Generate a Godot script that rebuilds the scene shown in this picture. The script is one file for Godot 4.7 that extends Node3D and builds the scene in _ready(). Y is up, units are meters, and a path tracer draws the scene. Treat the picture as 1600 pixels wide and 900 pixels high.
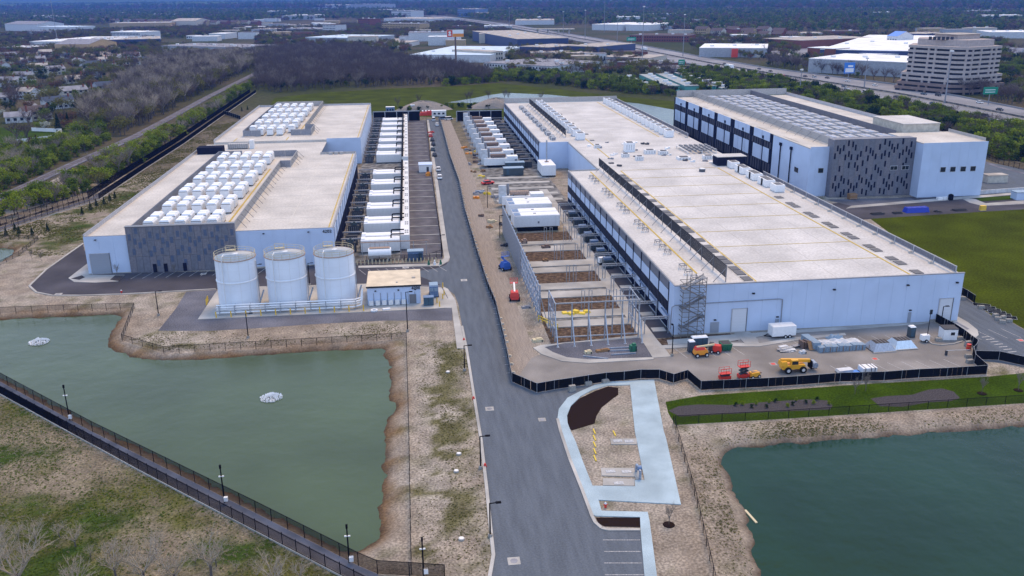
extends Node3D
# An aerial view over a campus of data halls with retention ponds, generator yards, a building site and a town behind.
# x runs across the site, -z away from the camera, y is up; metres.

var M := {}
var taken := {}
var rng := RandomNumberGenerator.new()
var noise_a := FastNoiseLite.new()
var noise_b := FastNoiseLite.new()

class MB:
	var v := PackedVector3Array()
	var n := PackedVector3Array()
	var c := PackedColorArray()
	var col := Color(1, 1, 1)
	var colored := false
	func tri(a: Vector3, b: Vector3, d: Vector3) -> void:
		var nn := (d - a).cross(b - a).normalized()
		v.append(a); v.append(b); v.append(d)
		n.append(nn); n.append(nn); n.append(nn)
		if colored:
			c.append(col); c.append(col); c.append(col)
	func quad(a: Vector3, b: Vector3, d: Vector3, e: Vector3) -> void:
		tri(a, b, d); tri(a, d, e)
	func out_quad(a: Vector3, b: Vector3, d: Vector3, e: Vector3, inside: Vector3) -> void:
		if (d - a).cross(b - a).dot(a - inside) < 0.0:
			quad(a, e, d, b)
		else:
			quad(a, b, d, e)
	func hexa(p: Array, bottom := true) -> void:   # p: four of the base, four of the top in the same order
		var m := Vector3.ZERO
		for q in p: m += q
		m /= 8.0
		for i in 4:
			var j := (i + 1) % 4
			out_quad(p[i], p[j], p[j + 4], p[i + 4], m)
		out_quad(p[4], p[5], p[6], p[7], m)
		if bottom: out_quad(p[0], p[1], p[2], p[3], m)
	func box(o: Vector3, s: Vector3, yaw := 0.0) -> void:   # o: middle of the base
		var x := Vector3(cos(yaw), 0, -sin(yaw)) * s.x * 0.5
		var z := Vector3(sin(yaw), 0, cos(yaw)) * s.z * 0.5
		var y := Vector3(0, s.y, 0)
		hexa([o - x - z, o + x - z, o + x + z, o - x + z, o - x - z + y, o + x - z + y, o + x + z + y, o - x + z + y])
	func span(a: Vector3, b: Vector3) -> void:   # axis-aligned box between two corners
		box(Vector3((a.x + b.x) / 2, min(a.y, b.y), (a.z + b.z) / 2), Vector3(abs(b.x - a.x), abs(b.y - a.y), abs(b.z - a.z)))
	func taper(o: Vector3, s: Vector3, t: Vector3, yaw := 0.0) -> void:   # base s.x by s.z, top t.x by t.z, height s.y, top shifted by t.y along x
		var x := Vector3(cos(yaw), 0, -sin(yaw))
		var z := Vector3(sin(yaw), 0, cos(yaw))
		var p := []
		for k in [[-1, -1], [1, -1], [1, 1], [-1, 1]]: p.append(o + x * s.x * 0.5 * k[0] + z * s.z * 0.5 * k[1])
		for k in [[-1, -1], [1, -1], [1, 1], [-1, 1]]: p.append(o + Vector3(0, s.y, 0) + x * (t.x * 0.5 * k[0] + t.y) + z * t.z * 0.5 * k[1])
		hexa(p)
	func beam(a: Vector3, b: Vector3, w: float, h: float) -> void:
		var d := (b - a).normalized()
		var s := d.cross(Vector3.UP)
		if s.length() < 0.01: s = Vector3.RIGHT
		s = s.normalized()
		var u := s.cross(d) * h * 0.5
		s *= w * 0.5
		hexa([a - s - u, a + s - u, a + s + u, a - s + u, b - s - u, b + s - u, b + s + u, b - s + u])
	func rod(a: Vector3, b: Vector3, r0: float, r1: float, k := 8, cap := true) -> void:
		var d := (b - a).normalized()
		var s := d.cross(Vector3.UP)
		if s.length() < 0.01: s = Vector3.RIGHT
		s = s.normalized()
		var u := s.cross(d)
		for i in k:
			var t0 := TAU * i / k
			var t1 := TAU * (i + 1) / k
			var e0 := s * cos(t0) + u * sin(t0)
			var e1 := s * cos(t1) + u * sin(t1)
			var nv := v.size()
			out_quad(a + e0 * r0, a + e1 * r0, b + e1 * r1, b + e0 * r1, (a + b) / 2)
			for j in range(nv, v.size()):   # rounded shading round the barrel
				var rel := v[j] - a
				n[j] = (rel - d * rel.dot(d)).normalized() if (rel - d * rel.dot(d)).length() > 1e-5 else n[j]
			if cap:
				if r1 > 0.001: out_tri(b, b + e0 * r1, b + e1 * r1, d)
				if r0 > 0.001: out_tri(a, a + e0 * r0, a + e1 * r0, -d)
	func out_tri(a: Vector3, b: Vector3, d: Vector3, dir: Vector3) -> void:
		if (d - a).cross(b - a).dot(dir) < 0.0: tri(a, d, b)
		else: tri(a, b, d)
	func path(pts: Array, r: float, k := 6) -> void:
		for i in pts.size() - 1: rod(pts[i], pts[i + 1], r, r, k)
	func ring(o: Vector3, r: float, w: float, k := 24) -> void:
		for i in k:
			beam(o + Vector3(cos(TAU * i / k), 0, sin(TAU * i / k)) * r, o + Vector3(cos(TAU * (i + 1) / k), 0, sin(TAU * (i + 1) / k)) * r, w, w)
	func sheet(f: Array, y: float) -> void:
		var p := PackedVector2Array()
		for i in range(0, f.size(), 2): p.append(Vector2(f[i], f[i + 1]))
		var t := Geometry2D.triangulate_polygon(p)
		if t.is_empty(): print("untriangulated ", p)
		for i in range(0, t.size(), 3):
			out_tri(Vector3(p[t[i]].x, y, p[t[i]].y), Vector3(p[t[i + 1]].x, y, p[t[i + 1]].y), Vector3(p[t[i + 2]].x, y, p[t[i + 2]].y), Vector3.UP)
	func slab(f: Array, y0: float, y1: float) -> void:
		sheet(f, y1)
		var m := Vector2.ZERO
		var p := PackedVector2Array()
		for i in range(0, f.size(), 2): p.append(Vector2(f[i], f[i + 1]))
		var cw := 1.0 if Geometry2D.is_polygon_clockwise(p) else -1.0
		for i in p.size():
			var a := p[i]
			var b := p[(i + 1) % p.size()]
			var e := (b - a).normalized()
			var o := Vector3(e.y, 0, -e.x) * -cw
			var pa := Vector3(a.x, y0, a.y)
			var pb := Vector3(b.x, y0, b.y)
			out_quad(pa, pb, pb + Vector3(0, y1 - y0, 0), pa + Vector3(0, y1 - y0, 0), (pa + pb) / 2 - o)
	func ribbon(f: Array, w: float, y0: float, y1: float) -> void:   # a kerb or strip along a polyline
		for i in range(0, f.size() - 2, 2):
			var a := Vector3(f[i], y0, f[i + 1])
			var b := Vector3(f[i + 2], y0, f[i + 3])
			var d := (b - a).normalized()
			var s := Vector3(-d.z, 0, d.x) * w * 0.5
			var e := d * w * 0.02
			var u := Vector3(0, y1 - y0, 0)
			hexa([a - s - e, b - s + e, b + s + e, a + s - e, a - s - e + u, b - s + e + u, b + s + e + u, a + s - e + u], false)
	func mesh(m: Material) -> ArrayMesh:
		var a := []
		a.resize(Mesh.ARRAY_MAX)
		a[Mesh.ARRAY_VERTEX] = v
		a[Mesh.ARRAY_NORMAL] = n
		if colored: a[Mesh.ARRAY_COLOR] = c
		var am := ArrayMesh.new()
		am.add_surface_from_arrays(Mesh.PRIMITIVE_TRIANGLES, a)
		am.surface_set_material(0, m)
		return am

func V3(x: float, y: float, z: float) -> Vector3:
	return Vector3(x, y, z)

func numbered(called: String) -> String:
	var k: int = taken.get(called, 0)
	taken[called] = k + 1
	return called if k == 0 else "%s_%03d" % [called, k]

func tag(o: Node, label: String, category: String, group := "", kind := "") -> void:
	if label: o.set_meta("label", label)
	if category: o.set_meta("category", category)
	if group: o.set_meta("group", group)
	if kind: o.set_meta("kind", kind)

func thing(called: String, label: String, category: String, at := Vector3.ZERO, yaw := 0.0, group := "") -> Node3D:
	var o := Node3D.new()
	o.name = numbered(called)
	add_child(o)
	o.position = at
	o.rotation.y = yaw
	tag(o, label, category, group)
	return o

func part(called: String, b: MB, m: String, parent: Node) -> MeshInstance3D:
	return shape(called, b.mesh(M[m]), parent)

func shape(called: String, me: Mesh, parent: Node, at := Vector3.ZERO, yaw := 0.0) -> MeshInstance3D:
	var o := MeshInstance3D.new()
	o.name = numbered(called) if parent == self else called
	o.mesh = me
	parent.add_child(o, true)
	o.position = at
	o.rotation.y = yaw
	return o

func single(called: String, b: MB, m: String, label: String, category: String, group := "") -> MeshInstance3D:
	var o := part(called, b, m, self)
	tag(o, label, category, group)
	return o

func setting(called: String, b: MB, m: String) -> MeshInstance3D:
	var o := part(called, b, m, self)
	o.set_meta("kind", "structure")
	return o

func copy(o: Node3D, at: Vector3, label: String, yaw := 0.0) -> Node3D:
	var r: Node3D = o.duplicate()
	r.name = numbered(String(o.name).rstrip("0123456789").trim_suffix("_"))
	add_child(r)
	r.position = at
	r.rotation.y = yaw
	r.set_meta("label", label)
	return r

func nth(i: int) -> String:
	var w := ["first", "second", "third", "fourth", "fifth", "sixth", "seventh", "eighth", "ninth", "tenth", "eleventh", "twelfth", "thirteenth", "fourteenth", "fifteenth", "sixteenth", "seventeenth", "eighteenth", "nineteenth", "twentieth"]
	if i < 20: return w[i]
	var tens := ["twenty", "thirty", "forty", "fifty", "sixty", "seventy", "eighty", "ninety"]
	if i % 10 == 9: return ["", "", "twentieth", "thirtieth", "fortieth", "fiftieth", "sixtieth", "seventieth", "eightieth", "ninetieth"][(i + 1) / 10]
	return tens[(i + 1) / 10 - 2] + "-" + w[(i + 1) % 10 - 1]

func grain(freq: float, lo: float, hi: float, octaves := 4, sz := 512, kind := FastNoiseLite.TYPE_SIMPLEX_SMOOTH, sd := 1) -> NoiseTexture2D:
	var t := NoiseTexture2D.new()
	var f := FastNoiseLite.new()
	f.noise_type = kind
	f.frequency = freq
	f.fractal_octaves = octaves
	f.seed = sd
	t.noise = f
	t.width = sz
	t.height = sz
	t.seamless = true
	t.normalize = true
	var r := Gradient.new()
	r.set_color(0, Color(lo, lo, lo))
	r.set_color(1, Color(hi, hi, hi))
	t.color_ramp = r
	return t

func mat(called: String, lin: Color, rough := 0.85, metal := 0.0, coarse: Texture2D = null, cs := 0.02, fine: Texture2D = null, fs := 0.3) -> StandardMaterial3D:
	var m := StandardMaterial3D.new()
	m.resource_name = called
	m.albedo_color = lin.linear_to_srgb()
	m.roughness = rough
	m.metallic = metal
	if rough > 0.79: m.metallic_specular = 0.1
	if coarse:
		m.albedo_texture = coarse
		m.uv1_triplanar = true
		m.uv1_world_triplanar = true
		m.uv1_scale = V3(cs, cs, cs)
	if fine:
		m.detail_enabled = true
		m.detail_albedo = fine
		m.detail_blend_mode = BaseMaterial3D.BLEND_MODE_MUL
		m.detail_uv_layer = BaseMaterial3D.DETAIL_UV_2
		m.uv2_triplanar = true
		m.uv2_world_triplanar = true
		m.uv2_scale = V3(fs, fs, fs)
	M[called] = m
	return m

func make_materials() -> void:
	var soft := grain(0.008, 0.72, 1.0, 5, 512, FastNoiseLite.TYPE_SIMPLEX_SMOOTH, 3)
	var faint := grain(0.01, 0.84, 1.0, 5, 512, FastNoiseLite.TYPE_SIMPLEX_SMOOTH, 5)
	var pure := grain(0.01, 0.95, 1.0, 4, 256, FastNoiseLite.TYPE_SIMPLEX_SMOOTH, 31)
	var grit := grain(0.06, 0.62, 1.0, 5, 512, FastNoiseLite.TYPE_SIMPLEX_SMOOTH, 7)
	var grit_soft := grain(0.05, 0.84, 1.0, 5, 512, FastNoiseLite.TYPE_SIMPLEX_SMOOTH, 9)
	var clods := grain(0.03, 0.45, 1.0, 6, 512, FastNoiseLite.TYPE_SIMPLEX_SMOOTH, 11)
	mat("ground", Color(1, 1, 1), 0.95, 0, grain(0.012, 0.74, 1.0, 7, 1024, FastNoiseLite.TYPE_SIMPLEX_SMOOTH, 13), 0.017, grain(0.04, 0.58, 1.0, 6, 1024, FastNoiseLite.TYPE_SIMPLEX_SMOOTH, 15), 0.05).vertex_color_use_as_albedo = true
	var streak := grain(0.012, 0.86, 1.0, 6, 1024, FastNoiseLite.TYPE_SIMPLEX_SMOOTH, 33)
	mat("asphalt", Color(0.155, 0.178, 0.21), 0.82, 0, streak, 0.02, grit_soft, 0.11).uv1_scale = V3(0.06, 0.02, 0.007)
	mat("dark_asphalt", Color(0.115, 0.112, 0.13), 0.82, 0, soft, 0.013, grit_soft, 0.13)
	mat("dusty_asphalt", Color(0.37, 0.345, 0.32), 0.88, 0, soft, 0.016, grit_soft, 0.17)
	mat("dirt_road", Color(0.52, 0.445, 0.375), 0.95, 0, streak, 0.014, grit, 0.11).uv1_scale = V3(0.12, 0.02, 0.012)
	mat("brown_soil", Color(0.31, 0.215, 0.15), 0.97, 0, clods, 0.05, grit, 0.07)
	mat("gravel", Color(0.27, 0.275, 0.32), 0.95, 0, soft, 0.018, grit, 0.1)
	mat("pale_concrete", Color(0.62, 0.60, 0.56), 0.85, 0, soft, 0.02, grit_soft, 0.2)
	mat("grey_concrete", Color(0.40, 0.39, 0.37), 0.88, 0, clods, 0.02, grit_soft, 0.25)
	mat("new_concrete", Color(0.50, 0.625, 0.69), 0.8, 0, faint, 0.03, grit_soft, 0.2)
	mat("ballast", Color(0.33, 0.33, 0.38), 0.95, 0, soft, 0.03, grit, 0.5)
	mat("lawn", Color(0.075, 0.135, 0.006), 0.95, 0, soft, 0.02, grit, 0.07)
	mat("field", Color(0.105, 0.135, 0.004), 0.95, 0, soft, 0.011, grit, 0.05)
	mat("mulch", Color(0.05, 0.03, 0.024), 0.97, 0, grit, 0.2, grit, 0.8)
	mat("grey_mulch", Color(0.16, 0.145, 0.15), 0.97, 0, grit, 0.1, grit, 0.6)
	mat("bank_stone", Color(0.26, 0.19, 0.13), 0.97, 0, clods, 0.06, grit, 0.5)
	mat("roof_white", Color(0.70, 0.675, 0.645), 0.75, 0, faint, 0.012, grit_soft, 0.045)
	mat("roof_cream", Color(0.70, 0.655, 0.59), 0.75, 0, faint, 0.012, grit_soft, 0.045)
	mat("roof_seam", Color(0.56, 0.53, 0.48), 0.8)
	mat("roof_yellow", Color(0.62, 0.43, 0.06), 0.7, 0, soft, 0.3)
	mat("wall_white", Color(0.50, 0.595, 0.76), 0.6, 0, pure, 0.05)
	mat("wall_trim", Color(0.06, 0.07, 0.09), 0.5, 0.3)
	mat("slate_panel", Color(0.17, 0.175, 0.21), 0.55, 0.0, faint, 0.2)
	mat("blue_slate", Color(0.085, 0.12, 0.20), 0.5, 0.0, faint, 0.2)
	mat("warm_slate", Color(0.20, 0.19, 0.215), 0.55, 0.0, faint, 0.3)
	mat("navy", Color(0.017, 0.020, 0.042), 0.8, 0.0, faint, 0.2)
	mat("navy_rib", Color(0.026, 0.028, 0.048), 0.7)
	mat("screen_grey", Color(0.30, 0.31, 0.345), 0.6, 0.2, faint, 0.3)
	mat("screen_light", Color(0.50, 0.48, 0.46), 0.6, 0.2, faint, 0.3)
	mat("parapet", Color(0.52, 0.52, 0.54), 0.6, 0.1, faint, 0.2)
	mat("unit_white", Color(0.82, 0.82, 0.82), 0.5, 0.0, pure, 0.4)
	mat("unit_grey", Color(0.74, 0.735, 0.725), 0.5, 0.1, pure, 0.4)
	mat("unit_dark", Color(0.17, 0.175, 0.19), 0.5, 0.2)
	mat("mat_dark", Color(0.10, 0.105, 0.12), 0.6, 0.2, faint, 0.5)
	mat("steel", Color(0.50, 0.54, 0.60), 0.45, 0.5, soft, 0.5)
	mat("scaffold", Color(0.16, 0.145, 0.13), 0.6, 0.2)
	mat("cooler_pale", Color(0.56, 0.565, 0.58), 0.8, 0, soft, 0.06)
	mat("fan_grey", Color(0.42, 0.46, 0.54), 0.8)
	mat("steel_blue", Color(0.40, 0.48, 0.60), 0.45, 0.4, soft, 0.5)
	mat("black_metal", Color(0.009, 0.009, 0.011), 0.8)
	mat("fence_black", Color(0.009, 0.009, 0.013), 0.8)
	mat("fabric_black", Color(0.012, 0.013, 0.017), 0.85, 0, soft, 0.5)
	mat("tank_white", Color(0.80, 0.84, 0.90), 0.45, 0.0, pure, 0.06)
	mat("pipe_white", Color(0.74, 0.75, 0.76), 0.5)
	mat("safety_yellow", Color(0.75, 0.47, 0.05), 0.6)
	mat("bollard_tan", Color(0.55, 0.47, 0.30), 0.7)
	mat("grey_door", Color(0.28, 0.31, 0.36), 0.5, 0.1)
	mat("pale_door", Color(0.60, 0.62, 0.66), 0.5, 0.1)
	mat("glass_dark", Color(0.02, 0.025, 0.03), 0.12)
	mat("transformer_green", Color(0.07, 0.10, 0.115), 0.5, 0.1, soft, 0.5)
	mat("gear_dark", Color(0.045, 0.05, 0.064), 0.7, 0.0, soft, 0.5)
	mat("blue_steel", Color(0.16, 0.26, 0.44), 0.5, 0.1, soft, 0.4)
	mat("teal_box", Color(0.06, 0.13, 0.19), 0.5, 0.1, soft, 0.4)
	mat("pipe_brown", Color(0.22, 0.15, 0.12), 0.7, 0.2, soft, 0.6)
	mat("rust_tan", Color(0.50, 0.36, 0.28), 0.8, 0.0, soft, 0.4)
	mat("paint_white", Color(0.72, 0.72, 0.72), 0.7, 0, clods, 0.3)
	mat("paint_yellow", Color(0.70, 0.50, 0.04), 0.7)
	mat("tyre", Color(0.02, 0.02, 0.02), 0.9)
	mat("machine_orange", Color(0.75, 0.27, 0.02), 0.45)
	mat("machine_yellow", Color(0.75, 0.36, 0.02), 0.45)
	mat("machine_red", Color(0.60, 0.035, 0.02), 0.45)
	mat("machine_blue", Color(0.03, 0.11, 0.42), 0.45)
	mat("machine_green", Color(0.015, 0.14, 0.075), 0.5)
	mat("toilet_blue", Color(0.035, 0.05, 0.075), 0.6)
	mat("wrap_blue", Color(0.42, 0.58, 0.74), 0.35, 0, clods, 0.5)
	mat("bright_steel", Color(0.72, 0.80, 0.84), 0.3, 0.6, faint, 0.4)
	mat("wood", Color(0.42, 0.25, 0.13), 0.85, 0, grit, 0.8)
	mat("tarp_blue", Color(0.01, 0.05, 0.55), 0.5, 0, soft, 0.6)
	mat("block_concrete", Color(0.58, 0.55, 0.50), 0.9, 0, clods, 0.4)
	mat("louvre", Color(0.055, 0.055, 0.06), 0.8)
	mat("yard_slab", Color(0.185, 0.175, 0.19), 0.85, 0, soft, 0.05, grit_soft, 0.11)
	mat("roof_buff", Color(0.73, 0.625, 0.47), 0.8, 0, faint, 0.05)
	mat("letter", Color(0.008, 0.008, 0.012), 0.6)
	mat("foam", Color(0.88, 0.89, 0.90), 0.8)
	var w := mat("water_green", Color(0.075, 0.108, 0.055), 0.18, 0, grain(0.004, 0.84, 1.0, 3, 512, FastNoiseLite.TYPE_SIMPLEX_SMOOTH, 21), 0.012)
	var rip := grain(0.03, 0.0, 1.0, 5, 512, FastNoiseLite.TYPE_SIMPLEX_SMOOTH, 23)
	rip.color_ramp = null
	rip.as_normal_map = true
	rip.bump_strength = 2.0
	w.metallic_specular = 0.25
	w.normal_enabled = true
	w.normal_texture = rip
	w.normal_scale = 0.2
	var w2 := w.duplicate()
	w2.albedo_color = Color(0.013, 0.045, 0.024).linear_to_srgb()
	M["water_teal"] = w2
	# the town and the woods
	mat("bark", Color(0.12, 0.10, 0.09), 0.95)
	mat("twig_grey", Color(0.21, 0.182, 0.155), 0.95)
	mat("twig_pale", Color(0.35, 0.30, 0.235), 0.95)
	mat("twig_purple", Color(0.115, 0.092, 0.085), 0.95)
	for k in [["leaf_green", Color(0.095, 0.13, 0.016)], ["leaf_lime", Color(0.17, 0.21, 0.018)], ["leaf_olive", Color(0.125, 0.12, 0.032)], ["leaf_dark", Color(0.018, 0.036, 0.014)], ["leaf_rust", Color(0.13, 0.075, 0.045)], ["leaf_maroon", Color(0.05, 0.012, 0.015)], ["leaf_straw", Color(0.36, 0.30, 0.19)], ["leaf_blossom", Color(0.42, 0.44, 0.38)], ["leaf_far", Color(0.07, 0.11, 0.03)], ["leaf_far_brown", Color(0.12, 0.095, 0.07)], ["leaf_far_light", Color(0.14, 0.17, 0.05)], ["leaf_far_dark", Color(0.022, 0.045, 0.022)]]:
		var lm := mat(k[0], k[1], 0.9)
		lm.backlight_enabled = true
		lm.backlight = (k[1] * 0.4).linear_to_srgb()
	mat("freeway", Color(0.40, 0.40, 0.42), 0.9, 0, soft, 0.004, grit_soft, 0.05)
	mat("tower_stone", Color(0.50, 0.43, 0.395), 0.8, 0, faint, 0.1)
	mat("tower_base", Color(0.28, 0.21, 0.185), 0.8, 0, faint, 0.1)
	mat("roof_bright", Color(0.85, 0.86, 0.86), 0.7, 0, faint, 0.01)
	mat("roof_blue_white", Color(0.58, 0.70, 0.80), 0.6, 0, faint, 0.02)
	mat("roof_grey", Color(0.34, 0.34, 0.37), 0.8, 0, soft, 0.05)
	mat("roof_tan", Color(0.55, 0.50, 0.44), 0.8, 0, soft, 0.02)
	mat("roof_brown", Color(0.15, 0.12, 0.115), 0.9, 0, soft, 0.2)
	mat("roof_slate", Color(0.10, 0.12, 0.16), 0.9, 0, soft, 0.2)
	mat("roof_green_grey", Color(0.36, 0.41, 0.42), 0.7, 0, soft, 0.05)
	mat("wall_cream", Color(0.60, 0.55, 0.46), 0.8, 0, faint, 0.1)
	mat("wall_pale", Color(0.66, 0.67, 0.68), 0.8, 0, faint, 0.1)
	mat("wall_navy", Color(0.03, 0.05, 0.13), 0.6)
	mat("wall_brick", Color(0.25, 0.10, 0.07), 0.85, 0, faint, 0.1)
	mat("wall_tan", Color(0.50, 0.37, 0.20), 0.85, 0, faint, 0.1)
	mat("wall_grey", Color(0.42, 0.44, 0.47), 0.8, 0, faint, 0.1)
	mat("wall_teal", Color(0.08, 0.30, 0.26), 0.7)
	mat("sign_green", Color(0.0, 0.22, 0.13), 0.5)
	mat("sign_red", Color(0.62, 0.05, 0.02), 0.5)
	mat("sign_orange", Color(0.75, 0.26, 0.03), 0.5)
	mat("sign_blue", Color(0.05, 0.22, 0.65), 0.5)
	mat("sign_white", Color(0.82, 0.82, 0.82), 0.5)
	mat("grass_far", Color(0.10, 0.14, 0.04), 0.95, 0, clods, 0.01)

func _ready() -> void:
	rng.seed = 4202
	noise_a.seed = 5; noise_a.frequency = 0.035; noise_a.fractal_octaves = 4
	noise_b.seed = 9; noise_b.frequency = 0.16; noise_b.fractal_octaves = 3
	var cam := Camera3D.new()
	cam.name = "camera"
	add_child(cam)
	cam.transform = Transform3D(Basis(V3(0.993425, -0.009105, 0.114118), V3(0.044747, 0.948415, -0.313858), V3(-0.105374, 0.316901, 0.942587)), V3(0, 65, 0))
	cam.fov = 36.186
	cam.near = 1.0
	cam.far = 30000.0
	cam.current = true
	var we := WorldEnvironment.new()
	we.name = "world_environment"
	var env := Environment.new()
	env.background_mode = Environment.BG_SKY
	var sm := ProceduralSkyMaterial.new()
	sm.sky_top_color = Color(0.64, 0.75, 0.93)
	sm.sky_horizon_color = Color(0.86, 0.915, 0.98)
	sm.sky_curve = 0.2
	sm.ground_horizon_color = Color(0.55, 0.60, 0.66)
	sm.ground_bottom_color = Color(0.30, 0.30, 0.28)
	sm.sun_angle_max = 1.0
	var sky := Sky.new()
	sky.sky_material = sm
	env.sky = sky
	env.tonemap_mode = Environment.TONE_MAPPER_LINEAR
	env.tonemap_exposure = 1.75
	env.sdfgi_enabled = true
	env.ssao_enabled = true
	env.ssil_enabled = true
	env.fog_enabled = true
	env.fog_density = 0.00009
	env.fog_light_color = Color(0.36, 0.58, 1.0)
	we.environment = env
	add_child(we)
	var sun := DirectionalLight3D.new()
	sun.name = "sun"
	sun.light_energy = 0.5
	sun.light_color = Color(1.0, 0.86, 0.68)
	sun.light_angular_distance = 25.0
	sun.shadow_enabled = true
	sun.rotation_degrees = V3(-62, 150, 0)
	add_child(sun)
	make_materials()
	build_ground()
	build_left_hall()
	build_right_hall()
	build_tower_hall()
	build_tank_farm()
	build_left_yard()
	build_right_yard()
	build_site()
	build_lot()
	build_fences()
	build_far()
	build_woods()

# ---------------------------------------------------------------- ground, roads and water
var pond_left: Array = [-110.06, -188.33, -90.26, -190.25, -84.49, -190.64, -77.1, -190.42, -70.36, -190.29, -65.58, -190.03, -64.64, -188.67, -64.1, -185.02, -63.92, -180.05, -63.09, -175.23, -61.63, -171.22, -59.04, -167.86, -55.86, -165.15, -52.08, -163.05, -48.48, -161.93, -43.73, -161.91, -31.8, -162.18, -22.76, -162.88, -10.38, -162.5, -7.27, -162.41, -7.3, -158.51, -6.05, -156.76, -5.92, -148.41, -5.99, -139.79, -4.32, -136.31, -5.36, -133.56, -6.05, -131.32, -6.15, -126.23, -6.36, -122.09, -6.21, -111.38, -5.96, -108.29, -6.41, -105.12, -6.16, -102.02, -6.24, -98.81, -7.02, -97.51, -8.79, -95.95, -10.96, -96.5, -23.29, -107.62, -48.05, -130.91, -77.03, -158.03, -109.44, -187.11]
var pond_right: Array = [107.74, -115.74, 94.51, -115.72, 81.05, -115.76, 78.34, -115.69, 62.39, -115.27, 52.17, -115.39, 46.9, -114.87, 44.16, -113.64, 43.6, -111.21, 43.13, -107.95, 42.21, -102.04, 41.97, -97.32, 40.77, -92.35, 39.25, -86.93, 37.39, -80.22, 36.17, -73.05, 81.88, -67.31, 129.47, -117.23]
var pond_small: Array = [-126.06, -252.66, -115.26, -251.07, -110.75, -249.1, -109.22, -244.41, -109.02, -235.89, -114.11, -225.97]
var meadow: Array = [-129.03, -171.82, -83.1, -157.19, -72.69, -147.92, -55.89, -131.98, -41.4, -118.18, -22.04, -100.21, -10.66, -89.68, -2.59, -81.82, -2.65, -68.77, -67.12, -76.8]
var verge: Array = [2.16, -161.99, 7.16, -161.3, 8.27, -153.06, 8.48, -136.25, 8.33, -118.31, 8.1, -100.9, 6.67, -86.87, 1.91, -87.47, 1.6, -98.75, 3.29, -107.96, 2.38, -119.1, 2.68, -132.12, 2.25, -145.07]
var scrub: Array = [-127.34, -255.95, -120.74, -264.86, -112.32, -287.5, -105.49, -304.84, -105.41, -358.52, -104.59, -421.0, -105.94, -514.7, -102.45, -629.8, -92.13, -549.9, -92.6, -422.6, -93.71, -388.53, -92.85, -250.83, -93.53, -238.03, -99.45, -236.47, -109.01, -248.56, -125.09, -250.93]

func pv(f: Array) -> PackedVector2Array:
	var p := PackedVector2Array()
	for i in range(0, f.size(), 2): p.append(Vector2(f[i], f[i + 1]))
	return p

func shore_distance(p: PackedVector2Array, q: Vector2) -> float:
	var best := 1e9
	for i in p.size():
		var c := Geometry2D.get_closest_point_to_segment(q, p[i], p[(i + 1) % p.size()])
		best = min(best, c.distance_squared_to(q))
	best = sqrt(best)
	return -best if Geometry2D.is_point_in_polygon(q, p) else best

func mixc(a: Color, b: Color, t: float) -> Color:
	return a.lerp(b, clamp(t, 0.0, 1.0))

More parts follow.
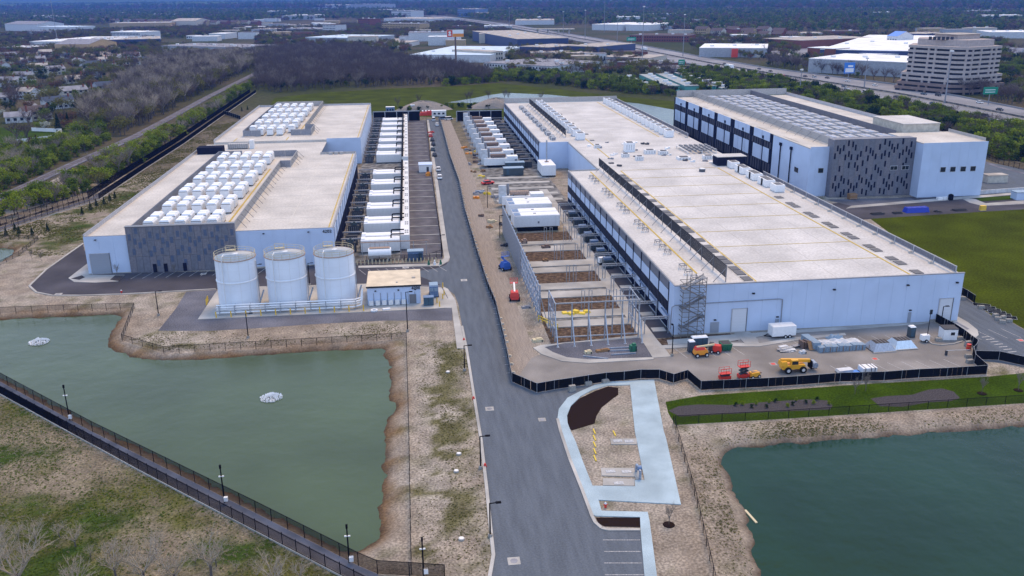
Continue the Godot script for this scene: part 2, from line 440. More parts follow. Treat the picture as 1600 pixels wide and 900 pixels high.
func build_ground() -> void:
	var ponds := [pv(pond_left), pv(pond_right), pv(pond_small)]
	var boxes := []
	for p in ponds:
		var r := Rect2(p[0], Vector2.ZERO)
		for q in p: r = r.expand(q)
		boxes.append(r.grow(7.0))
	var pm := pv(meadow)
	var pv_ := pv(verge)
	var ps := pv(scrub)
	var x0 := -135.0; var x1 := 175.0; var z0 := -62.0; var z1 := -352.0
	var nx := 300; var nz := 280
	var hs := PackedFloat32Array()
	var cs := PackedColorArray()
	hs.resize((nx + 1) * (nz + 1))
	cs.resize((nx + 1) * (nz + 1))
	var soil := Color(0.56, 0.465, 0.365)
	var pale := Color(0.76, 0.68, 0.58)
	var weed := Color(0.26, 0.24, 0.12)
	var olive := Color(0.195, 0.195, 0.065)
	var straw := Color(0.44, 0.37, 0.27)
	var green := Color(0.09, 0.145, 0.028)
	var clay := Color(0.42, 0.27, 0.15)
	var wet := Color(0.12, 0.08, 0.05)
	for j in nz + 1:
		for i in nx + 1:
			var x := x0 + (x1 - x0) * i / nx
			var z := z0 + (z1 - z0) * j / nz
			var q := Vector2(x, z)
			var a := noise_a.get_noise_2d(x, z)
			var b := noise_b.get_noise_2d(x, z)
			var b2 := noise_b.get_noise_2d(x * 2.7 + 300.0, z * 2.7)
			var col := mixc(soil, pale, 0.45 + a * 1.1 + b * 0.5)
			if Geometry2D.is_point_in_polygon(q, pm):
				col = mixc(olive, straw, 0.35 + a * 1.9 + b * 0.8 + b2 * 0.5)
				col = mixc(col, green, noise_a.get_noise_2d(x * 1.7 + 90.0, z * 1.7) * 2.6 + b2 * 0.9 - 0.25 + (0.35 if z > -100.0 else 0.0))
			elif Geometry2D.is_point_in_polygon(q + Vector2(b * 5.0 + b2 * 2.0, a * 14.0), pv_):
				col = mixc(col, weed, 0.42 + a * 1.4 + b * 1.6)
			elif Geometry2D.is_point_in_polygon(q + Vector2(b * 5.0, a * 6.0), ps):
				col = mixc(col, weed, 0.55 + a * 2.4 + b * 1.2)
				col = mixc(col, green, a * 1.6 + b - 0.1)
			else:
				col = mixc(col, weed, a * 0.9 + b * 1.5 - 0.22)
			var h := 0.0
			for k in ponds.size():
				if boxes[k].has_point(q):
					var d := shore_distance(ponds[k], q) + b * 0.8 + b2 * 0.5
					if d < 5.0:
						h = min(h, clamp(-1.0 + d * 0.42, -2.6, 0.0))
						if k == 1: col = mixc(col, soil, 0.3)
						else: col = mixc(col, clay, (3.0 - d) * 0.34 + b * 0.8)
						col = mixc(col, wet, (0.9 - d) * 0.9 + b2 * 0.5)
			hs[j * (nx + 1) + i] = h
			cs[j * (nx + 1) + i] = col
	var st := SurfaceTool.new()
	st.begin(Mesh.PRIMITIVE_TRIANGLES)
	for j in nz + 1:
		for i in nx + 1:
			st.set_color(cs[j * (nx + 1) + i])
			st.add_vertex(V3(x0 + (x1 - x0) * i / nx, hs[j * (nx + 1) + i], z0 + (z1 - z0) * j / nz))
	for j in nz:
		for i in nx:
			var a := j * (nx + 1) + i
			var b := a + nx + 1
			st.add_index(a); st.add_index(b); st.add_index(b + 1)
			st.add_index(a); st.add_index(b + 1); st.add_index(a + 1)
	# the rest of the sheet, out to the horizon
	var base := (nx + 1) * (nz + 1)
	var xs := [-16000.0, -6000.0, -2500.0]
	for k in 24: xs.append(-1300.0 + k * 48.0)
	for k in [x0, -60.0, 20.0, 100.0, x1]: xs.append(k)
	for k in 34: xs.append(220.0 + k * 48.0)
	xs.append_array([2600.0, 6000.0, 16000.0])
	var zs := [400.0, z0, -130.0, -200.0, -280.0, z1]
	for k in 33: zs.append(-400.0 - k * 48.0)
	zs.append_array([-2600.0, -6000.0, -16000.0])
	for z in zs:
		for x in xs:
			var a := noise_a.get_noise_2d(x * 0.2, z * 0.2)
			var col := mixc(Color(0.10, 0.125, 0.04), Color(0.20, 0.175, 0.11), 0.35 + a * 2.5)
			if z > -520.0 and x > -75.0 and x < 260.0: col = mixc(Color(0.40, 0.33, 0.25), Color(0.3, 0.27, 0.16), 0.5 + a * 2.0)
			st.set_color(col)
			st.add_vertex(V3(x, 0, z))
	for j in zs.size() - 1:
		for i in xs.size() - 1:
			if xs[i] >= x0 and xs[i + 1] <= x1 and zs[j] <= z0 and zs[j + 1] >= z1: continue
			var a := base + j * xs.size() + i
			var b := a + xs.size()
			st.add_index(a); st.add_index(b); st.add_index(b + 1)
			st.add_index(a); st.add_index(b + 1); st.add_index(a + 1)
	st.generate_normals()
	var g := MeshInstance3D.new()
	g.name = numbered("ground")
	var gm := st.commit()
	gm.surface_set_material(0, M["ground"])
	g.mesh = gm
	g.set_meta("kind", "structure")
	add_child(g)
	for w in [["pond_water", pond_left, "water_green"], ["pond_water", pond_right, "water_teal"], ["pond_water", pond_small, "water_green"]]:
		var b := MB.new()
		var grown := Geometry2D.offset_polygon(pv(w[1]), 3.0)[0]
		var f := []
		for q in grown: f.append_array([q.x, q.y])
		b.sheet(f, -1.0)
		setting(w[0], b, w[2])
	flat("pond_water", [23.8, -567.1, 42.47, -589.1, 51.29, -602.9, 65.76, -616.4, 94.2, -598.3, 118.35, -566.5, 140.38, -537.5, 152.85, -503.3, 133.58, -434.0, 120.51, -460.1, 108.32, -517.9, 62.5, -549.3], 0.012, "water_teal")
	# paved areas, each a sheet a little above the one below
	flat("drive", [-92.15, -248.71, -92.55, -238.5, -92.97, -224.05, -91.96, -210.98, -88.38, -205.69, -83.76, -202.73, -77.4, -201.83, -68.08, -201.42, -52.47, -202.0, -46.7, -202.12, -26.1, -202.07, -11.86, -201.5, 6.92, -197.35, 7.78, -216.14, -8.45, -217.36, -16.12, -219.05, -50.34, -216.8, -70.82, -218.69, -81.16, -218.58, -86.04, -232.13], 0.02, "dark_asphalt")
	flat("drive", [-80.85, -217, -86, -217, -90, -225, -86, -345, -80.85, -345], 0.016, "dark_asphalt")
	flat("road", [5.43, -197.56, 8.07, -190.61, 8.57, -183.93, 8.57, -169.97, 8.69, -157.77, 8.57, -137.51, 8.49, -120.31, 8.15, -107.32, 7.73, -95.11, 7.62, -91.36, 6.36, -85.14, 24.61, -82.82, 26.5, -93.4, 26.67, -94.37, 22.63, -94.89, 21.88, -95.27, 21.33, -96.64, 21.21, -98.14, 21.15, -104.46, 20.95, -113.35, 21.04, -121.79, 21.25, -126.16, 22.02, -129.54, 24.24, -133.63, 26.85, -135.83, 29.78, -137.53, 25.9, -138.59, 19.44, -136.83, 15.94, -141.01, 16.41, -156.71, 16.84, -179.81, 16.3, -194.09, 16.01, -220.78, 15.83, -269.61, 16.64, -314.11, 15.88, -370.18, 16.05, -403.9, 16.2, -484.3, 8.73, -490.9, 8.08, -379.42, 8.26, -312.05, 8.04, -260.01, 8.01, -224.98, 8.37, -218.36, 7.19, -213.97, 4.36, -211.06, -2.01, -209.29], 0.03, "asphalt")
	flat("dirt_road", [15.55, -140.52, 16.17, -156.74, 16.56, -179.85, 16.0, -194.14, 15.68, -220.83, 15.43, -269.67, 16.18, -314.19, 15.35, -370.27, 15.47, -404.0, 15.25, -487.1, 21.16, -493.9, 21.64, -442.9, 22.18, -393.86, 22.33, -319.01, 21.26, -258.0, 20.48, -220.13, 21.6, -197.2, 21.27, -175.93, 21.43, -164.55, 21.3, -156.04, 21.14, -151.3, 19.25, -142.76], 0.022, "dirt_road")
	flat("forecourt", [15.94, -141.01, 19.41, -136.57, 22.51, -137.19, 25.76, -137.81, 28.72, -138.48, 32.05, -139.11, 38.4, -139.62, 41.64, -139.18, 43.57, -137.01, 46.57, -138.51, 47.41, -133.58, 59.29, -133.29, 72.46, -133.65, 80.32, -133.13, 92.04, -133.19, 99.59, -133.28, 101.96, -136.68, 101.46, -139.72, 105.03, -145.84, 105.38, -155.79, 105.14, -159.53, 68.95, -157.26, 45.9, -149.16, 37.42, -148.16, 30.7, -147.87, 26.22, -149.69, 22.93, -153.56, 20.42, -151.4], 0.026, "dusty_asphalt")
	flat("east_road", [117.68, -169.81, 121.38, -175.43, 120.07, -168.21, 118.76, -158.77, 120.67, -156.61, 120.5, -152.6, 121.0, -138.89, 112.18, -127.48, 108.37, -135.51, 101.81, -139.68, 105.03, -145.84, 105.38, -155.79, 110.02, -160.37], 0.021, "asphalt")
	flat("east_road", [110.3, -158, 116.5, -160, 116.5, -345, 110.9, -345], 0.017, "asphalt")
	flat("lot_paving", [133.31, -263.96, 198.28, -275.41, 232.19, -276.43, 210.1, -248.46, 187.86, -247.51, 162.7, -245.42, 140.24, -243.13, 126.79, -241.99], 0.018, "dark_asphalt")
	flat("side_road", [214.74, -312.84, 225.78, -321.94, 231.86, -302.27, 236.06, -281.34, 224.81, -267.09, 204.07, -270.36, 184.67, -267.39], 0.014, "asphalt")
	flat("lawn", [135.36, -243.07, 162.7, -245.42, 187.86, -247.51, 224.38, -249.85, 125.15, -125.73, 121.32, -146.24, 120.73, -152.93, 120.91, -156.95, 118.99, -159.12, 120.32, -168.59, 121.78, -175.83, 126.03, -188.22], 0.019, "field")
	flat("lawn", [40.19, -130.0, 46.77, -131.62, 58.69, -131.8, 75.03, -132.23, 90.97, -132.23, 100.07, -132.38, 106.52, -132.9, 119.49, -133.71, 110.31, -122.08, 98.57, -121.7, 71.45, -121.54, 54.55, -121.51, 39.39, -121.74, 39.48, -126.03], 0.018, "lawn")
	flat("meadow", [-90.63, -615.6, -62.64, -642.5, -18.44, -660.1, 28.45, -669.2, 68.32, -685.7, 100.73, -639.9, 134.52, -582.2, 166.98, -542.6, 124.58, -404.0, 87.25, -466.2, -18.72, -512.3, -84.4, -548.4], 0.01, "field")
	flat("mulch_bed", [39.68, -126.71, 41.81, -128.09, 45.17, -128.36, 50.33, -127.43, 57.06, -127.74, 63.78, -127.83, 67.05, -126.9, 67.01, -124.96, 65.96, -123.67, 55.6, -124.12, 47.07, -124.33, 40.93, -124.45], 0.03, "grey_mulch")
	flat("mulch_bed", [74.45, -126.65, 77.59, -127.22, 82.1, -127.12, 85.88, -128.66, 88.54, -128.82, 89.73, -127.37, 89.33, -124.9, 87.15, -123.96, 83.12, -124.01, 78.07, -123.0, 74.57, -123.71], 0.03, "grey_mulch")
	flat("mulch_bed", [22.46, -123.55, 22.87, -127.09, 23.92, -130.0, 26.12, -133.13, 29.41, -135.75, 31.98, -137.24, 33.62, -136.49, 32.98, -133.72, 31.35, -131.93, 29.15, -129.3, 27.7, -126.45, 26.85, -123.85, 22.8, -121.99], 0.03, "mulch")
	flat("mulch_bed", [21.65, -97.79, 27.36, -97.05, 26.89, -94.91, 22.38, -95.64, 21.71, -96.45], 0.05, "mulch")
	flat("tank_gravel", [-53.6, -201.22, -46.6, -201.63, -11.84, -201.0, 5.43, -197.56, 7.45, -189.8, 6.78, -173.63, -7.51, -175.62, -20.75, -175.55, -33.66, -174.73, -42.58, -174.5, -53.47, -176.01, -53.15, -189.65], 0.024, "gravel")
	flat("oval_gravel", [23.5, -157.38, 27.72, -158.47, 43.64, -159.01, 43.2, -148.29, 36.97, -148.83, 30.94, -149.05, 27.02, -150.81, 24.72, -153.96], 0.032, "gravel")
	flat("hall_gravel", [133.77, -269.52, 161.94, -268.01, 161.66, -263.28, 137.63, -259.66], 0.026, "gravel")
	# raised concrete
	raised("tank_pad", [-46.64, -197.46, -46.44, -203.04, -11.69, -200.98, 5.35, -195.65, 6.56, -186.37, 7.04, -181.61, 3.41, -181.29, -11.06, -181.27, -42.03, -181.61, -46.76, -181.48], 0.15, "pale_concrete")
	raised("sidewalk", [5.41, -197.08, 6.79, -194.5, 8.12, -186.15, 8.17, -181.87, 8.45, -157.8, 6.85, -158.02, 7.02, -181.19, 0.65, -182.09, 0.82, -184.17, 6.3, -183.82, 6.5, -188.14], 0.12, "pale_concrete")
	raised("walk", [36.23, -138.81, 40.6, -138.77, 36.99, -119.89, 36.64, -117.21, 33.53, -99.31, 22.84, -101.8, 22.78, -105.42, 28.54, -104.5, 28.96, -106.15, 30.29, -105.98, 32.03, -117.21, 32.5, -120.27, 35.64, -135.95], 0.13, "new_concrete")
	raised("walk", [21.25, -126.16, 22.02, -129.54, 24.24, -133.63, 26.85, -135.83, 29.88, -138.05, 32.94, -138.99, 36.23, -138.81, 35.9, -137.24, 32.06, -137.62, 28.91, -136.07, 26.47, -133.84, 24.21, -130.44, 22.98, -127.08, 22.61, -124.41, 22.62, -121.58, 22.77, -118.02, 22.71, -112.56, 22.78, -105.42, 22.84, -101.8, 22.71, -99.16, 28.66, -98.09, 28.36, -96.03, 26.02, -83.57, 24.55, -83.76, 26.61, -93.81, 27.36, -97.05, 21.71, -98.08, 21.27, -98.43, 21.15, -104.46, 20.95, -113.35, 21.04, -121.79], 0.125, "new_concrete")
	raised("yard_sidewalk", [8.61, -485.7, 9.64, -485.5, 8.32, -228.05, 8.46, -220.1, 7.8, -216.71, 5.71, -213.07, -14.75, -214.38, -14.84, -216.05, 5.14, -215.39, 6.95, -219.74, 6.96, -228.25, 7.58, -312.16], 0.12, "pale_concrete")
	raised("hall_walk", [43.3, -300, 46.2, -300, 46.2, -158, 46.6, -148.6, 43.0, -148.4, 43.2, -158], 0.10, "pale_concrete")
	raised("oval_kerb", [21.47, -156.34, 23.13, -157.43, 43.53, -160.07, 43.56, -158.68, 27.85, -157.78, 23.72, -156.36, 24.91, -153.61, 27.13, -150.79, 30.97, -149.19, 37.01, -148.98, 43.04, -148.62, 43.04, -147.7, 36.7, -147.65, 30.65, -147.57, 25.88, -149.13, 22.6, -152.98], 0.12, "pale_concrete")
	raised("front_walk", [48.06, -156.68, 57.16, -157.49, 69.35, -158.26, 102.74, -159.49, 105.43, -160.25, 105.06, -159.16, 101.93, -158.1, 68.68, -156.59, 59.98, -154.36, 47.66, -154.39], 0.11, "pale_concrete")
	raised("door_apron", [62.51, -159.93, 65.69, -159.85, 65.78, -154.58, 65.27, -152.63, 62.46, -152.68], 0.14, "pale_concrete")
	flat("planting_soil", [45.67, -157.35, 49.54, -158.2, 61.51, -158.64, 61.82, -154.45, 56.06, -154.23, 45.76, -153.99], 0.05, "brown_soil")
	raised("stall_kerb", [45.03, -154.09, 56.12, -154.39, 65.27, -152.63, 73.12, -154.59, 84.17, -155.5, 83.93, -154.48, 72.43, -152.98, 64.66, -151.06, 55.53, -152.64, 44.84, -152.48], 0.12, "pale_concrete")
	raised("east_walk", [109.32, -159.7, 111.73, -161.29, 111.81, -157.85, 111.11, -153.55, 109.67, -150.93, 107.57, -149.15, 107.47, -151.93], 0.13, "pale_concrete")
	flat("tactile_strip", [109.17, -158.21, 109.75, -158.13, 109.81, -154.09, 109.09, -153.83], 0.15, "roof_grey")
	raised("hall_apron", [-84.8, -215.97, -84.35, -228.4, -80.5, -217.96, -71.78, -216.7, -71.78, -211.57, -76.87, -211.29, -82.3, -212.57], 0.12, "pale_concrete")
	flat("planter_soil", [-83.98, -215.34, -82.22, -217.68, -80.89, -215.93, -81.59, -213.98], 0.14, "grey_mulch")
	flat("planter_soil", [-74.12, -212.91, -73.99, -216.5, -71.78, -216.18, -71.63, -211.54], 0.14, "grey_mulch")
	raised("lot_walk", [137.63, -259.66, 162.16, -264.15, 185.08, -267.32, 204.07, -270.36, 202.13, -267.63, 183.07, -264.23, 160.17, -260.72, 134.42, -256.6], 0.1, "pale_concrete")
	raised("lot_kerb", [178.06, -265.49, 181.45, -262.09, 181.12, -256.55, 195.93, -258.89, 192.39, -253.9, 177.97, -253.43, 176.71, -258.15], 0.1, "pale_concrete")
	for r in [[8.57, -169.97, 8.69, -157.77, 8.57, -137.51, 8.49, -120.31, 8.15, -107.32, 7.73, -95.11, 7.62, -91.36, 6.36, -85.14], [21.25, -126.16, 21.04, -121.79, 20.95, -113.35, 21.15, -104.46, 21.21, -98.14, 21.33, -96.64, 21.88, -95.27, 22.61, -94.82, 26.65, -94.3], [-92.15, -248.71, -92.55, -238.5, -92.97, -224.05, -91.96, -210.98, -88.38, -205.69, -83.76, -202.73, -77.4, -201.83, -68.08, -201.42, -52.47, -202.0, -47.15, -202.18]]:
		var b := MB.new()
		b.ribbon(r, 0.45, 0.0, 0.16)
		setting("kerb", b, "pale_concrete")
	# railway ballast and rails
	var tr := [-134.92, -838.9, -134.58, -811.7, -136.24, -628.6, -135.02, -520.1, -134.59, -455.5, -135.63, -428.1, -138.5, -377.85, -140.08, -333.37, -143.2, -291.36]
	var b := MB.new()
	b.ribbon(tr, 5.0, 0.0, 0.35)
	setting("railway_ballast", b, "ballast")
	for s in [-0.75, 0.75]:
		b = MB.new()
		var off := []
		for i in range(0, tr.size(), 2): off.append_array([tr[i] + s * 0.9, tr[i + 1] + s * 0.45])
		b.ribbon(off, 0.14, 0.35, 0.5)
		setting("rail", b, "pipe_brown")
	markings()
	flat("turf_strip", [182.38, -263.85, 196.96, -265.46, 195.13, -260.91, 181.58, -259.25], 0.12, "lawn")

func flat(called: String, f: Array, y: float, m: String) -> void:
	var b := MB.new()
	b.sheet(f, y)
	setting(called, b, m)

func raised(called: String, f: Array, h: float, m: String) -> void:
	var b := MB.new()
	b.slab(f, 0.0, h)
	setting(called, b, m)

func stripe(a: Vector3, b: Vector3, w: float, y: float, m := "paint_white") -> void:
	var s := MB.new()
	var d := (b - a).normalized()
	var p := V3(-d.z, 0, d.x) * w * 0.5
	s.out_quad(V3(a.x, y, a.z) - p, V3(b.x, y, b.z) - p, V3(b.x, y, b.z) + p, V3(a.x, y, a.z) + p, V3(a.x, y - 5, a.z))
	setting("painted_line", s, m)

func markings() -> void:
	# stalls before the left hall
	for i in 12:
		var x := -68.0 + i * 2.75
		stripe(V3(x, 0, -218.8 + 0.4), V3(x - 1.4, 0, -213.2), 0.14, 0.035)
	for i in 10:
		var x := -14.5 + i * 2.2
		stripe(V3(x, 0, -213.0), V3(x + 1.8, 0, -208.6), 0.12, 0.04)
	for k in [[21.51, -92.79, 26.11, -92.2], [21.16, -90.42, 25.59, -89.85], [20.67, -88.16, 25.16, -87.58], [20.27, -85.92, 24.81, -85.34]]:
		stripe(V3(k[0], 0, k[1]), V3(k[2], 0, k[3]), 0.11, 0.04)
	for i in 5:
		var x := 48.2 + i * 2.75
		stripe(V3(x, 0, -153.2), V3(x + 1.2, 0, -147.6), 0.12, 0.036)
	for i in 20:
		var x := 66.0 + i * 2.75
		if i in [0, 1, 4, 12]: continue
		stripe(V3(x - 2.0, 0, -153.6), V3(x - 1.2, 0, -148.6), 0.11, 0.036)
	for i in 9:
		var x := 74.0 + i * 2.75
		stripe(V3(x, 0, -140.6), V3(x + 1.4, 0, -136.0), 0.11, 0.036)
	for i in 7:
		var a := V3(109.66, 0, -149.89).lerp(V3(109.84, 0, -142.13), i / 6.0)
		stripe(a, a + V3(1.75, 0, -0.1), 0.28, 0.036)
	# concrete collars of manholes in the road
	for k in [[V3(10.76, 0, -131.28), 1.4], [V3(18.77, 0, -126.27), 1.2], [V3(9.97, 0, -89.91), 1.5], [V3(10.9, 0, -200.72), 1.5], [V3(-82.77, 0, -203.5), 1.6], [V3(-2.95, 0, -213.22), 1.6], [V3(-52.59, 0, -214.99), 1.4]]:
		var s := MB.new()
		s.box(k[0] + V3(0, 0.03, 0), V3(k[1], 0.03, k[1]))
		var o := setting("manhole_collar", s, "pale_concrete")
		s = MB.new()
		s.rod(k[0] + V3(0, 0.05, 0), k[0] + V3(0, 0.075, 0), k[1] * 0.3, k[1] * 0.3, 16)
		part("manhole_cover", s, "roof_grey", o)
	for k in [V3(83.6, 0, -142.47), V3(64.07, 0, -142.72), V3(116.07, 0, -147.3)]:
		var s := MB.new()
		s.box(k + V3(0, 0.03, 0), V3(1.3, 0.02, 1.3))
		var o := setting("drain_collar", s, "pale_concrete")
		s = MB.new()
		s.box(k + V3(0, 0.05, 0), V3(0.75, 0.02, 0.75))
		part("drain_cover", s, "machine_red", o)

# ---------------------------------------------------------------- the halls
func wpart(called: String, b: MB, m: String, parent: Node3D) -> MeshInstance3D:   # a part whose shape is given in world metres
	var o := part(called, b, m, parent)
	o.position = -parent.position
	return o

func block(called: String, a: Vector3, b: Vector3, m: String, parent: Node3D) -> MeshInstance3D:
	var k := MB.new()
	k.span(a, b)
	return wpart(called, k, m, parent)

func sub(called: String, a: Vector3, b: Vector3, m: String, parent: Node3D) -> MeshInstance3D:   # a sub-part in world metres
	var k := MB.new()
	k.span(a, b)
	return part(called, k, m, parent)

func front_panels(t: Node3D, xa: float, xb: float, z: float, y0: float, y1: float, m: String, w: float, holes := []) -> void:
	var k := int(round((xb - xa) / w))
	for i in k:
		var a := xa + (xb - xa) * i / k
		var b := xa + (xb - xa) * (i + 1) / k
		block("wall_panel", V3(a + 0.012, y0, z), V3(b - 0.012, y1, z + 0.08), m, t)

func roller_door(t: Node3D, a: Vector3, b: Vector3, z: float, m := "grey_door", frame := true) -> void:   # a: lower left, b: upper right
	var d := block("roller_door", V3(a.x, 0.05, z), V3(b.x, b.y, z + 0.06), m, t)
	var n := int((b.y - 0.1) / 0.55)
	for i in n:
		var y := 0.1 + (b.y - 0.15) * i / n
		sub("slat", V3(a.x + 0.05, y + 0.03, z + 0.06), V3(b.x - 0.05, y + (b.y - 0.15) / n - 0.02, z + 0.09), m, d)
	if frame:
		sub("frame", V3(a.x - 0.16, 0.05, z), V3(a.x, b.y + 0.14, z + 0.14), "parapet", d)
		sub("frame", V3(b.x, 0.05, z), V3(b.x + 0.16, b.y + 0.14, z + 0.14), "unit_dark", d)
		sub("frame", V3(a.x, b.y, z), V3(b.x, b.y + 0.14, z + 0.14), "parapet", d)

func text(words_: String, h: float, at: Vector3, parent: Node3D, m := "letter", yaw := 0.0) -> void:
	var tm := TextMesh.new()
	tm.text = words_
	var f := SystemFont.new()
	f.font_names = PackedStringArray(["Droid Sans"])
	f.font_weight = 700
	tm.font = f
	tm.font_size = 32
	tm.pixel_size = h / 23.0
	tm.depth = 0.05
	tm.material = M[m]
	var o := MeshInstance3D.new()
	o.name = "lettering"
	o.mesh = tm
	parent.add_child(o, true)
	o.position = at - parent.position
	o.rotation.y = yaw

func screen_line(t: Node3D, a: Vector3, b: Vector3, h: float, m: String, step: float, strut := Vector3.ZERO, called := "screen_panel") -> void:
	var n := maxi(1, int(round(a.distance_to(b) / step)))
	var d := (b - a).normalized()
	for i in n:
		var p := a.lerp(b, float(i) / n)
		var q := a.lerp(b, float(i + 1) / n)
		var k := MB.new()
		var side := d.cross(Vector3.UP) * 0.05
		k.beam(p + V3(0, h / 2 + 0.1, 0) + d * 0.03, q + V3(0, h / 2 + 0.1, 0) - d * 0.03, 0.1, h - 0.2)
		var ribs := int(p.distance_to(q) / 0.6)
		for r in ribs:
			var c := p.lerp(q, (r + 0.5) / ribs) + V3(0, 0.15, 0)
			k.box(c + side, V3(0.09, h - 0.3, 0.09))
			k.box(c - side, V3(0.09, h - 0.3, 0.09))
		wpart(called, k, m, t)
		if strut != Vector3.ZERO:
			k = MB.new()
			k.beam(p + V3(0, h * 0.85, 0), p + strut, 0.1, 0.1)
			wpart("strut", k, "unit_dark", t)

func parapet_run(t: Node3D, pts: Array, y0: float, y1: float, m := "parapet", w := 0.3) -> void:
	for i in pts.size() - 1:
		var k := MB.new()
		var a := V3(pts[i].x, (y0 + y1) / 2, pts[i].y)
		var b := V3(pts[i + 1].x, (y0 + y1) / 2, pts[i + 1].y)
		k.beam(a, b, w, y1 - y0)
		var o := wpart("parapet", k, m, t)
		k = MB.new()
		k.beam(V3(a.x, y1 + 0.03, a.z), V3(b.x, y1 + 0.03, b.z), w + 0.08, 0.06)
		part("coping", k, "screen_grey", o)

func roof_line(t: Node3D, a: Vector3, b: Vector3, w: float, m: String, called := "roof_line") -> void:
	var k := MB.new()
	k.beam(a, b, w, 0.05)
	wpart(called, k, m, t)

func cooling_unit(label: String, at: Vector3) -> Node3D:
	var t := thing("cooling_unit", label, "cooling unit", at, 0, "rooftop cooling units")
	var k := MB.new()
	for x in [-1.1, 1.1]:
		for z in [-2.0, 2.0]: k.box(V3(x, 0, z), V3(0.15, 0.4, 0.15))
	part("legs", k, "unit_dark", t)
	k = MB.new()
	k.taper(V3(0, 0.4, 0), V3(2.5, 2.3, 4.6), V3(2.5, 0, 4.6))
	part("casing", k, "unit_white", t)
	for s in [-1, 1]:
		k = MB.new()
		for i in 5: k.box(V3(s * 1.27, 0.7 + i * 0.38, 0), V3(0.06, 0.26, 4.0))
		part("louvre", k, "unit_grey", t)
	for z in [-1.15, 1.15]:
		k = MB.new()
		k.taper(V3(0, 2.7, z), V3(2.3, 0.4, 2.1), V3(2.0, 0, 1.8))
		part("fan_hood", k, "unit_white", t)
	k = MB.new()
	k.box(V3(0, 2.55, 2.32), V3(2.5, 0.16, 0.06))
	part("drip_edge", k, "unit_dark", t)
	return t

var accents_left := [-69.8, 9.2, -68.1, 10.8, -68.6, 8.1, -67.5, 7.1, -66.4, 8.1, -69.1, 5.5, -70.2, 4.4, -64.9, 9.7, -63.1, 9.2, -61.6, 10.8, -62.0, 8.1, -64.2, 6.0, -65.2, 4.9, -62.5, 5.5, -63.7, 2.4, -61.0, 7.1, -59.9, 8.2, -58.3, 9.7, -58.7, 5.0, -57.6, 6.0, -56.6, 9.2, -55.1, 10.8, -55.5, 8.1, -55.9, 5.5, -60.3, 3.4, -57.2, 2.4, -54.4, 7.1, -53.3, 8.1, -51.7, 9.7, -52.2, 4.9, -53.9, 3.3, -51.1, 6.0, -50.1, 9.2, -48.6, 10.7, -49.0, 8.1, -47.9, 7.0, -49.5, 5.5, -46.8, 8.1, -45.3, 9.6, -44.7, 6.3]
var accents_tower := [136.1, 17.6, 137.8, 18.7, 140.9, 17.9, 142.4, 17.5, 144.0, 18.6, 139.3, 16.4, 137.3, 16.3, 138.2, 15.4, 143.4, 16.4, 136.6, 13.8, 140.2, 13.3, 141.3, 14.4, 142.3, 13.3, 144.4, 13.2, 145.4, 14.3, 147.1, 15.9, 148.6, 15.3, 149.5, 14.4, 150.2, 18.7, 151.7, 16.4, 153.3, 18.0, 154.9, 17.4, 155.9, 16.4, 156.3, 18.5, 156.8, 15.3, 157.8, 16.4, 159.5, 18.0, 150.6, 13.3, 152.7, 13.3, 153.7, 14.3, 155.2, 13.8, 148.0, 12.8, 158.9, 13.3, 159.9, 14.4, 161.0, 15.5, 162.0, 14.4, 162.5, 17.0, 163.0, 13.3, 161.4, 11.7, 138.6, 9.6, 141.7, 10.7, 143.8, 10.7, 144.8, 9.6, 146.4, 11.2, 148.0, 8.6, 151.0, 9.7, 152.1, 8.7, 153.1, 7.7, 154.2, 10.8, 135.6, 10.7, 137.5, 6.5, 139.6, 6.4, 140.6, 5.5, 135.9, 5.0, 137.0, 4.0, 138.0, 3.0, 139.0, 4.0, 142.2, 5.0, 143.2, 3.8, 144.3, 2.9, 145.2, 3.9, 145.8, 6.5, 146.8, 5.5, 148.4, 5.0, 150.0, 6.5, 149.4, 4.0, 150.4, 2.9, 151.4, 3.9, 154.5, 5.0, 155.6, 3.9, 156.2, 6.5, 156.6, 2.9, 157.6, 4.0, 159.2, 5.6, 160.7, 5.1, 161.7, 4.0, 162.8, 3.0, 162.3, 6.6, 160.5, 10.0, 141.0, 1.8, 140.0, 1.0, 147.3, 1.8, 148.8, 1.3, 153.5, 1.8, 152.4, 0.8, 155.0, 1.5, 159.6, 1.7, 158.6, 0.9, 142.6, 1.9, 136.3, 1.3]

func facade(t: Node3D, xa: float, xb: float, z: float, h: float, acc: Array, aw: float, ah: float, w: float, am: String) -> void:
	var n := int(round((xb - xa) / w))
	var joints := [0.0, 0.36, 0.7, 1.0]
	for i in n:
		for j in 3:
			var a := xa + (xb - xa) * i / n
			var b := xa + (xb - xa) * (i + 1) / n
			var m := "warm_slate" if (i * 7 + j * 3) % 5 < 2 else "slate_panel"
			block("slate_panel", V3(a + 0.03, h * joints[j] + (0.02 if j else 0.3), z), V3(b - 0.03, h * joints[j + 1] - 0.02, z + 0.12), m, t)
	for i in range(0, acc.size(), 2):
		if acc[i] < xa + aw / 2 + 0.05 or acc[i] > xb - aw / 2 - 0.05 or acc[i + 1] + ah / 2 > h or acc[i + 1] < ah / 2: continue
		block("accent_panel", V3(acc[i] - aw / 2, acc[i + 1] - ah / 2, z + 0.12), V3(acc[i] + aw / 2, acc[i + 1] + ah / 2, z + 0.17), am, t)

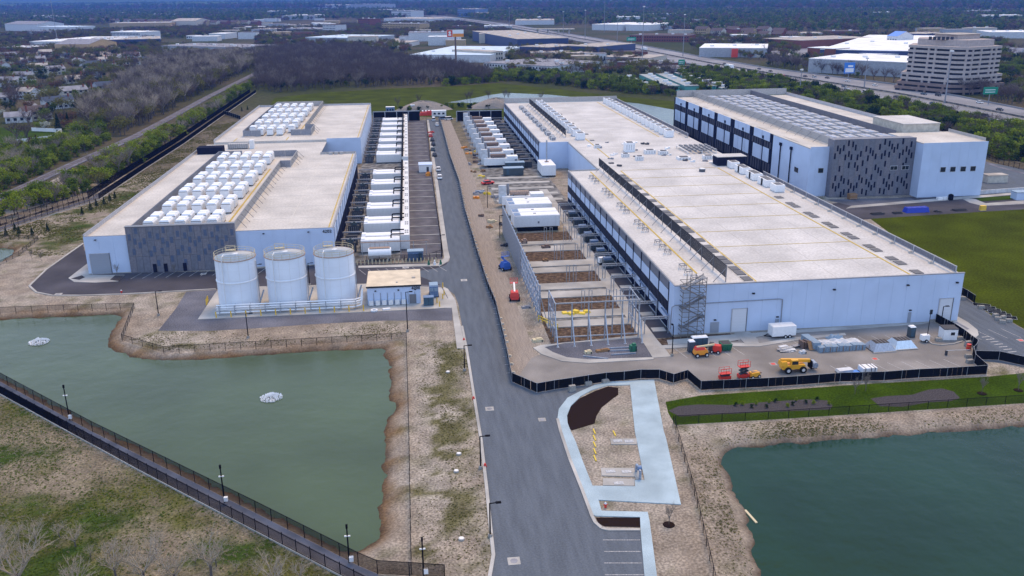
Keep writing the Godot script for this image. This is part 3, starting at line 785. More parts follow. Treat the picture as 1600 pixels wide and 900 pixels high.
func build_left_hall() -> void:
	var t := thing("data_hall", "long white data hall numbered 4202 with a grey and blue patterned front", "building", V3(-50.7, 0, -275))
	var dk := 9.2
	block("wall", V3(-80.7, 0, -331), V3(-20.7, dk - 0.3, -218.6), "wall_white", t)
	block("roof", V3(-80.7, dk - 0.3, -361), V3(-34, dk, -218.6), "roof_cream", t)
	block("roof", V3(-34, dk - 0.3, -331), V3(-20.7, dk, -218.6), "roof_cream", t)
	front_panels(t, -80.8, -70.5, -218.6, 0.25, 9.6, "wall_white", 3.4)
	front_panels(t, -44.6, -20.6, -218.6, 0.25, 9.6, "wall_white", 3.0)
	block("plinth", V3(-80.9, 0, -218.6), V3(-20.5, 0.25, -218.42), "pale_concrete", t)
	block("core", V3(-70.5, 0, -219.2), V3(-44.6, 11.6, -218.1), "slate_panel", t)
	facade(t, -70.6, -44.5, -218.1, 11.8, accents_left, 0.72, 1.55, 1.6, "blue_slate")
	block("facade_coping", V3(-70.7, 11.8, -219.3), V3(-44.4, 11.9, -217.8), "unit_dark", t)
	roller_door(t, V3(-79.9, 0.13, -218.5), V3(-75.34, 5.22, -218.5), -218.5)
	text("4202", 0.75, V3(-22.18, 8.77, -218.4), t)
	for p in [[148, 373], [471, 361], [310, 427.5]]: pass
	for x in [-78.2, -38.0, -27.0]: block("wall_lamp", V3(x, 8.7, -218.5), V3(x + 0.45, 8.9, -218.1), "letter", t)
	for x in [-65.2, -62.6, -58.0]:
		block("service_door", V3(x, 0.1, -217.98), V3(x + 0.9, 2.2, -217.9), "navy", t)
	parapet_run(t, [Vector2(-80.65, -218.7), Vector2(-80.65, -345)], dk, 10.1)
	parapet_run(t, [Vector2(-80.5, -218.7), Vector2(-70.6, -218.7)], dk, 9.62, "wall_white")
	parapet_run(t, [Vector2(-44.5, -218.7), Vector2(-20.75, -218.7)], dk, 9.62, "wall_white")
	parapet_run(t, [Vector2(-20.85, -218.9), Vector2(-20.85, -331)], dk, 9.62, "screen_light")
	parapet_run(t, [Vector2(-33.8, -331.1), Vector2(-20.9, -331.1)], dk, 9.9, "screen_light")
	# a navy stair head behind, and screens round the cooling units
	block("stair_head", V3(-79.5, dk, -343), V3(-70.4, 11.7, -338), "navy", t)
	screen_line(t, V3(-69.6, dk, -219.4), V3(-69.6, dk, -329), 2.5, "screen_grey", 5.5)
	screen_line(t, V3(-45.0, dk, -306), V3(-45.0, dk, -219.4), 2.5, "screen_light", 5.5, V3(2.3, 0, 1.0))
	screen_line(t, V3(-45.0, dk, -306), V3(-41.6, dk, -306), 2.5, "screen_grey", 3.4)
	screen_line(t, V3(-41.6, dk, -327), V3(-41.6, dk, -306), 2.5, "screen_light", 5.5, V3(2.3, 0, 1.0))
	screen_line(t, V3(-69.6, dk, -329), V3(-61.5, dk, -329), 2.5, "screen_grey", 4.0)
	screen_line(t, V3(-50.5, dk, -327), V3(-41.6, dk, -327), 2.5, "screen_grey", 4.4)
	roof_line(t, V3(-48.2, dk + 0.025, -220), V3(-48.2, dk + 0.025, -304), 0.5, "roof_yellow", "walkway_stripe")
	roof_line(t, V3(-21.9, dk + 0.025, -220), V3(-21.9, dk + 0.025, -330), 0.3, "roof_yellow", "walkway_stripe")
	for i in 7: roof_line(t, V3(-42.5, dk + 0.01, -232 - i * 14.0), V3(-22.3, dk + 0.01, -232 - i * 14.0), 0.1, "roof_seam", "roof_seam")
	roof_line(t, V3(-32.5, dk + 0.02, -226), V3(-32.5, dk + 0.02, -318), 0.14, "roof_seam", "roof_seam")
	for i in 3: block("roof_box", V3(-30.5 + i * 1.9, dk, -330.6), V3(-29.2 + i * 1.9, dk + 0.9, -329.8), "screen_light", t)
	# slate and white east wall, seen almost edge on
	for i in 14:
		var z := -221.0 - i * 7.8
		block("east_panel", V3(-20.62, 5.6, z), V3(-20.5, 9.2, z - 5.2), "wall_white", t)
		block("east_louvre", V3(-20.62, 0.3, z), V3(-20.52, 5.2, z - 6.9), "navy", t)
	var u: Node3D = null
	for k in 6:
		for j in 2:
			for i in 5:
				var at := V3(-66.0 + i * 3.85, dk, -223.8 - k * 18.2 - j * 6.2)
				var label := "white cooling unit, %s from the left in the %s row behind the patterned front" % [nth(i), nth(k * 2 + j)]
				if u == null: u = cooling_unit(label, at)
				else: copy(u, at, label)
	cooler = u
	# the hall behind
	var f := thing("data_hall", "farther cream-roofed data hall behind the hall numbered 4202", "building", V3(-50, 0, -418))
	dk = 10.1
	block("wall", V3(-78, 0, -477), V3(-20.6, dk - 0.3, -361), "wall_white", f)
	block("roof", V3(-78, dk - 0.3, -477), V3(-20.6, dk, -361), "roof_cream", f)
	front_panels(f, -34, -20.5, -361, 0.2, 10.5, "wall_white", 3.4)
	block("roof_step", V3(-78, 9.0, -361), V3(-34.05, 10.09, -360.9), "roof_cream", f)
	parapet_run(f, [Vector2(-77.9, -361), Vector2(-77.9, -477)], dk, 11.0)
	parapet_run(f, [Vector2(-77.9, -477), Vector2(-20.7, -477)], dk, 10.9)
	parapet_run(f, [Vector2(-20.7, -361.2), Vector2(-20.7, -477)], dk, 10.5, "screen_light")
	screen_line(f, V3(-68.6, dk, -373), V3(-68.6, dk, -484 + 8), 2.6, "screen_grey", 5.5)
	screen_line(f, V3(-68.6, dk, -373), V3(-61.5, dk, -373), 2.6, "screen_grey", 3.6)
	screen_line(f, V3(-49.5, dk, -373), V3(-41.2, dk, -373), 2.6, "screen_grey", 4.2)
	screen_line(f, V3(-41.2, dk, -388), V3(-41.2, dk, -373), 2.6, "screen_light", 5.0, V3(2.3, 0, 1.0))
	screen_line(f, V3(-45.2, dk, -388), V3(-41.2, dk, -388), 2.6, "screen_grey", 4.0)
	screen_line(f, V3(-45.2, dk, -476), V3(-45.2, dk, -388), 2.6, "screen_light", 5.5, V3(2.3, 0, 1.0))
	screen_line(f, V3(-68.6, dk, -476), V3(-45.2, dk, -476), 2.6, "screen_light", 5.5)
	roof_line(f, V3(-47.3, dk + 0.025, -388), V3(-47.3, dk + 0.025, -474), 0.5, "roof_yellow", "walkway_stripe")
	for x in [-70.5, -50.0]: roof_line(f, V3(x, dk + 0.025, -361.5), V3(x, dk + 0.025, -370), 0.4, "roof_yellow", "walkway_stripe")
	roof_line(f, V3(-31.0, dk + 0.02, -378), V3(-31.0, dk + 0.02, -468), 0.16, "roof_seam", "roof_seam")
	for i in 6: roof_line(f, V3(-44.0, dk + 0.01, -380 - i * 16.0), V3(-22.0, dk + 0.01, -380 - i * 16.0), 0.12, "roof_seam", "roof_seam")
	roof_line(f, V3(-21.8, dk + 0.025, -363), V3(-21.8, dk + 0.025, -476), 0.3, "roof_yellow", "walkway_stripe")
	for k in 5:
		for j in 2:
			for i in 5:
				if k == 0 and j == 0 and (i < 1 or i > 3): continue
				copy(cooler, V3(-66.0 + i * 3.95, dk, -377.0 - k * 19.6 - j * 6.4), "white cooling unit, %s from the left in the %s row of the farther hall" % [nth(i), nth(k * 2 + j)])
	var r := thing("roof_duct_unit", "grey ribbed air duct unit on the cream roof between the left halls", "roof unit", V3(-66.5, 9.2, -349))
	var k := MB.new()
	k.box(V3(0, 0.3, 0), V3(7.5, 1.7, 2.2))
	part("casing", k, "screen_light", r)
	k = MB.new()
	for i in 9: k.box(V3(-3.3 + i * 0.82, 0.25, 1.15), V3(0.12, 1.9, 0.12))
	part("rib", k, "unit_dark", r)
	k = MB.new()
	k.box(V3(5.2, 0, -0.5), V3(1.6, 3.2, 2.4))
	part("riser", k, "unit_grey", r)
	# number plate house by the tanks comes with the tank farm

var cooler: Node3D

func roof_hatch(label: String, at: Vector3, s: Vector3, g: String) -> void:
	var t := thing("roof_mat", label, "roof mat", at, 0, g)
	var k := MB.new()
	k.box(Vector3.ZERO, V3(s.x + 0.5, 0.06, s.z + 0.5))
	part("curb", k, "roof_cream", t)
	k = MB.new()
	k.box(V3(0, 0.06, 0), s)
	part("cover", k, "mat_dark", t)

func west_wall(t: Node3D, x: float, za: float, zb: float, n: int, top: float) -> void:
	for i in n:
		var a := za + (zb - za) * i / n
		var b := za + (zb - za) * (i + 1) / n
		block("slate_band", V3(x - 0.06, top - 2.1, a - 0.35), V3(x, top - 0.25, b + 0.05), "slate_panel", t)
		block("white_panel", V3(x - 0.12, top - 4.4, a - 0.35), V3(x, top - 2.15, b + 0.35), "wall_white", t)
		var l := block("louvre_band", V3(x - 0.04, top - 6.7, a - 0.35), V3(x, top - 4.45, b + 0.05), "navy", t)
		var k := MB.new()
		for r in 7:
			var z := a + (b - a) * (r + 0.5) / 7
			k.box(V3(x - 0.1, top - 6.65, z), V3(0.12, 2.15, 0.35))
		part("rib", k, "navy_rib", l)
		block("white_panel", V3(x - 0.12, top - 8.5, a - 0.35), V3(x, top - 6.75, b + 0.35), "wall_white", t)
		block("dark_bay", V3(x - 0.05, 0.2, a - 0.2), V3(x, top - 8.55, b + 0.2), "navy", t)
		block("pier", V3(x - 0.2, 0, a - 0.15), V3(x, top - 0.25, a + 0.2), "navy", t)

func build_right_hall() -> void:
	var t := thing("data_hall", "white-roofed data hall with navy ribbed side beside the scaffold tower", "building", V3(80, 0, -220))
	var dk := 10.0
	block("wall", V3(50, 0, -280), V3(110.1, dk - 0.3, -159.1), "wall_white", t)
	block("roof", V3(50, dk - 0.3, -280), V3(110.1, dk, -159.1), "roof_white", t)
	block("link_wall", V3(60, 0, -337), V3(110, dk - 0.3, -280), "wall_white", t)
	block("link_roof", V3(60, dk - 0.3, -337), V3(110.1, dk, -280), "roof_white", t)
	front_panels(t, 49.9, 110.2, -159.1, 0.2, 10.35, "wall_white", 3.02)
	block("plinth", V3(49.8, 0, -159.1), V3(110.3, 0.2, -158.9), "pale_concrete", t)
	block("coping", V3(49.8, 10.35, -159.4), V3(110.3, 10.5, -158.95), "screen_grey", t)
	parapet_run(t, [Vector2(50.05, -159.4), Vector2(50.05, -280)], dk, 10.3, "screen_light", 0.25)
	parapet_run(t, [Vector2(50.2, -280), Vector2(60, -280)], dk, 10.3, "screen_light", 0.25)
	parapet_run(t, [Vector2(60.1, -280.2), Vector2(60.1, -337)], dk, 10.25, "screen_light", 0.2)
	block("corner_panel", V3(49.9, 0.2, -163), V3(50, 10.3, -159.2), "wall_white", t)
	west_wall(t, 50.0, -163.0, -279.6, 16, 10.2)
	# doors, lamps and a conduit on the front
	roller_door(t, V3(61.88, 0.39, -159), V3(64.84, 5.02, -159), -159.0, "pale_door")
	roller_door(t, V3(105.74, 0.45, -159), V3(108.51, 5.05, -159), -159.0, "pale_door")
	for p in [[V3(57.52, 0.21, -159), V3(59.31, 2.17, -159)], [V3(70.96, 0.32, -159), V3(71.73, 2.21, -159)], [V3(99.2, 0.37, -159), V3(99.9, 2.29, -159)]]:
		var d := block("service_door", V3(p[0].x, 0.25, -159.02), V3(p[1].x, 2.45, -158.94), "grey_door", t)
		sub("door_lamp", V3((p[0].x + p[1].x) / 2 - 0.25, 2.8, -159.02), V3((p[0].x + p[1].x) / 2 + 0.25, 3.05, -158.8), "letter", d)
	for p in [V3(65.92, 8.07, -159), V3(82.67, 8.08, -159), V3(98.23, 8.29, -159), V3(108.81, 8.35, -159)]:
		block("wall_lamp", V3(p.x - 0.25, p.y, -159.02), V3(p.x + 0.25, p.y + 0.25, -158.6), "letter", t)
	var k := MB.new()
	k.path([V3(49.26, 1.53, -158.85), V3(49.43, 6.11, -158.85), V3(50.05, 6.48, -158.85), V3(55.89, 6.6, -158.85), V3(71.39, 6.78, -158.85), V3(72.07, 6.61, -158.85), V3(72.12, 1.7, -158.85)], 0.09)
	wpart("conduit", k, "screen_grey", t)
	# roof markings and fittings
	for x in [57.0, 67.0, 99.5]: roof_line(t, V3(x, dk + 0.025, -160.5 if x > 60 else -167.5), V3(x, dk + 0.025, -278), 0.42, "roof_yellow", "walkway_stripe")
	for i in 9: roof_line(t, V3(67.3, dk + 0.03, -173.0 - i * 13.2), V3(99.2, dk + 0.03, -173.0 - i * 13.2), 0.18, "roof_yellow", "expansion_joint")
	for i in 3: roof_line(t, V3(75.0 + i * 9.0, dk + 0.012, -160.5), V3(75.0 + i * 9.0, dk + 0.012, -300), 0.07, "roof_seam", "roof_seam")
	for i in 4: roof_line(t, V3(60.5, dk + 0.012, -286.0 - i * 13.0), V3(108, dk + 0.012, -286.0 - i * 13.0), 0.1, "roof_seam", "roof_seam")
	roof_line(t, V3(68.5, dk + 0.025, -300), V3(68.5, dk + 0.025, -336), 0.42, "roof_yellow", "walkway_stripe")
	screen_rail(t, V3(61.0, dk, -161.5), V3(61.0, dk, -284), 16)
	guard(t, V3(108.6, dk, -159.6), V3(108.6, dk, -262), 13)
	for s in [[65.7, -162.6], [65.7, -166.4], [65.7, -169.6], [65.7, -174.2], [65.7, -177.4], [65.7, -183.0], [65.7, -186.4], [65.7, -192.2], [65.7, -200.4], [65.7, -203.6], [65.7, -210.0], [65.7, -217.2], [65.7, -220.6], [65.7, -226.5], [65.7, -234.0], [65.7, -242.0], [65.7, -250.2], [65.7, -254.0], [65.7, -262.0], [65.7, -266.0], [65.7, -270.0]]:
		roof_hatch("dark roof mat, %s from the front along the railing on the white roof" % nth(mat_n), V3(s[0], dk, s[1]), V3(1.9, 0.14, 2.6), "dark mats beside the roof railing")
		mat_n += 1
	mat_n = 0
	for s in [-162.0, -168.4, -171.8, -178.4, -181.6, -189.0, -192.4, -199.4, -202.6, -210.0, -213.4, -221.4, -224.8, -232.5]:
		roof_hatch("dark roof mat, %s from the front along the right yellow stripe" % nth(mat_n), V3(101.6, dk, s), V3(1.9, 0.14, 2.5), "dark mats beside the right stripe")
		mat_n += 1
	# small pipe frames in threes
	for g in 6:
		for j in 3:
			var z := -163.5 - g * 19.2 - j * 4.0
			if z < -276.0: continue
			var c := thing("pipe_cradle", "small steel pipe frame on the white roof, %s of the %s cluster from the front" % [nth(j), nth(g)], "pipe frame", V3(55.2, dk, z), 0, "pipe frames by the left yellow stripe")
			k = MB.new()
			for q in [[-0.55, -0.7], [0.55, -0.7], [0.55, 0.7], [-0.55, 0.7]]: k.box(V3(q[0], 0, q[1]), V3(0.1, 0.75, 0.1))
			part("leg", k, "unit_dark", c)
			k = MB.new()
			k.beam(V3(-0.6, 0.8, -0.7), V3(0.6, 0.8, -0.7), 0.16, 0.12); k.beam(V3(-0.6, 0.8, 0.7), V3(0.6, 0.8, 0.7), 0.16, 0.12)
			k.beam(V3(-0.6, 0.81, -0.7), V3(-0.6, 0.81, 0.7), 0.16, 0.12); k.beam(V3(0.6, 0.81, -0.7), V3(0.6, 0.81, 0.7), 0.16, 0.12)
			part("top_rail", k, "unit_dark", c)
			k = MB.new()
			for q in 3: k.rod(V3(-1.2 + q * 0.5, 0, 1.1), V3(-1.2 + q * 0.5, 0.5, 1.1), 0.1, 0.1, 6)
			part("stub_pipe", k, "unit_grey", c)
	# boxes by the far right stripe
	for i in 8:
		var z := -241.0 - i * 4.9 - (2.2 if i % 2 else 0.0)
		box_unit("white roof box with a dark grille, %s from the front beside the right stripe" % nth(i), V3(104.6, dk, z), V3(2.8, 2.0, 4.0), "boxes by the right stripe")
	block("stair_head", V3(100.5, dk, -286), V3(110, 12.9, -281), "navy", t)
	block("stair_roof", V3(100.2, 12.9, -286.3), V3(110.3, 13.1, -280.7), "roof_white", t)
	roof_clutter(dk)
	# the far half
	var f := thing("data_hall", "farther data hall with two rows of boxes on its white roof", "building", V3(80, 0, -404))
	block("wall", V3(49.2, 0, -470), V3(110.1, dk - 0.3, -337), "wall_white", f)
	block("roof", V3(49.2, dk - 0.3, -470), V3(110.1, dk + 0.003, -337), "roof_white", f)
	front_panels(f, 49.1, 60.3, -337, 0.2, 10.4, "wall_white", 3.7)
	west_wall(f, 49.2, -341.0, -469.8, 17, 10.3)
	screen_line(f, V3(49.4, dk, -470), V3(110, dk, -470), 2.6, "screen_light", 5.0)
	parapet_run(f, [Vector2(49.3, -337.2), Vector2(49.3, -470)], dk, 10.4, "screen_grey", 0.25)
	screen_rail(f, V3(61.4, dk, -350), V3(61.4, dk, -460), 14)
	guard(f, V3(109.0, dk, -341), V3(109.0, dk, -469), 14)
	for i in 9: roof_line(f, V3(70, dk + 0.018, -346.0 - i * 13.6), V3(98, dk + 0.018, -346.0 - i * 13.6), 0.22, "roof_seam", "roof_seam")
	roof_line(f, V3(68.5, dk + 0.025, -337), V3(68.5, dk + 0.025, -346), 0.42, "roof_yellow", "walkway_stripe")
	roof_line(f, V3(98.4, dk + 0.025, -345), V3(98.4, dk + 0.025, -466), 0.42, "roof_yellow", "walkway_stripe")
	for i in 13: box_unit("tall white roof box, %s from the front in the left row of the farther roof" % nth(i), V3(66.2, dk, -344.5 - i * 9.4), V3(3.2, 2.6, 4.4), "left row of roof boxes")
	for i in 17: box_unit("tall white roof box, %s from the front in the right row of the farther roof" % nth(i), V3(102.3, dk, -345.0 - i * 7.2), V3(3.0, 2.6, 4.2), "right row of roof boxes")
	for i in 9:
		var p := thing("pipe_cluster", "grey cluster of roof pipes, %s from the front on the farther roof" % nth(i), "pipe cluster", V3(55.4, dk, -346.0 - i * 12.2), 0, "pipe clusters on the farther roof")
		for j in 4:
			k = MB.new()
			k.path([V3(-0.9, 0, -3 + j * 1.8), V3(-0.9, 1.3, -3 + j * 1.8), V3(0.9, 1.3, -3 + j * 1.8), V3(0.9, 0, -3 + j * 1.8)], 0.2)
			part("pipe", k, "unit_grey" if j % 2 else "unit_dark", p)
		k = MB.new()
		k.box(V3(0, 0, 0), V3(1.0, 1.0, 6.0))
		part("duct", k, "screen_grey", p)
	for i in 6:
		roof_hatch("dark roof mat, %s from the front between the rows of boxes" % nth(i), V3(70.2 + (i % 2) * 0.8, dk, -340.5 - i * 16.0), V3(1.6, 0.14, 1.8), "dark mats between the box rows")

var mat_n := 0

func box_unit(label: String, at: Vector3, s: Vector3, g: String) -> void:
	var t := thing("roof_box", label, "roof unit", at, 0, g)
	var k := MB.new()
	k.box(V3(0, 0.1, 0), s)
	part("casing", k, "unit_white", t)
	k = MB.new()
	k.box(V3(0, s.y + 0.1, 0), V3(s.x * 0.72, 0.08, s.z * 0.72))
	part("grille", k, "mat_dark", t)
	k = MB.new()
	k.box(V3(0, 0.0, 0), V3(s.x * 0.9, 0.1, s.z * 0.9))
	part("curb", k, "unit_dark", t)

func screen_rail(t: Node3D, a: Vector3, b: Vector3, n: int) -> void:   # dark openwork railing of tall bars with stays
	for i in n:
		var p := a.lerp(b, float(i) / n)
		var q := a.lerp(b, float(i + 1) / n)
		var d := (q - p).normalized()
		var k := MB.new()
		for y in [0.9, 3.3]: k.beam(p + V3(0, y, 0) + d * 0.1, q + V3(0, y, 0) - d * 0.1, 0.1, 0.14)
		var bars := int(p.distance_to(q) / 0.55)
		for r in bars: k.box(p.lerp(q, (r + 0.5) / bars) + V3(0, 0.95, 0), V3(0.1, 2.3, 0.27))
		wpart("railing_panel", k, "louvre", t)
		k = MB.new()
		k.box(p, V3(0.16, 3.5, 0.16))
		wpart("post", k, "unit_dark", t)
		k = MB.new()
		k.beam(p + V3(0, 2.9, 0), p + V3(-2.6, 0.05, 0), 0.1, 0.1)
		wpart("stay", k, "unit_dark", t)

func guard(t: Node3D, a: Vector3, b: Vector3, n: int) -> void:   # slatted guard panels on posts along the roof edge
	for i in n:
		var p := a.lerp(b, float(i) / n)
		var q := a.lerp(b, float(i + 1) / n)
		var d := (q - p).normalized()
		var k := MB.new()
		k.beam(p + V3(0, 1.05, 0) + d * 0.15, q + V3(0, 1.05, 0) - d * 0.15, 0.06, 1.0)
		var bars := int(p.distance_to(q) / 0.8)
		for r in bars: k.box(p.lerp(q, (r + 0.5) / bars) + V3(0, 0.6, 0), V3(0.14, 0.9, 0.1))
		wpart("guard_panel", k, "slate_panel", t)
		k = MB.new()
		for y in [0.45, 1.7]: k.beam(p + V3(0, y, 0), q + V3(0, y, 0), 0.14, 0.14)
		k.box(p, V3(0.18, 1.8, 0.18))
		wpart("guard_frame", k, "parapet", t)
		block("footing", p + V3(-1.1, 0, -0.3), p + V3(-0.4, 0.5, 0.3), "roof_cream", t)

func roof_clutter(dk: float) -> void:
	var items := [[V3(78.69, 10, -314.43), V3(3.6, 3.2, 3.6), "big white cube-shaped unit among clutter on the white roof"], [V3(84.62, 10, -307.93), V3(4.0, 1.4, 2.6), "low grey unit to the right of the cube-shaped roof unit"], [V3(88.98, 10, -305.85), V3(3.4, 1.3, 2.6), "low pale unit with dark lid, right of the low grey roof unit"], [V3(68.65, 10, -323.28), V3(2.2, 1.2, 2.0), "small white unit beside the left yellow stripe near the notch"], [V3(101.74, 10, -294.61), V3(3.6, 1.2, 2.4), "low grey unit below the rack of dark slats"], [V3(74.52, 10, -303), V3(2.6, 1.2, 2.2), "small grey unit in front of the cube-shaped roof unit"], [V3(77.82, 10, -296.08), V3(2.6, 1.4, 2.2), "tan framed unit in front of the low grey roof unit"], [V3(93.12, 10, -294.78), V3(4.6, 0.9, 3.0), "long bundle of grey parts lying on the white roof"]]
	for it in items:
		var t := thing("roof_unit", it[2], "roof unit", it[0])
		var k := MB.new()
		var s: Vector3 = it[1]
		k.taper(Vector3.ZERO, s, V3(s.x * 0.94, 0, s.z * 0.94))
		part("casing", k, "unit_grey" if s.y < 2 else "unit_white", t)
		k = MB.new()
		k.box(V3(0, s.y, 0), V3(s.x * 0.6, 0.2, s.z * 0.6))
		part("fan", k, "mat_dark", t)
		k = MB.new()
		for i in 4: k.box(V3(-s.x * 0.36 + i * s.x * 0.24, s.y * 0.2, s.z * 0.485), V3(0.1, s.y * 0.6, 0.08))
		part("grille", k, "unit_dark", t)
	var r := thing("slat_rack", "rack of dark slats on the white roof near the tall right hall", "rack", V3(103.13, 10, -310.29))
	for i in 6:
		for j in 4:
			var k := MB.new()
			k.box(V3(-4.5 + i * 1.9, 0.9, -6.0 + j * 3.4), V3(0.9, 0.5, 2.4))
			part("slat", k, "unit_dark", r)
	var k2 := MB.new()
	for i in 3:
		k2.beam(V3(-5.5 + i * 5.2, 0.8, -8), V3(-5.5 + i * 5.2, 0.8, 6), 0.25, 0.2)
		for z in [-8.0, -1.0, 6.0]: k2.box(V3(-5.5 + i * 5.2, 0, z), V3(0.2, 0.8, 0.2))
	part("frame", k2, "unit_grey", r)
	var cl := thing("vent_drum", "small dark drum-shaped vent alone on the white roof", "vent", V3(92.5, 10, -272.65))
	k2 = MB.new(); k2.rod(Vector3.ZERO, V3(0, 0.9, 0), 1.0, 1.0, 14); part("drum", k2, "mat_dark", cl)
	k2 = MB.new(); k2.rod(V3(0, 0.9, 0), V3(0, 1.05, 0), 1.15, 0.9, 14); part("lid", k2, "unit_grey", cl)
	var words_ := ["grey offcut of sheet metal", "dark offcut of sheet metal", "pale bundle of parts", "grey stack of parts"]
	for i in 26:
		var at := V3(rng.randf_range(66, 106), dk + 0.005, rng.randf_range(-335, -284))
		k2 = MB.new()
		k2.box(Vector3.ZERO, V3(rng.randf_range(0.6, 2.4), rng.randf_range(0.15, 0.6), rng.randf_range(0.6, 1.8)), rng.randf() * 3.0)
		k2.box(V3(0.5, 0, 0.4), V3(rng.randf_range(0.4, 1.2), rng.randf_range(0.3, 0.8), 0.5), rng.randf() * 3.0)
		var o := part("roof_debris", k2, ["unit_grey", "mat_dark", "unit_white", "screen_grey"][i % 4], self)
		o.position = at
		tag(o, words_[i % 4] + " among the scattered clutter on the white roof", "building material", "clutter of %ss on the white roof" % words_[i % 4])

func build_tower_hall() -> void:
	var t := thing("tall_data_hall", "tall pale blue data hall with navy bays and a dark speckled front", "building", V3(158, 0, -350))
	var dk := 16.0
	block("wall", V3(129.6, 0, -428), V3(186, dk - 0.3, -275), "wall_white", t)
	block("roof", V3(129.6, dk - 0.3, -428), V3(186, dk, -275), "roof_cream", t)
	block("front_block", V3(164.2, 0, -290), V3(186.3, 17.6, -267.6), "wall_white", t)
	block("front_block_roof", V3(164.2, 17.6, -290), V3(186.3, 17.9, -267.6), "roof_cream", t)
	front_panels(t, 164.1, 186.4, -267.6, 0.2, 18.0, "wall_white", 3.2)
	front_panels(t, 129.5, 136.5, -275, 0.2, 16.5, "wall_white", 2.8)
	block("core", V3(136.0, 0, -276.5), V3(164.1, 19.0, -272.1), "slate_panel", t)
	facade(t, 136.0, 164.1, -272.1, 19.2, accents_tower, 0.55, 1.9, 2.0, "navy")
	for p in [V3(157.38, 9.3, -271.9), V3(161.39, 9.28, -271.9)]:
		var w := block("window", V3(p.x - 1.3, p.y - 0.75, -271.98), V3(p.x + 1.3, p.y + 0.75, -271.85), "parapet", t)
		sub("pane", V3(p.x - 1.15, p.y - 0.6, -271.85), V3(p.x - 0.06, p.y + 0.6, -271.82), "glass_dark", w)
		sub("pane", V3(p.x + 0.06, p.y - 0.6, -271.85), V3(p.x + 1.15, p.y + 0.6, -271.82), "glass_dark", w)
	for p in [V3(171.89, 9.17, -267.4), V3(175.34, 9.17, -267.4), V3(178.9, 9.16, -267.4), V3(182.36, 9.16, -267.4), V3(133.7, 8.61, -274.9)]:
		var w := block("window", V3(p.x - 0.95, p.y - 0.85, p.z - 0.08), V3(p.x + 0.95, p.y + 0.85, p.z - 0.02), "parapet", t)
		sub("pane", V3(p.x - 0.85, p.y - 0.75, p.z - 0.02), V3(p.x + 0.85, p.y + 0.75, p.z + 0.02), "glass_dark", w)
	# navy bays on the west side
	var n := 6
	for i in n:
		var a := -306.0 - i * 20.6
		var b := a - 20.6
		block("navy_bay", V3(129.54, 0.3, b), V3(129.6, 15.9, a), "navy", t)
		var pieces := [0.13, 0.5, 0.9] if i % 2 == 0 else [0.1, 0.3, 0.68, 0.9]
		for j in pieces.size() - 1:
			var za: float = lerp(a, b, pieces[j]) - 0.15
			var zb: float = lerp(a, b, pieces[j + 1]) + 0.15
			block("white_panel", V3(129.44, 12.9, zb), V3(129.54, 16.1, za), "wall_white", t)
			block("white_panel", V3(129.44, 5.2, zb), V3(129.54, 10.3, za), "wall_white", t)
		for y in [[10.5, 12.7], [1.2, 4.9]]:
			for r in 8:
				var z: float = lerp(a, b, (r + 0.75) / 8.5)
				block("louvre", V3(129.4, y[0], z - 0.9), V3(129.54, y[1], z + 0.6), "navy_rib", t)
		var k := MB.new()
		k.box(V3(129.3, 0, lerp(a, b, 0.42)), V3(0.24, 14.0, 0.24))
		k.box(V3(129.26, 13.4, lerp(a, b, 0.42)), V3(0.5, 0.9, 0.7))
		wpart("downpipe", k, "navy", t)
	for z in [-289.5, -298.5]:
		var k := MB.new()
		k.box(V3(129.3, 0, z), V3(0.3, 13.6, 0.3))
		k.box(V3(129.26, 13.2, z), V3(0.55, 1.0, 1.3))
		wpart("downpipe", k, "navy", t)
	block("side_window", V3(129.5, 6.4, -286.0), V3(129.6, 8.0, -283.0), "glass_dark", t)
	parapet_run(t, [Vector2(131.1, -275), Vector2(131.1, -428)], dk, 15.9, "wall_white")
	parapet_run(t, [Vector2(186, -290), Vector2(186, -428)], dk, 17.3)
	screen_line(t, V3(130.0, dk, -428), V3(186, dk, -428), 3.2, "screen_light", 5.0)
	screen_line(t, V3(138.4, dk, -428), V3(138.4, dk, -280), 2.7, "screen_light", 7.5, V3(-2.6, 0, 0))
	screen_line(t, V3(167.6, dk, -429), V3(167.6, dk, -291), 2.6, "slate_panel", 7.0)
	block("roof_house", V3(170, dk, -312), V3(183.5, 20.6, -291), "wall_cream", t)
	block("roof_house_top", V3(169.8, 20.6, -312.2), V3(183.7, 20.8, -290.8), "roof_white", t)
	screen_line(t, V3(185.6, 17.9, -289), V3(185.6, 17.9, -268), 1.2, "screen_light", 5.0)
	for i in 14:
		for j in 4:
			var at := V3(143.5 + j * 6.2, dk, -290.0 - i * 9.6)
			var o := thing("dry_cooler", "flat grey dry cooler in the %s row, %s from the left on the tall hall" % [nth(i), nth(j)], "cooling unit", at, 0, "dry coolers on the tall hall")
			if dry == null:
				dry = []
				var k := MB.new()
				k.box(V3(0, 0.5, 0), V3(4.6, 0.9, 6.4))
				dry.append(k.mesh(M["cooler_pale"]))
				k = MB.new()
				for q in 3: k.rod(V3(0, 1.4, -2.0 + q * 2.0), V3(0, 1.55, -2.0 + q * 2.0), 0.85, 0.85, 10)
				dry.append(k.mesh(M["fan_grey"]))
				k = MB.new()
				for q in [[-2, -2.8], [2, -2.8], [2, 2.8], [-2, 2.8]]: k.box(V3(q[0], 0, q[1]), V3(0.15, 0.5, 0.15))
				dry.append(k.mesh(M["unit_dark"]))
			shape("casing", dry[0], o); shape("fan", dry[1], o); shape("legs", dry[2], o)
	# things left lying before the tall hall
	var bx := thing("crate", "brown wooden crate against the dark speckled front", "crate", V3(142.58, 0, -269.1), 0.1)
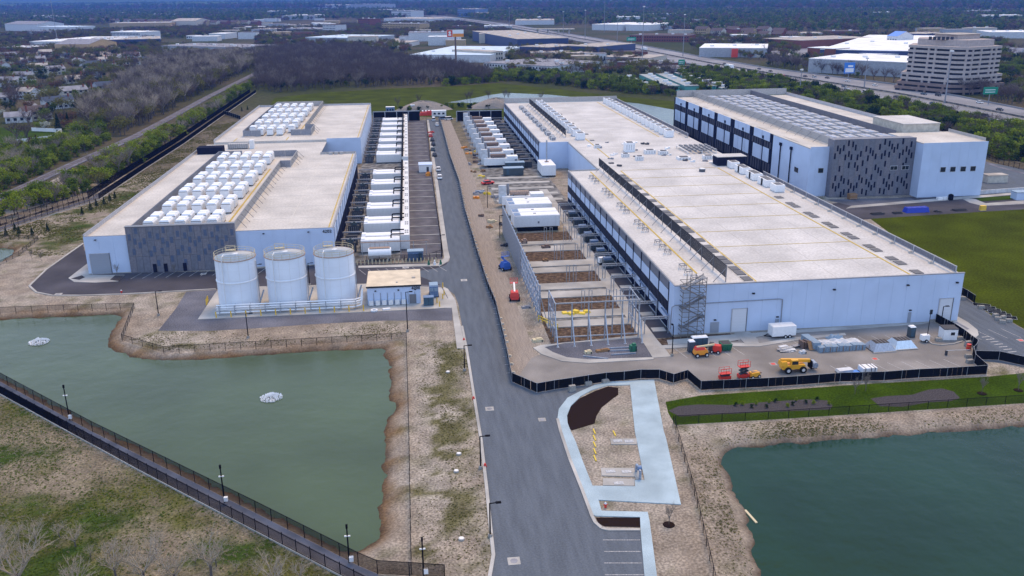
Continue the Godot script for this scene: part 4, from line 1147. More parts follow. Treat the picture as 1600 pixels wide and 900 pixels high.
	var k := MB.new(); k.box(V3(0, 0.15, 0), V3(2.6, 1.7, 1.8)); part("casing", k, "wood", bx)
	k = MB.new()
	for i in 3: k.box(V3(-1.1 + i * 1.1, 0, 0), V3(0.18, 0.15, 1.8))
	part("skid", k, "wood", bx)
	k = MB.new()
	for y in [0.3, 1.5]: k.box(V3(0, y, 0.92), V3(2.6, 0.16, 0.05))
	part("batten", k, "rust_tan", bx)
	var tp := thing("tarp_stack", "long stack of material under a bright blue tarp", "covered stack", V3(153.4, 0, -249.37), 0.03)
	k = MB.new(); k.taper(V3(0, 0, 0), V3(7.6, 1.5, 2.6), V3(6.9, 0, 1.9)); part("tarp", k, "tarp_blue", tp)
	k = MB.new()
	for i in 5: k.beam(V3(-3.2 + i * 1.6, 1.53, -1.0), V3(-3.2 + i * 1.6, 1.53, 1.0), 0.22, 0.08)
	part("fold", k, "tarp_blue", tp)
	for q in [[1370, 334.5, "dark pile of bars left of the blue tarp", 4.5], [1402, 333.5, "low dark stack just left of the blue tarp", 3.4], [1498, 328, "dark heap of bars right of the blue tarp", 5.0], [1465, 331, "small dark heap near the blue tarp", 2.0]]:
		var at := V3(146.59, 0, -248.73)
		pile(q[2], q[0], q[3])
	var dp := thing("white_skip", "white open crates by the kerb before the tall hall", "crate", V3(170.76, 0, -263.76), 0.05)
	for i in 2:
		k = MB.new(); k.box(V3(-0.9 + i * 1.9, 0, 0), V3(1.7, 0.9, 1.2)); part("crate_box", k, "unit_white", dp)
	var yb := thing("yellow_cabinet", "yellow cabinet at the edge of the green field", "cabinet", V3(174.31, 0, -247.87), 0.0)
	k = MB.new(); k.box(V3(0, 0.1, 0), V3(1.7, 1.5, 1.0)); part("casing", k, "safety_yellow", yb)
	k = MB.new(); k.box(V3(0, 0, 0), V3(1.9, 0.1, 1.2)); part("base", k, "pale_concrete", yb)
	var lw := thing("low_wall", "long low pale wall beside the gravel right of the tall hall", "wall", V3(195.12, 0, -269.74))
	for i in 8:
		var a := V3(186.46, 0, -269.09).lerp(V3(204.72, 0, -271.28), i / 8.0)
		var e := V3(186.46, 0, -269.09).lerp(V3(204.72, 0, -271.28), (i + 1) / 8.0)
		k = MB.new(); k.beam(a + V3(0.05, 0.7, 0), e + V3(-0.05, 0.7, 0), 0.3, 1.4); wpart("wall_section", k, "wall_pale", lw)
	var bh := thing("blue_cabinet_house", "small pale blue cabinet house at the right edge by the low wall", "cabinet house", V3(195.53, 0, -260.85))
	k = MB.new(); k.box(Vector3.ZERO, V3(4.0, 2.4, 3.0)); part("wall", k, "wall_white", bh)
	k = MB.new(); k.box(V3(0, 2.4, 0), V3(4.3, 0.2, 3.3)); part("roof", k, "wrap_blue", bh)
	var wt := thing("black_drum", "black drum standing by the kerb before the tall hall", "drum", V3(173.11, 0, -262.91))
	k = MB.new(); k.rod(Vector3.ZERO, V3(0, 1.7, 0), 0.8, 0.8, 14); part("shell", k, "black_metal", wt)
	k = MB.new(); k.rod(V3(0, 1.7, 0), V3(0, 2.0, 0), 0.8, 0.3, 14); part("lid", k, "black_metal", wt)
	var tanb := thing("tan_enclosure", "tan utility enclosure on gravel right of the tall hall", "enclosure", V3(204.75, 0, -287.47), 0.0)
	k = MB.new(); k.taper(Vector3.ZERO, V3(7.6, 2.6, 4.0), V3(7.4, 0, 3.8)); part("casing", k, "wall_cream", tanb)
	k = MB.new(); k.box(V3(0, 2.6, 0), V3(7.7, 0.15, 4.1)); part("lid", k, "roof_tan", tanb)

var dry = null

func pile(label: String, px: float, w: float) -> void:
	var spots := {1370.0: V3(140.03, 0, -248.06), 1402.0: V3(146.75, 0, -248.28), 1498.0: V3(167.21, 0, -248.96), 1465.0: V3(159.68, 0, -247.98)}
	var t := thing("bar_pile", label, "material pile", spots[float(px)], 0.1)
	for i in 7:
		var k := MB.new()
		k.beam(V3(-w / 2 + rng.randf() * 0.6, 0.12 + 0.18 * (i % 3), -0.9 + i * 0.3), V3(w / 2 - rng.randf() * 0.6, 0.12 + 0.18 * (i % 3), -0.9 + i * 0.3 + rng.randf_range(-0.5, 0.5)), 0.2, 0.2)
		part("bar", k, "gear_dark", t)

# ---------------------------------------------------------------- tanks and generator yards
func build_tank_farm() -> void:
	var r := 4.3
	var h := 11.2
	for i in 3:
		var t := thing("storage_tank", ["left of the three white storage tanks, nearest the gravel lot", "middle of the three white storage tanks", "right of the three white storage tanks, beside the small pump house"][i], "tank", V3(-39.4 + i * 10.6, 0.15, -189.7 - i * 0.15), 0, "white storage tanks")
		for ring in 5:
			var b := MB.new()
			b.rod(V3(0, h * ring / 5.0 + 0.012, 0), V3(0, h * (ring + 1) / 5.0 - 0.012, 0), r, r, 40, false)
			part("shell_ring", b, "tank_white", t)
		var b := MB.new()
		b.rod(V3(0, 0, 0), V3(0, h, 0), r - 0.03, r - 0.03, 40, false)
		part("inner_shell", b, "unit_grey", t)
		b = MB.new()
		for s in 12:
			var a := TAU * s / 12.0 + 0.2
			b.beam(V3(cos(a) * (r + 0.01), 0, sin(a) * (r + 0.01)), V3(cos(a) * (r + 0.01), h, sin(a) * (r + 0.01)), 0.05, 0.03)
		part("seam", b, "unit_grey", t)
		b = MB.new()
		b.rod(V3(0, h, 0), V3(0, h + 0.55, 0), r + 0.05, 0.4, 40)
		part("roof_cone", b, "unit_white", t)
		b = MB.new(); b.ring(V3(0, h * 0.56, 0), r + 0.06, 0.2, 40); part("stiffening_ring", b, "unit_white", t)
		b = MB.new(); b.ring(V3(0, h - 0.05, 0), r + 0.08, 0.16, 40); part("top_angle", b, "rust_tan", t)
		b = MB.new()
		for y in [0.55, 1.05]: b.ring(V3(0, h + y, 0), r + 0.02, 0.06, 32)
		for s in 16: b.box(V3(cos(TAU * s / 16.0) * r, h, sin(TAU * s / 16.0) * r), V3(0.07, 1.08, 0.07))
		part("guard_rail", b, "bollard_tan", t)
		b = MB.new()
		b.path([V3(-2.0, 0.3, r + 0.25), V3(-2.0, h + 0.9, r - 0.2), V3(-1.9, h + 1.0, 2.0), V3(0.8, h + 1.0, 2.0), V3(0.8, h + 0.1, 2.0)], 0.1)
		part("fill_pipe", b, "unit_grey", t)
		b = MB.new()
		b.path([V3(r + 0.15, h * 0.9, 0.4), V3(r + 0.25, 0.3, 0.6)], 0.1)
		b.beam(V3(r + 0.1, 0.2, 2.2), V3(r + 1.3, 3.6, 0.9), 0.3, 0.16)
		part("stair_rail", b, "steel", t)
		b = MB.new()
		b.box(V3(-1.6, h + 0.3, -r + 0.3), V3(2.2, 0.1, 0.9))
		for x in [-2.6, -0.6]:
			for z in [-0.1, 0.7]: b.box(V3(x, h, -r + z), V3(0.08, 1.3, 0.08))
		b.beam(V3(-2.6, h + 1.25, -r - 0.1), V3(-0.6, h + 1.25, -r - 0.1), 0.08, 0.08)
		part("platform", b, "bollard_tan", t)
		b = MB.new()
		b.box(V3(0.3, h + 0.5, 0.2), V3(0.9, 0.25, 0.7))
		part("roof_vent", b, "unit_grey", t)
	var p := thing("pipe_rack", "low rack of long white pipes in front of the storage tanks", "pipe rack", V3(-28, 0.15, -183.6))
	for y in [[0.55, 0.3], [1.05, -0.2], [1.6, 0.1], [1.95, -0.5]]:
		var b := MB.new()
		b.path([V3(-15.2, y[0], y[1]), V3(14.0, y[0], y[1]), V3(15.4, y[0] + 0.1, y[1] - 0.8), V3(15.8, y[0] + 2.0, y[1] - 1.5)], 0.16, 8)
		part("pipe", b, "pipe_white", p)
	for i in 10:
		var b := MB.new()
		for z in [-0.7, 0.5]: b.box(V3(-14.5 + i * 3.2, 0, z), V3(0.14, 2.2, 0.14))
		for y in [0.35, 0.85, 1.75]: b.beam(V3(-14.5 + i * 3.2, y, -0.75), V3(-14.5 + i * 3.2, y, 0.55), 0.1, 0.1)
		part("stand", b, "steel", p)
	var spots := []
	for i in 11: spots.append(V3(-43.0 + i * 3.1, 0.15, -181.9))
	for i in 3: spots.append(V3(-47.0 + i * 0.1, 0.15, -193.0 + i * 1.2))
	for s in [V3(5.65, 0, -195.61), V3(5.72, 0, -190.04), V3(3.95, 0, -185.01), V3(5.32, 0, -187.42), V3(4.42, 0, -182.39)]: spots.append(s)
	for i in spots.size():
		bollard(["yellow bollard, %s from the left before the tank pipes" % nth(i), "yellow bollard, %s in the short row left of the tanks" % nth(i - 11), "yellow bollard, %s of those round the blue cabinets by the road" % nth(i - 14)][0 if i < 11 else (1 if i < 14 else 2)], spots[i], "safety_yellow", 1.3)
	# pump house
	var t := thing("pump_house", "small pale blue pump house numbered 4200 with a cream roof", "building", V3(-5.4, 0.15, -190.8))
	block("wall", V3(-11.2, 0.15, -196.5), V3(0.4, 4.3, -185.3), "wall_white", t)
	block("roof", V3(-11.35, 4.3, -196.65), V3(0.55, 4.55, -185.15), "roof_buff", t)
	block("fascia", V3(-11.4, 4.15, -185.2), V3(0.6, 4.5, -185.1), "letter", t)
	for i in 7:
		block("pilaster", V3(-9.9 + i * 1.5, 0.4, -185.3), V3(-9.82 + i * 1.5, 2.9, -185.2), "unit_dark", t)
	block("door", V3(-2.1, 0.2, -185.3), V3(-0.6, 2.3, -185.22), "unit_dark", t)
	for x in [-9.6, -4.6, -0.9]: block("wall_lamp", V3(x, 3.3, -185.3), V3(x + 0.35, 3.55, -185.1), "letter", t)
	text("4200", 0.62, V3(-0.6, 3.75, -185.18), t)
	for i in 6:
		block("air_conditioner", V3(-10.9 + i * 1.42, 0.3, -185.1), V3(-9.95 + i * 1.42, 1.35, -184.5), "unit_grey", t)
	block("roof_vent", V3(-1.4, 4.55, -190.5), V3(-0.6, 4.8, -189.8), "roof_tan", t)
	block("roof_vent", V3(-4.9, 4.55, -187.5), V3(-4.5, 4.75, -187.1), "roof_tan", t)
	var c := thing("chiller", "tall blue-white chiller beside the pump house", "chiller", V3(3.4, 0, -190.37))
	var b := MB.new(); b.box(V3(0, 0.3, 0), V3(2.0, 2.4, 3.2)); part("casing", b, "blue_steel", c)
	b = MB.new(); b.box(V3(0, 2.7, -0.2), V3(1.9, 0.12, 2.6)); part("lid", b, "wrap_blue", c)
	b = MB.new()
	for i in 2: b.box(V3(-0.5 + i * 1.0, 1.6, 1.62), V3(0.8, 0.8, 0.06))
	part("grille", b, "wrap_blue", c)
	b = MB.new(); b.box(V3(0, 0, 0), V3(2.2, 0.3, 3.4)); part("plinth", b, "black_metal", c)
	c = thing("cabinet", "dark teal cabinet in front of the blue chiller", "cabinet", V3(2.08, 0, -183.99) + V3(0, 0.12, 0))
	b = MB.new(); b.box(V3(0, 0.15, 0), V3(2.2, 1.75, 1.5)); part("casing", b, "teal_box", c)
	b = MB.new(); b.box(V3(0, 1.9, 0), V3(2.3, 0.08, 1.6)); part("lid", b, "blue_steel", c)
	b = MB.new(); b.box(V3(0, 0.2, 0.77), V3(0.05, 1.6, 0.04)); part("door_joint", b, "letter", c)
	c = thing("pipe_pieces", "white pipe elbow pieces lying on gravel before the pump house", "pipe pieces", V3(-9.43, 0, -181.65))
	b = MB.new(); b.ring(V3(-0.3, 0.25, 0), 0.6, 0.35, 10); part("elbow", b, "pipe_white", c)
	b = MB.new(); b.box(V3(2.3, 0, -0.5), V3(1.6, 0.4, 0.7), 0.2); part("box", b, "pipe_white", c)

func bollard(label: String, at: Vector3, m: String, h: float, g := "yellow bollards") -> void:
	var b := MB.new()
	b.rod(Vector3.ZERO, V3(0, h, 0), 0.13, 0.13, 8)
	b.rod(V3(0, h, 0), V3(0, h + 0.09, 0), 0.13, 0.05, 8)
	var o := part("bollard", b, m, self)
	o.position = at
	tag(o, label, "bollard", g)

func generator(label: String, at: Vector3, l: float, w: float, h: float, g: String) -> Node3D:
	var t := thing("generator", label, "generator", at, 0, g)
	var b := MB.new(); b.box(V3(0, 0, 0), V3(l - 0.2, 0.35, w - 0.3)); part("skid", b, "black_metal", t)
	b = MB.new(); b.box(V3(0, 0.35, 0), V3(l, h - 0.6, w)); part("enclosure", b, "unit_grey", t)
	b = MB.new(); b.taper(V3(0, h - 0.25, 0), V3(l + 0.1, 0.25, w + 0.1), V3(l - 0.2, 0, w - 0.5)); part("roof", b, "unit_white", t)
	for i in 4:
		b = MB.new()
		b.box(V3(-l * 0.36 + i * l * 0.24, 0.6, w / 2 + 0.02), V3(l * 0.2, h - 1.3, 0.05))
		part("door", b, "unit_grey", t)
	b = MB.new(); b.box(V3(-l / 2 + 0.6, h, 0), V3(1.0, 0.2, w * 0.7)); part("air_hood", b, "unit_white", t)
	b = MB.new(); b.path([V3(l * 0.28, h - 0.1, 0.2), V3(l * 0.28, h + 0.75, 0.2), V3(l * 0.28 + 0.3, h + 0.95, 0.2), V3(l * 0.62, h + 0.95, 0.2)], 0.19, 8); part("exhaust", b, "black_metal", t)
	return t

func switchgear(label: String, at: Vector3, big: bool) -> void:
	var t := thing("switchgear", label, "switchgear", at, 0, "switchgear along the left hall")
	if gear.is_empty():
		var b := MB.new(); b.box(V3(0, 0.1, 0), V3(3.2, 2.5, 1.8)); gear.append(b.mesh(M["gear_dark"]))
		b = MB.new()
		for i in 5: b.box(V3(-1.2 + i * 0.6, 0.4, 0.95), V3(0.14, 1.9, 0.12))
		gear.append(b.mesh(M["screen_grey"]))
		b = MB.new(); b.beam(V3(-2.4, 3.2, -1.0), V3(2.9, 3.2, -1.0), 0.5, 0.35)
		for x in [-2.2, 2.6]: b.box(V3(x, 0, -1.0), V3(0.18, 3.1, 0.18))
		gear.append(b.mesh(M["screen_grey"]))
		b = MB.new(); b.box(V3(0.2, 2.6, 0), V3(1.6, 0.8, 1.0)); b.rod(V3(0.2, 3.4, 0), V3(0.2, 3.7, 0), 0.3, 0.3, 8); gear.append(b.mesh(M["transformer_green"]))
	shape("cabinet", gear[0], t); shape("fin", gear[1], t); shape("bus_duct", gear[2], t)
	if big: shape("transformer_top", gear[3], t)

var gear := []

func build_left_yard() -> void:
	flat("yard_paving", [-20.4, -219.6, -4.4, -219.6, -4.4, -486, -20.4, -486], 0.022, "grey_concrete")
	flat("yard_paving", [-4.4, -219.6, 6.6, -219.6, 8.0, -486, -4.4, -486], 0.024, "yard_slab")
	var zs := []
	for k in 6: zs.append(-229.0 - k * 18.3)
	for k in 7: zs.append(-361.0 - k * 17.4)
	for i in zs.size():
		var z: float = zs[i]
		var far_ := i >= 6
		for j in 2:
			generator("white generator, %s unit of the %s %s pair in the left yard" % [["front", "back"][j], nth(i - 6 if far_ else i), "far" if far_ else "near"], V3(-9.5, 0.02, z - j * 4.6), 10.2, 3.1, 3.7, "generators in the left yard")
			switchgear("dark switchgear, %s one in the %s %s bay by the left hall" % [["front", "back"][j], nth(i - 6 if far_ else i), "far" if far_ else "near"], V3(-17.6, 0.02, z - 1.0 - j * 7.0), j == 0)
	for s in [[-230.0, -342.0, "near"], [-351.0, -486.0, "far"]]:
		var t := thing("exhaust_plenum", "long white exhaust plenum with black pipe along the %s generators" % s[2], "plenum", V3(-3.0, 0, (s[0] + s[1]) / 2))
		var n := int((s[0] - s[1]) / 9.0)
		for i in n:
			var a: float = s[0] + (s[1] - s[0]) * i / n
			var e: float = s[0] + (s[1] - s[0]) * (i + 1) / n
			var o := block("plenum_section", V3(-4.2, 0.1, a - 0.03), V3(-1.8, 4.0, e + 0.03), "unit_grey", t)
			for q in 2:
				for g in 2: sub("vent", V3(-3.0 + g * 0.55, 4.0, a - 2.0 - q * 2.2), V3(-2.6 + g * 0.55, 4.06, a - 3.2 - q * 2.2), "unit_dark", o)
		var b := MB.new()
		var start: float = s[0] - (16.0 if s[2] == "near" else 0.0)
		b.beam(V3(-4.05, 4.45, start), V3(-4.05, 4.45, s[1] + 2.0), 0.7, 0.8)
		wpart("header_pipe", b, "black_metal", t)
	for i in 26:
		var z := -224.0 - i * 10.0
		if i == 12: continue
		var b := MB.new()
		b.box(V3(2.4, 0.03, z), V3(8.2, 0.12, 0.45))
		setting("pad_edge", b, "pale_concrete")
	# fuel tank and blue shelter at the near end
	var t := thing("fuel_tank", "white horizontal fuel tank on saddles at the end of the yard", "tank", V3(-9.5, 0.02, -220.9))
	var b := MB.new(); b.rod(V3(-2.9, 1.8, 0), V3(2.9, 1.8, 0), 1.4, 1.4, 20); part("vessel", b, "unit_white", t)
	b = MB.new()
	for x in [-2.0, 2.0]: b.box(V3(x, 0, 0), V3(0.4, 1.0, 1.9))
	part("saddle", b, "unit_grey", t)
	b = MB.new(); b.box(V3(0, 3.17, -0.1), V3(5.2, 0.12, 1.4)); part("walkway", b, "rust_tan", t)
	b = MB.new()
	for x in [-2.4, -1.2, 0.0, 1.2, 2.4]: b.box(V3(x, 3.25, -0.7), V3(0.06, 0.9, 0.06))
	b.beam(V3(-2.5, 4.15, -0.7), V3(2.5, 4.15, -0.7), 0.06, 0.06)
	part("hand_rail", b, "rust_tan", t)
	t = thing("fuel_shelter", "blue metal shelter right of the white fuel tank", "shelter", V3(-0.4, 0.02, -220.0))
	b = MB.new(); b.box(V3(0, 0.1, 0), V3(3.9, 2.3, 2.2)); part("casing", b, "blue_steel", t)
	b = MB.new(); b.box(V3(0, 2.4, 0), V3(4.2, 0.14, 2.5)); part("roof", b, "wrap_blue", t)
	b = MB.new(); b.box(V3(1.2, 0.2, 1.12), V3(0.9, 1.9, 0.05)); part("door", b, "teal_box", t)
	var pr := thing("pipe_bridge", "thin steel pipe bridge over the fuel tank", "pipe bridge", V3(-6, 0.02, -223))
	for i in 6:
		b = MB.new(); b.box(V3(-8 + i * 3.3, 0, 0), V3(0.14, 4.2, 0.14)); part("post", b, "steel", pr)
	b = MB.new(); b.path([V3(-8.4, 4.2, 0), V3(9.2, 4.2, 0)], 0.14); part("pipe", b, "rust_tan", pr)
	for i in 22:
		bollard("tan bollard, %s from the left along the front of the generator yard" % nth(i), V3(-15.2 + i * 0.95, 0.02, -217.2), "bollard_tan", 1.1, "tan bollards before the fuel tank")
	var gt := thing("gate_barrier", "green and white valve assembly at the corner of the yard", "valve assembly", V3(4.46, 0, -214.36))
	for i in 3:
		b = MB.new(); b.box(V3(-1.6 + i * 1.5, 0, 0), V3(0.6, 0.7, 0.5)); b.rod(V3(-1.6 + i * 1.5, 0.7, 0), V3(-1.6 + i * 1.5, 1.3, 0), 0.2, 0.2, 8)
		part("valve", b, "machine_green" if i != 1 else "unit_white", gt)
	# black sound wall across the back of both yards
	for w in [[-20.0, 5.0, -484.0, "left"], [24.5, 49.0, -478.0, "right"]]:
		var s := thing("sound_wall", "black sound wall with grey posts closing the back of the %s yard" % w[3], "wall", V3((w[0] + w[1]) / 2, 0, w[2]))
		for i in 4:
			var a: float = lerp(w[0], w[1], i / 4.0)
			var e: float = lerp(w[0], w[1], (i + 1) / 4.0)
			block("wall_sheet", V3(a + 0.2, 0.2, w[2] - 0.1), V3(e - 0.2, 5.2, w[2] + 0.1), "fence_black", s)
			block("post", V3(a - 0.2, 0, w[2] - 0.2), V3(a + 0.2, 5.5, w[2] + 0.2), "steel", s)
		block("top_rail", V3(w[0], 5.2, w[2] - 0.15), V3(w[1], 5.6, w[2] + 0.15), "steel", s)
	for m in [[V3(7.82, 0, -534), 16.0, 5.0, "tan soil heap behind the left yard"], [V3(51.18, 0, -535.1), 17.0, 5.5, "tan soil heap behind the right yard"]]:
		var o := thing("soil_heap", m[3], "soil heap", m[0])
		b = MB.new()
		heap(b, m[1], m[2])
		part("mound", b, "dirt_road", o)
	# offices and boxes at the head of the road
	for q in [[V3(15.73, 0, -500.4), V3(8, 3, 3), "unit_grey", "grey site office cabin at the head of the road"], [V3(-11.65, 0, -522.5), V3(5, 3, 3), "blue_steel", "blue-grey container behind the left yard"], [V3(1.36, 0, -532.1), V3(2.6, 3, 5), "unit_grey", "tall narrow white unit beside the left soil heap"], [V3(9.6, 0, -512.7), V3(6, 1.6, 2.6), "unit_white", "white flatbed stack at the head of the road"]]:
		var o := thing("site_cabin", q[3], "site cabin", q[0])
		b = MB.new(); b.box(V3(0, 0.3, 0), q[1]); part("casing", b, q[2], o)
		b = MB.new(); b.box(V3(0, q[1].y + 0.3, 0), q[1] * V3(1.03, 0, 1.03) + V3(0, 0.15, 0)); part("roof", b, "unit_white", o)
		b = MB.new()
		for i in 3: b.box(V3(-q[1].x * 0.3 + i * q[1].x * 0.3, 1.3, q[1].z / 2 + 0.03), V3(q[1].x * 0.16, 1.0, 0.06))
		part("window", b, "glass_dark", o)

func heap(b: MB, r: float, h: float) -> void:
	var n := 18
	for j in 5:
		for i in n:
			var p := []
			for q in [[i, j], [i + 1, j], [i + 1, j + 1], [i, j + 1]]:
				var a: float = TAU * (q[0] % n) / n
				var t: float = q[1] / 5.0
				var rr: float = r * (1.0 - t) * (1.0 + 0.18 * sin(a * 3.0 + t * 2.0))
				p.append(V3(cos(a) * rr, h * sin(t * PI / 2) * (1.0 + 0.1 * sin(a * 5.0)), sin(a) * rr * 0.5))
			b.out_quad(p[0], p[1], p[2], p[3], V3(0, -3, 0))

func build_right_yard() -> void:
	# five enclosures beside the halls, raised on dark bases
	var n := 0
	for z in [-245.6, -250.4, -260.2, -264.8]:
		var t := thing("generator", ["nearest white generator enclosure on a black base in the right yard", "second white enclosure in the right yard, right behind the nearest", "third white enclosure in the right yard, nearer of the farther pair", "fourth white enclosure in the right yard, farther of the farther pair"][n], "generator", V3(34.7, 0.02, z), 0, "white enclosures in the right yard")
		var b := MB.new(); b.box(V3(0.3, 0, 0), V3(11.6, 1.3, 3.4)); part("base_tank", b, "black_metal", t)
		b = MB.new(); b.box(V3(0, 1.3, 0), V3(13.2, 3.3, 3.8)); part("enclosure", b, "unit_white", t)
		b = MB.new(); b.taper(V3(0.9, 4.6, 0), V3(11.4, 0.22, 3.6), V3(11.0, 0, 3.0)); part("roof", b, "unit_white", t)
		b = MB.new(); b.box(V3(-5.6, 4.6, 0), V3(1.8, 0.1, 2.9)); part("air_grille", b, "blue_steel", t)
		for i in 6:
			b = MB.new(); b.box(V3(-5.0 + i * 1.95, 1.5, 1.93), V3(1.75, 2.8, 0.05)); part("door", b, "unit_white", t)
		b = MB.new(); b.box(V3(0.4, 2.3, 1.97), V3(0.5, 0.6, 0.05)); part("sign", b, "unit_dark", t)
		b = MB.new(); b.path([V3(5.3, 1.3, 2.02), V3(5.3, 4.4, 2.02), V3(6.4, 4.4, 2.02), V3(6.4, 1.3, 2.02)], 0.05); part("ladder_frame", b, "unit_grey", t)
		b = MB.new(); b.box(V3(-0.5, 4.82, 0.2), V3(0.8, 0.14, 0.5)); part("hatch", b, "unit_dark", t)
		n += 1
	# stacks: each with an upright white panel and a silencer
	var zs := [-276.0]
	for i in 9: zs.append(-345.0 - i * 14.2)
	for i in zs.size():
		var t := thing("stack_generator", "white generator with an upright white stack, alone beside the paired enclosures" if i == 0 else "white generator with an upright stack panel, %s from the front in the far right yard" % nth(i - 1), "generator", V3(34.5, 0.02, zs[i]), 0, "generators with stack panels")
		var b := MB.new(); b.box(V3(0.5, 0, 0), V3(11.5, 0.9, 3.6)); part("skid", b, "black_metal", t)
		b = MB.new(); b.box(V3(0, 0.9, 0), V3(13.5, 2.6, 4.0)); part("enclosure", b, "unit_white", t)
		b = MB.new(); b.box(V3(4.6, 3.5, 0), V3(4.2, 0.7, 3.8)); part("air_hood", b, "unit_white", t)
		b = MB.new(); b.box(V3(6.77, 1.5, 0.6), V3(0.06, 1.8, 1.3)); b.box(V3(5.9, 1.2, 2.02), V3(1.0, 1.9, 0.06)); part("door", b, "unit_dark", t)
		b = MB.new(); b.box(V3(-6.4, 0.9, -0.2), V3(2.4, 6.0, 1.4)); part("stack_panel", b, "wall_pale", t)
		b = MB.new(); b.rod(V3(-4.6, 0.9, -0.6), V3(-4.6, 7.3, -0.6), 0.4, 0.4, 10); part("stack", b, "screen_grey", t)
		b = MB.new(); b.rod(V3(-4.0, 4.3, 0), V3(2.0, 4.3, 0), 0.75, 0.75, 12); part("silencer", b, "pipe_brown" if i % 2 else "rust_tan", t)
		b = MB.new()
		for x in [-3.0, 1.0]: b.box(V3(x, 3.5, 0), V3(0.3, 0.7, 1.5))
		part("saddle", b, "unit_dark", t)
	for i in 12:
		var z := -342.0 - i * 11.0
		var t := thing("transformer", "dark transformer skid, %s from the front beside the farther right hall" % nth(i), "transformer", V3(44.8, 0.02, z), 0, "transformers by the farther right hall")
		var b := MB.new(); b.box(V3(0, 0.1, 0), V3(3.4, 2.3, 3.0)); part("tank", b, "gear_dark", t)
		b = MB.new(); b.beam(V3(-3.0, 3.1, -1.8), V3(3.6, 3.1, -1.8), 0.4, 0.3); b.box(V3(-2.8, 0, -1.8), V3(0.2, 3.0, 0.2)); part("bus_duct", b, "screen_grey", t)
		b = MB.new()
		for k in 4: b.box(V3(-1.2 + k * 0.8, 0.4, 1.55), V3(0.2, 1.8, 0.14))
		part("fin", b, "transformer_green", t)
	var u := thing("generator", "white walk-in unit with a tall mast in the notch of the right hall", "generator", V3(50.2, 0.02, -327.5))
	var b := MB.new(); b.box(V3(0, 0, 0), V3(5.0, 0.5, 12)); part("skid", b, "black_metal", u)
	b = MB.new(); b.box(V3(0, 0.5, 0), V3(5.2, 3.8, 12.4)); part("enclosure", b, "unit_white", u)
	b = MB.new(); b.rod(V3(0.2, 4.3, -1), V3(0.2, 12.5, -1), 0.28, 0.28, 10); part("mast", b, "steel", u)
	b = MB.new(); b.box(V3(0.2, 4.3, -1), V3(1.4, 0.25, 1.4)); part("collar", b, "rust_tan", u)
	for q in [[V3(37.52, 0, -327.53), "teal control building with a pale roof in the right yard"], [V3(39.34, 0, -338.9), "second teal control building, behind the other one"]]:
		u = thing("control_building", q[1], "control building", q[0])
		b = MB.new(); b.box(V3(0, 0.2, 0), V3(7.4, 2.5, 3.4)); part("casing", b, "transformer_green", u)
		b = MB.new(); b.box(V3(0, 2.7, 0), V3(7.7, 0.18, 3.7)); part("roof", b, "wrap_blue", u)
		b = MB.new(); b.box(V3(-2.2, 0.3, 1.72), V3(1.0, 2.1, 0.05)); part("door", b, "teal_box", u)
	# paving between the halls
	flat("cross_road", [26, -280, 50, -280, 50, -341, 26, -341], 0.02, "grey_concrete")
	flat("yard_paving", [26, -341, 48.9, -341, 48.9, -478, 26, -478], 0.021, "grey_concrete")
	for i in 5:
		b = MB.new(); b.box(V3(38, 0.03, -284.0 - i * 9.5), V3(22, 0.08, 3.0)); setting("cross_slab", b, "pale_concrete")

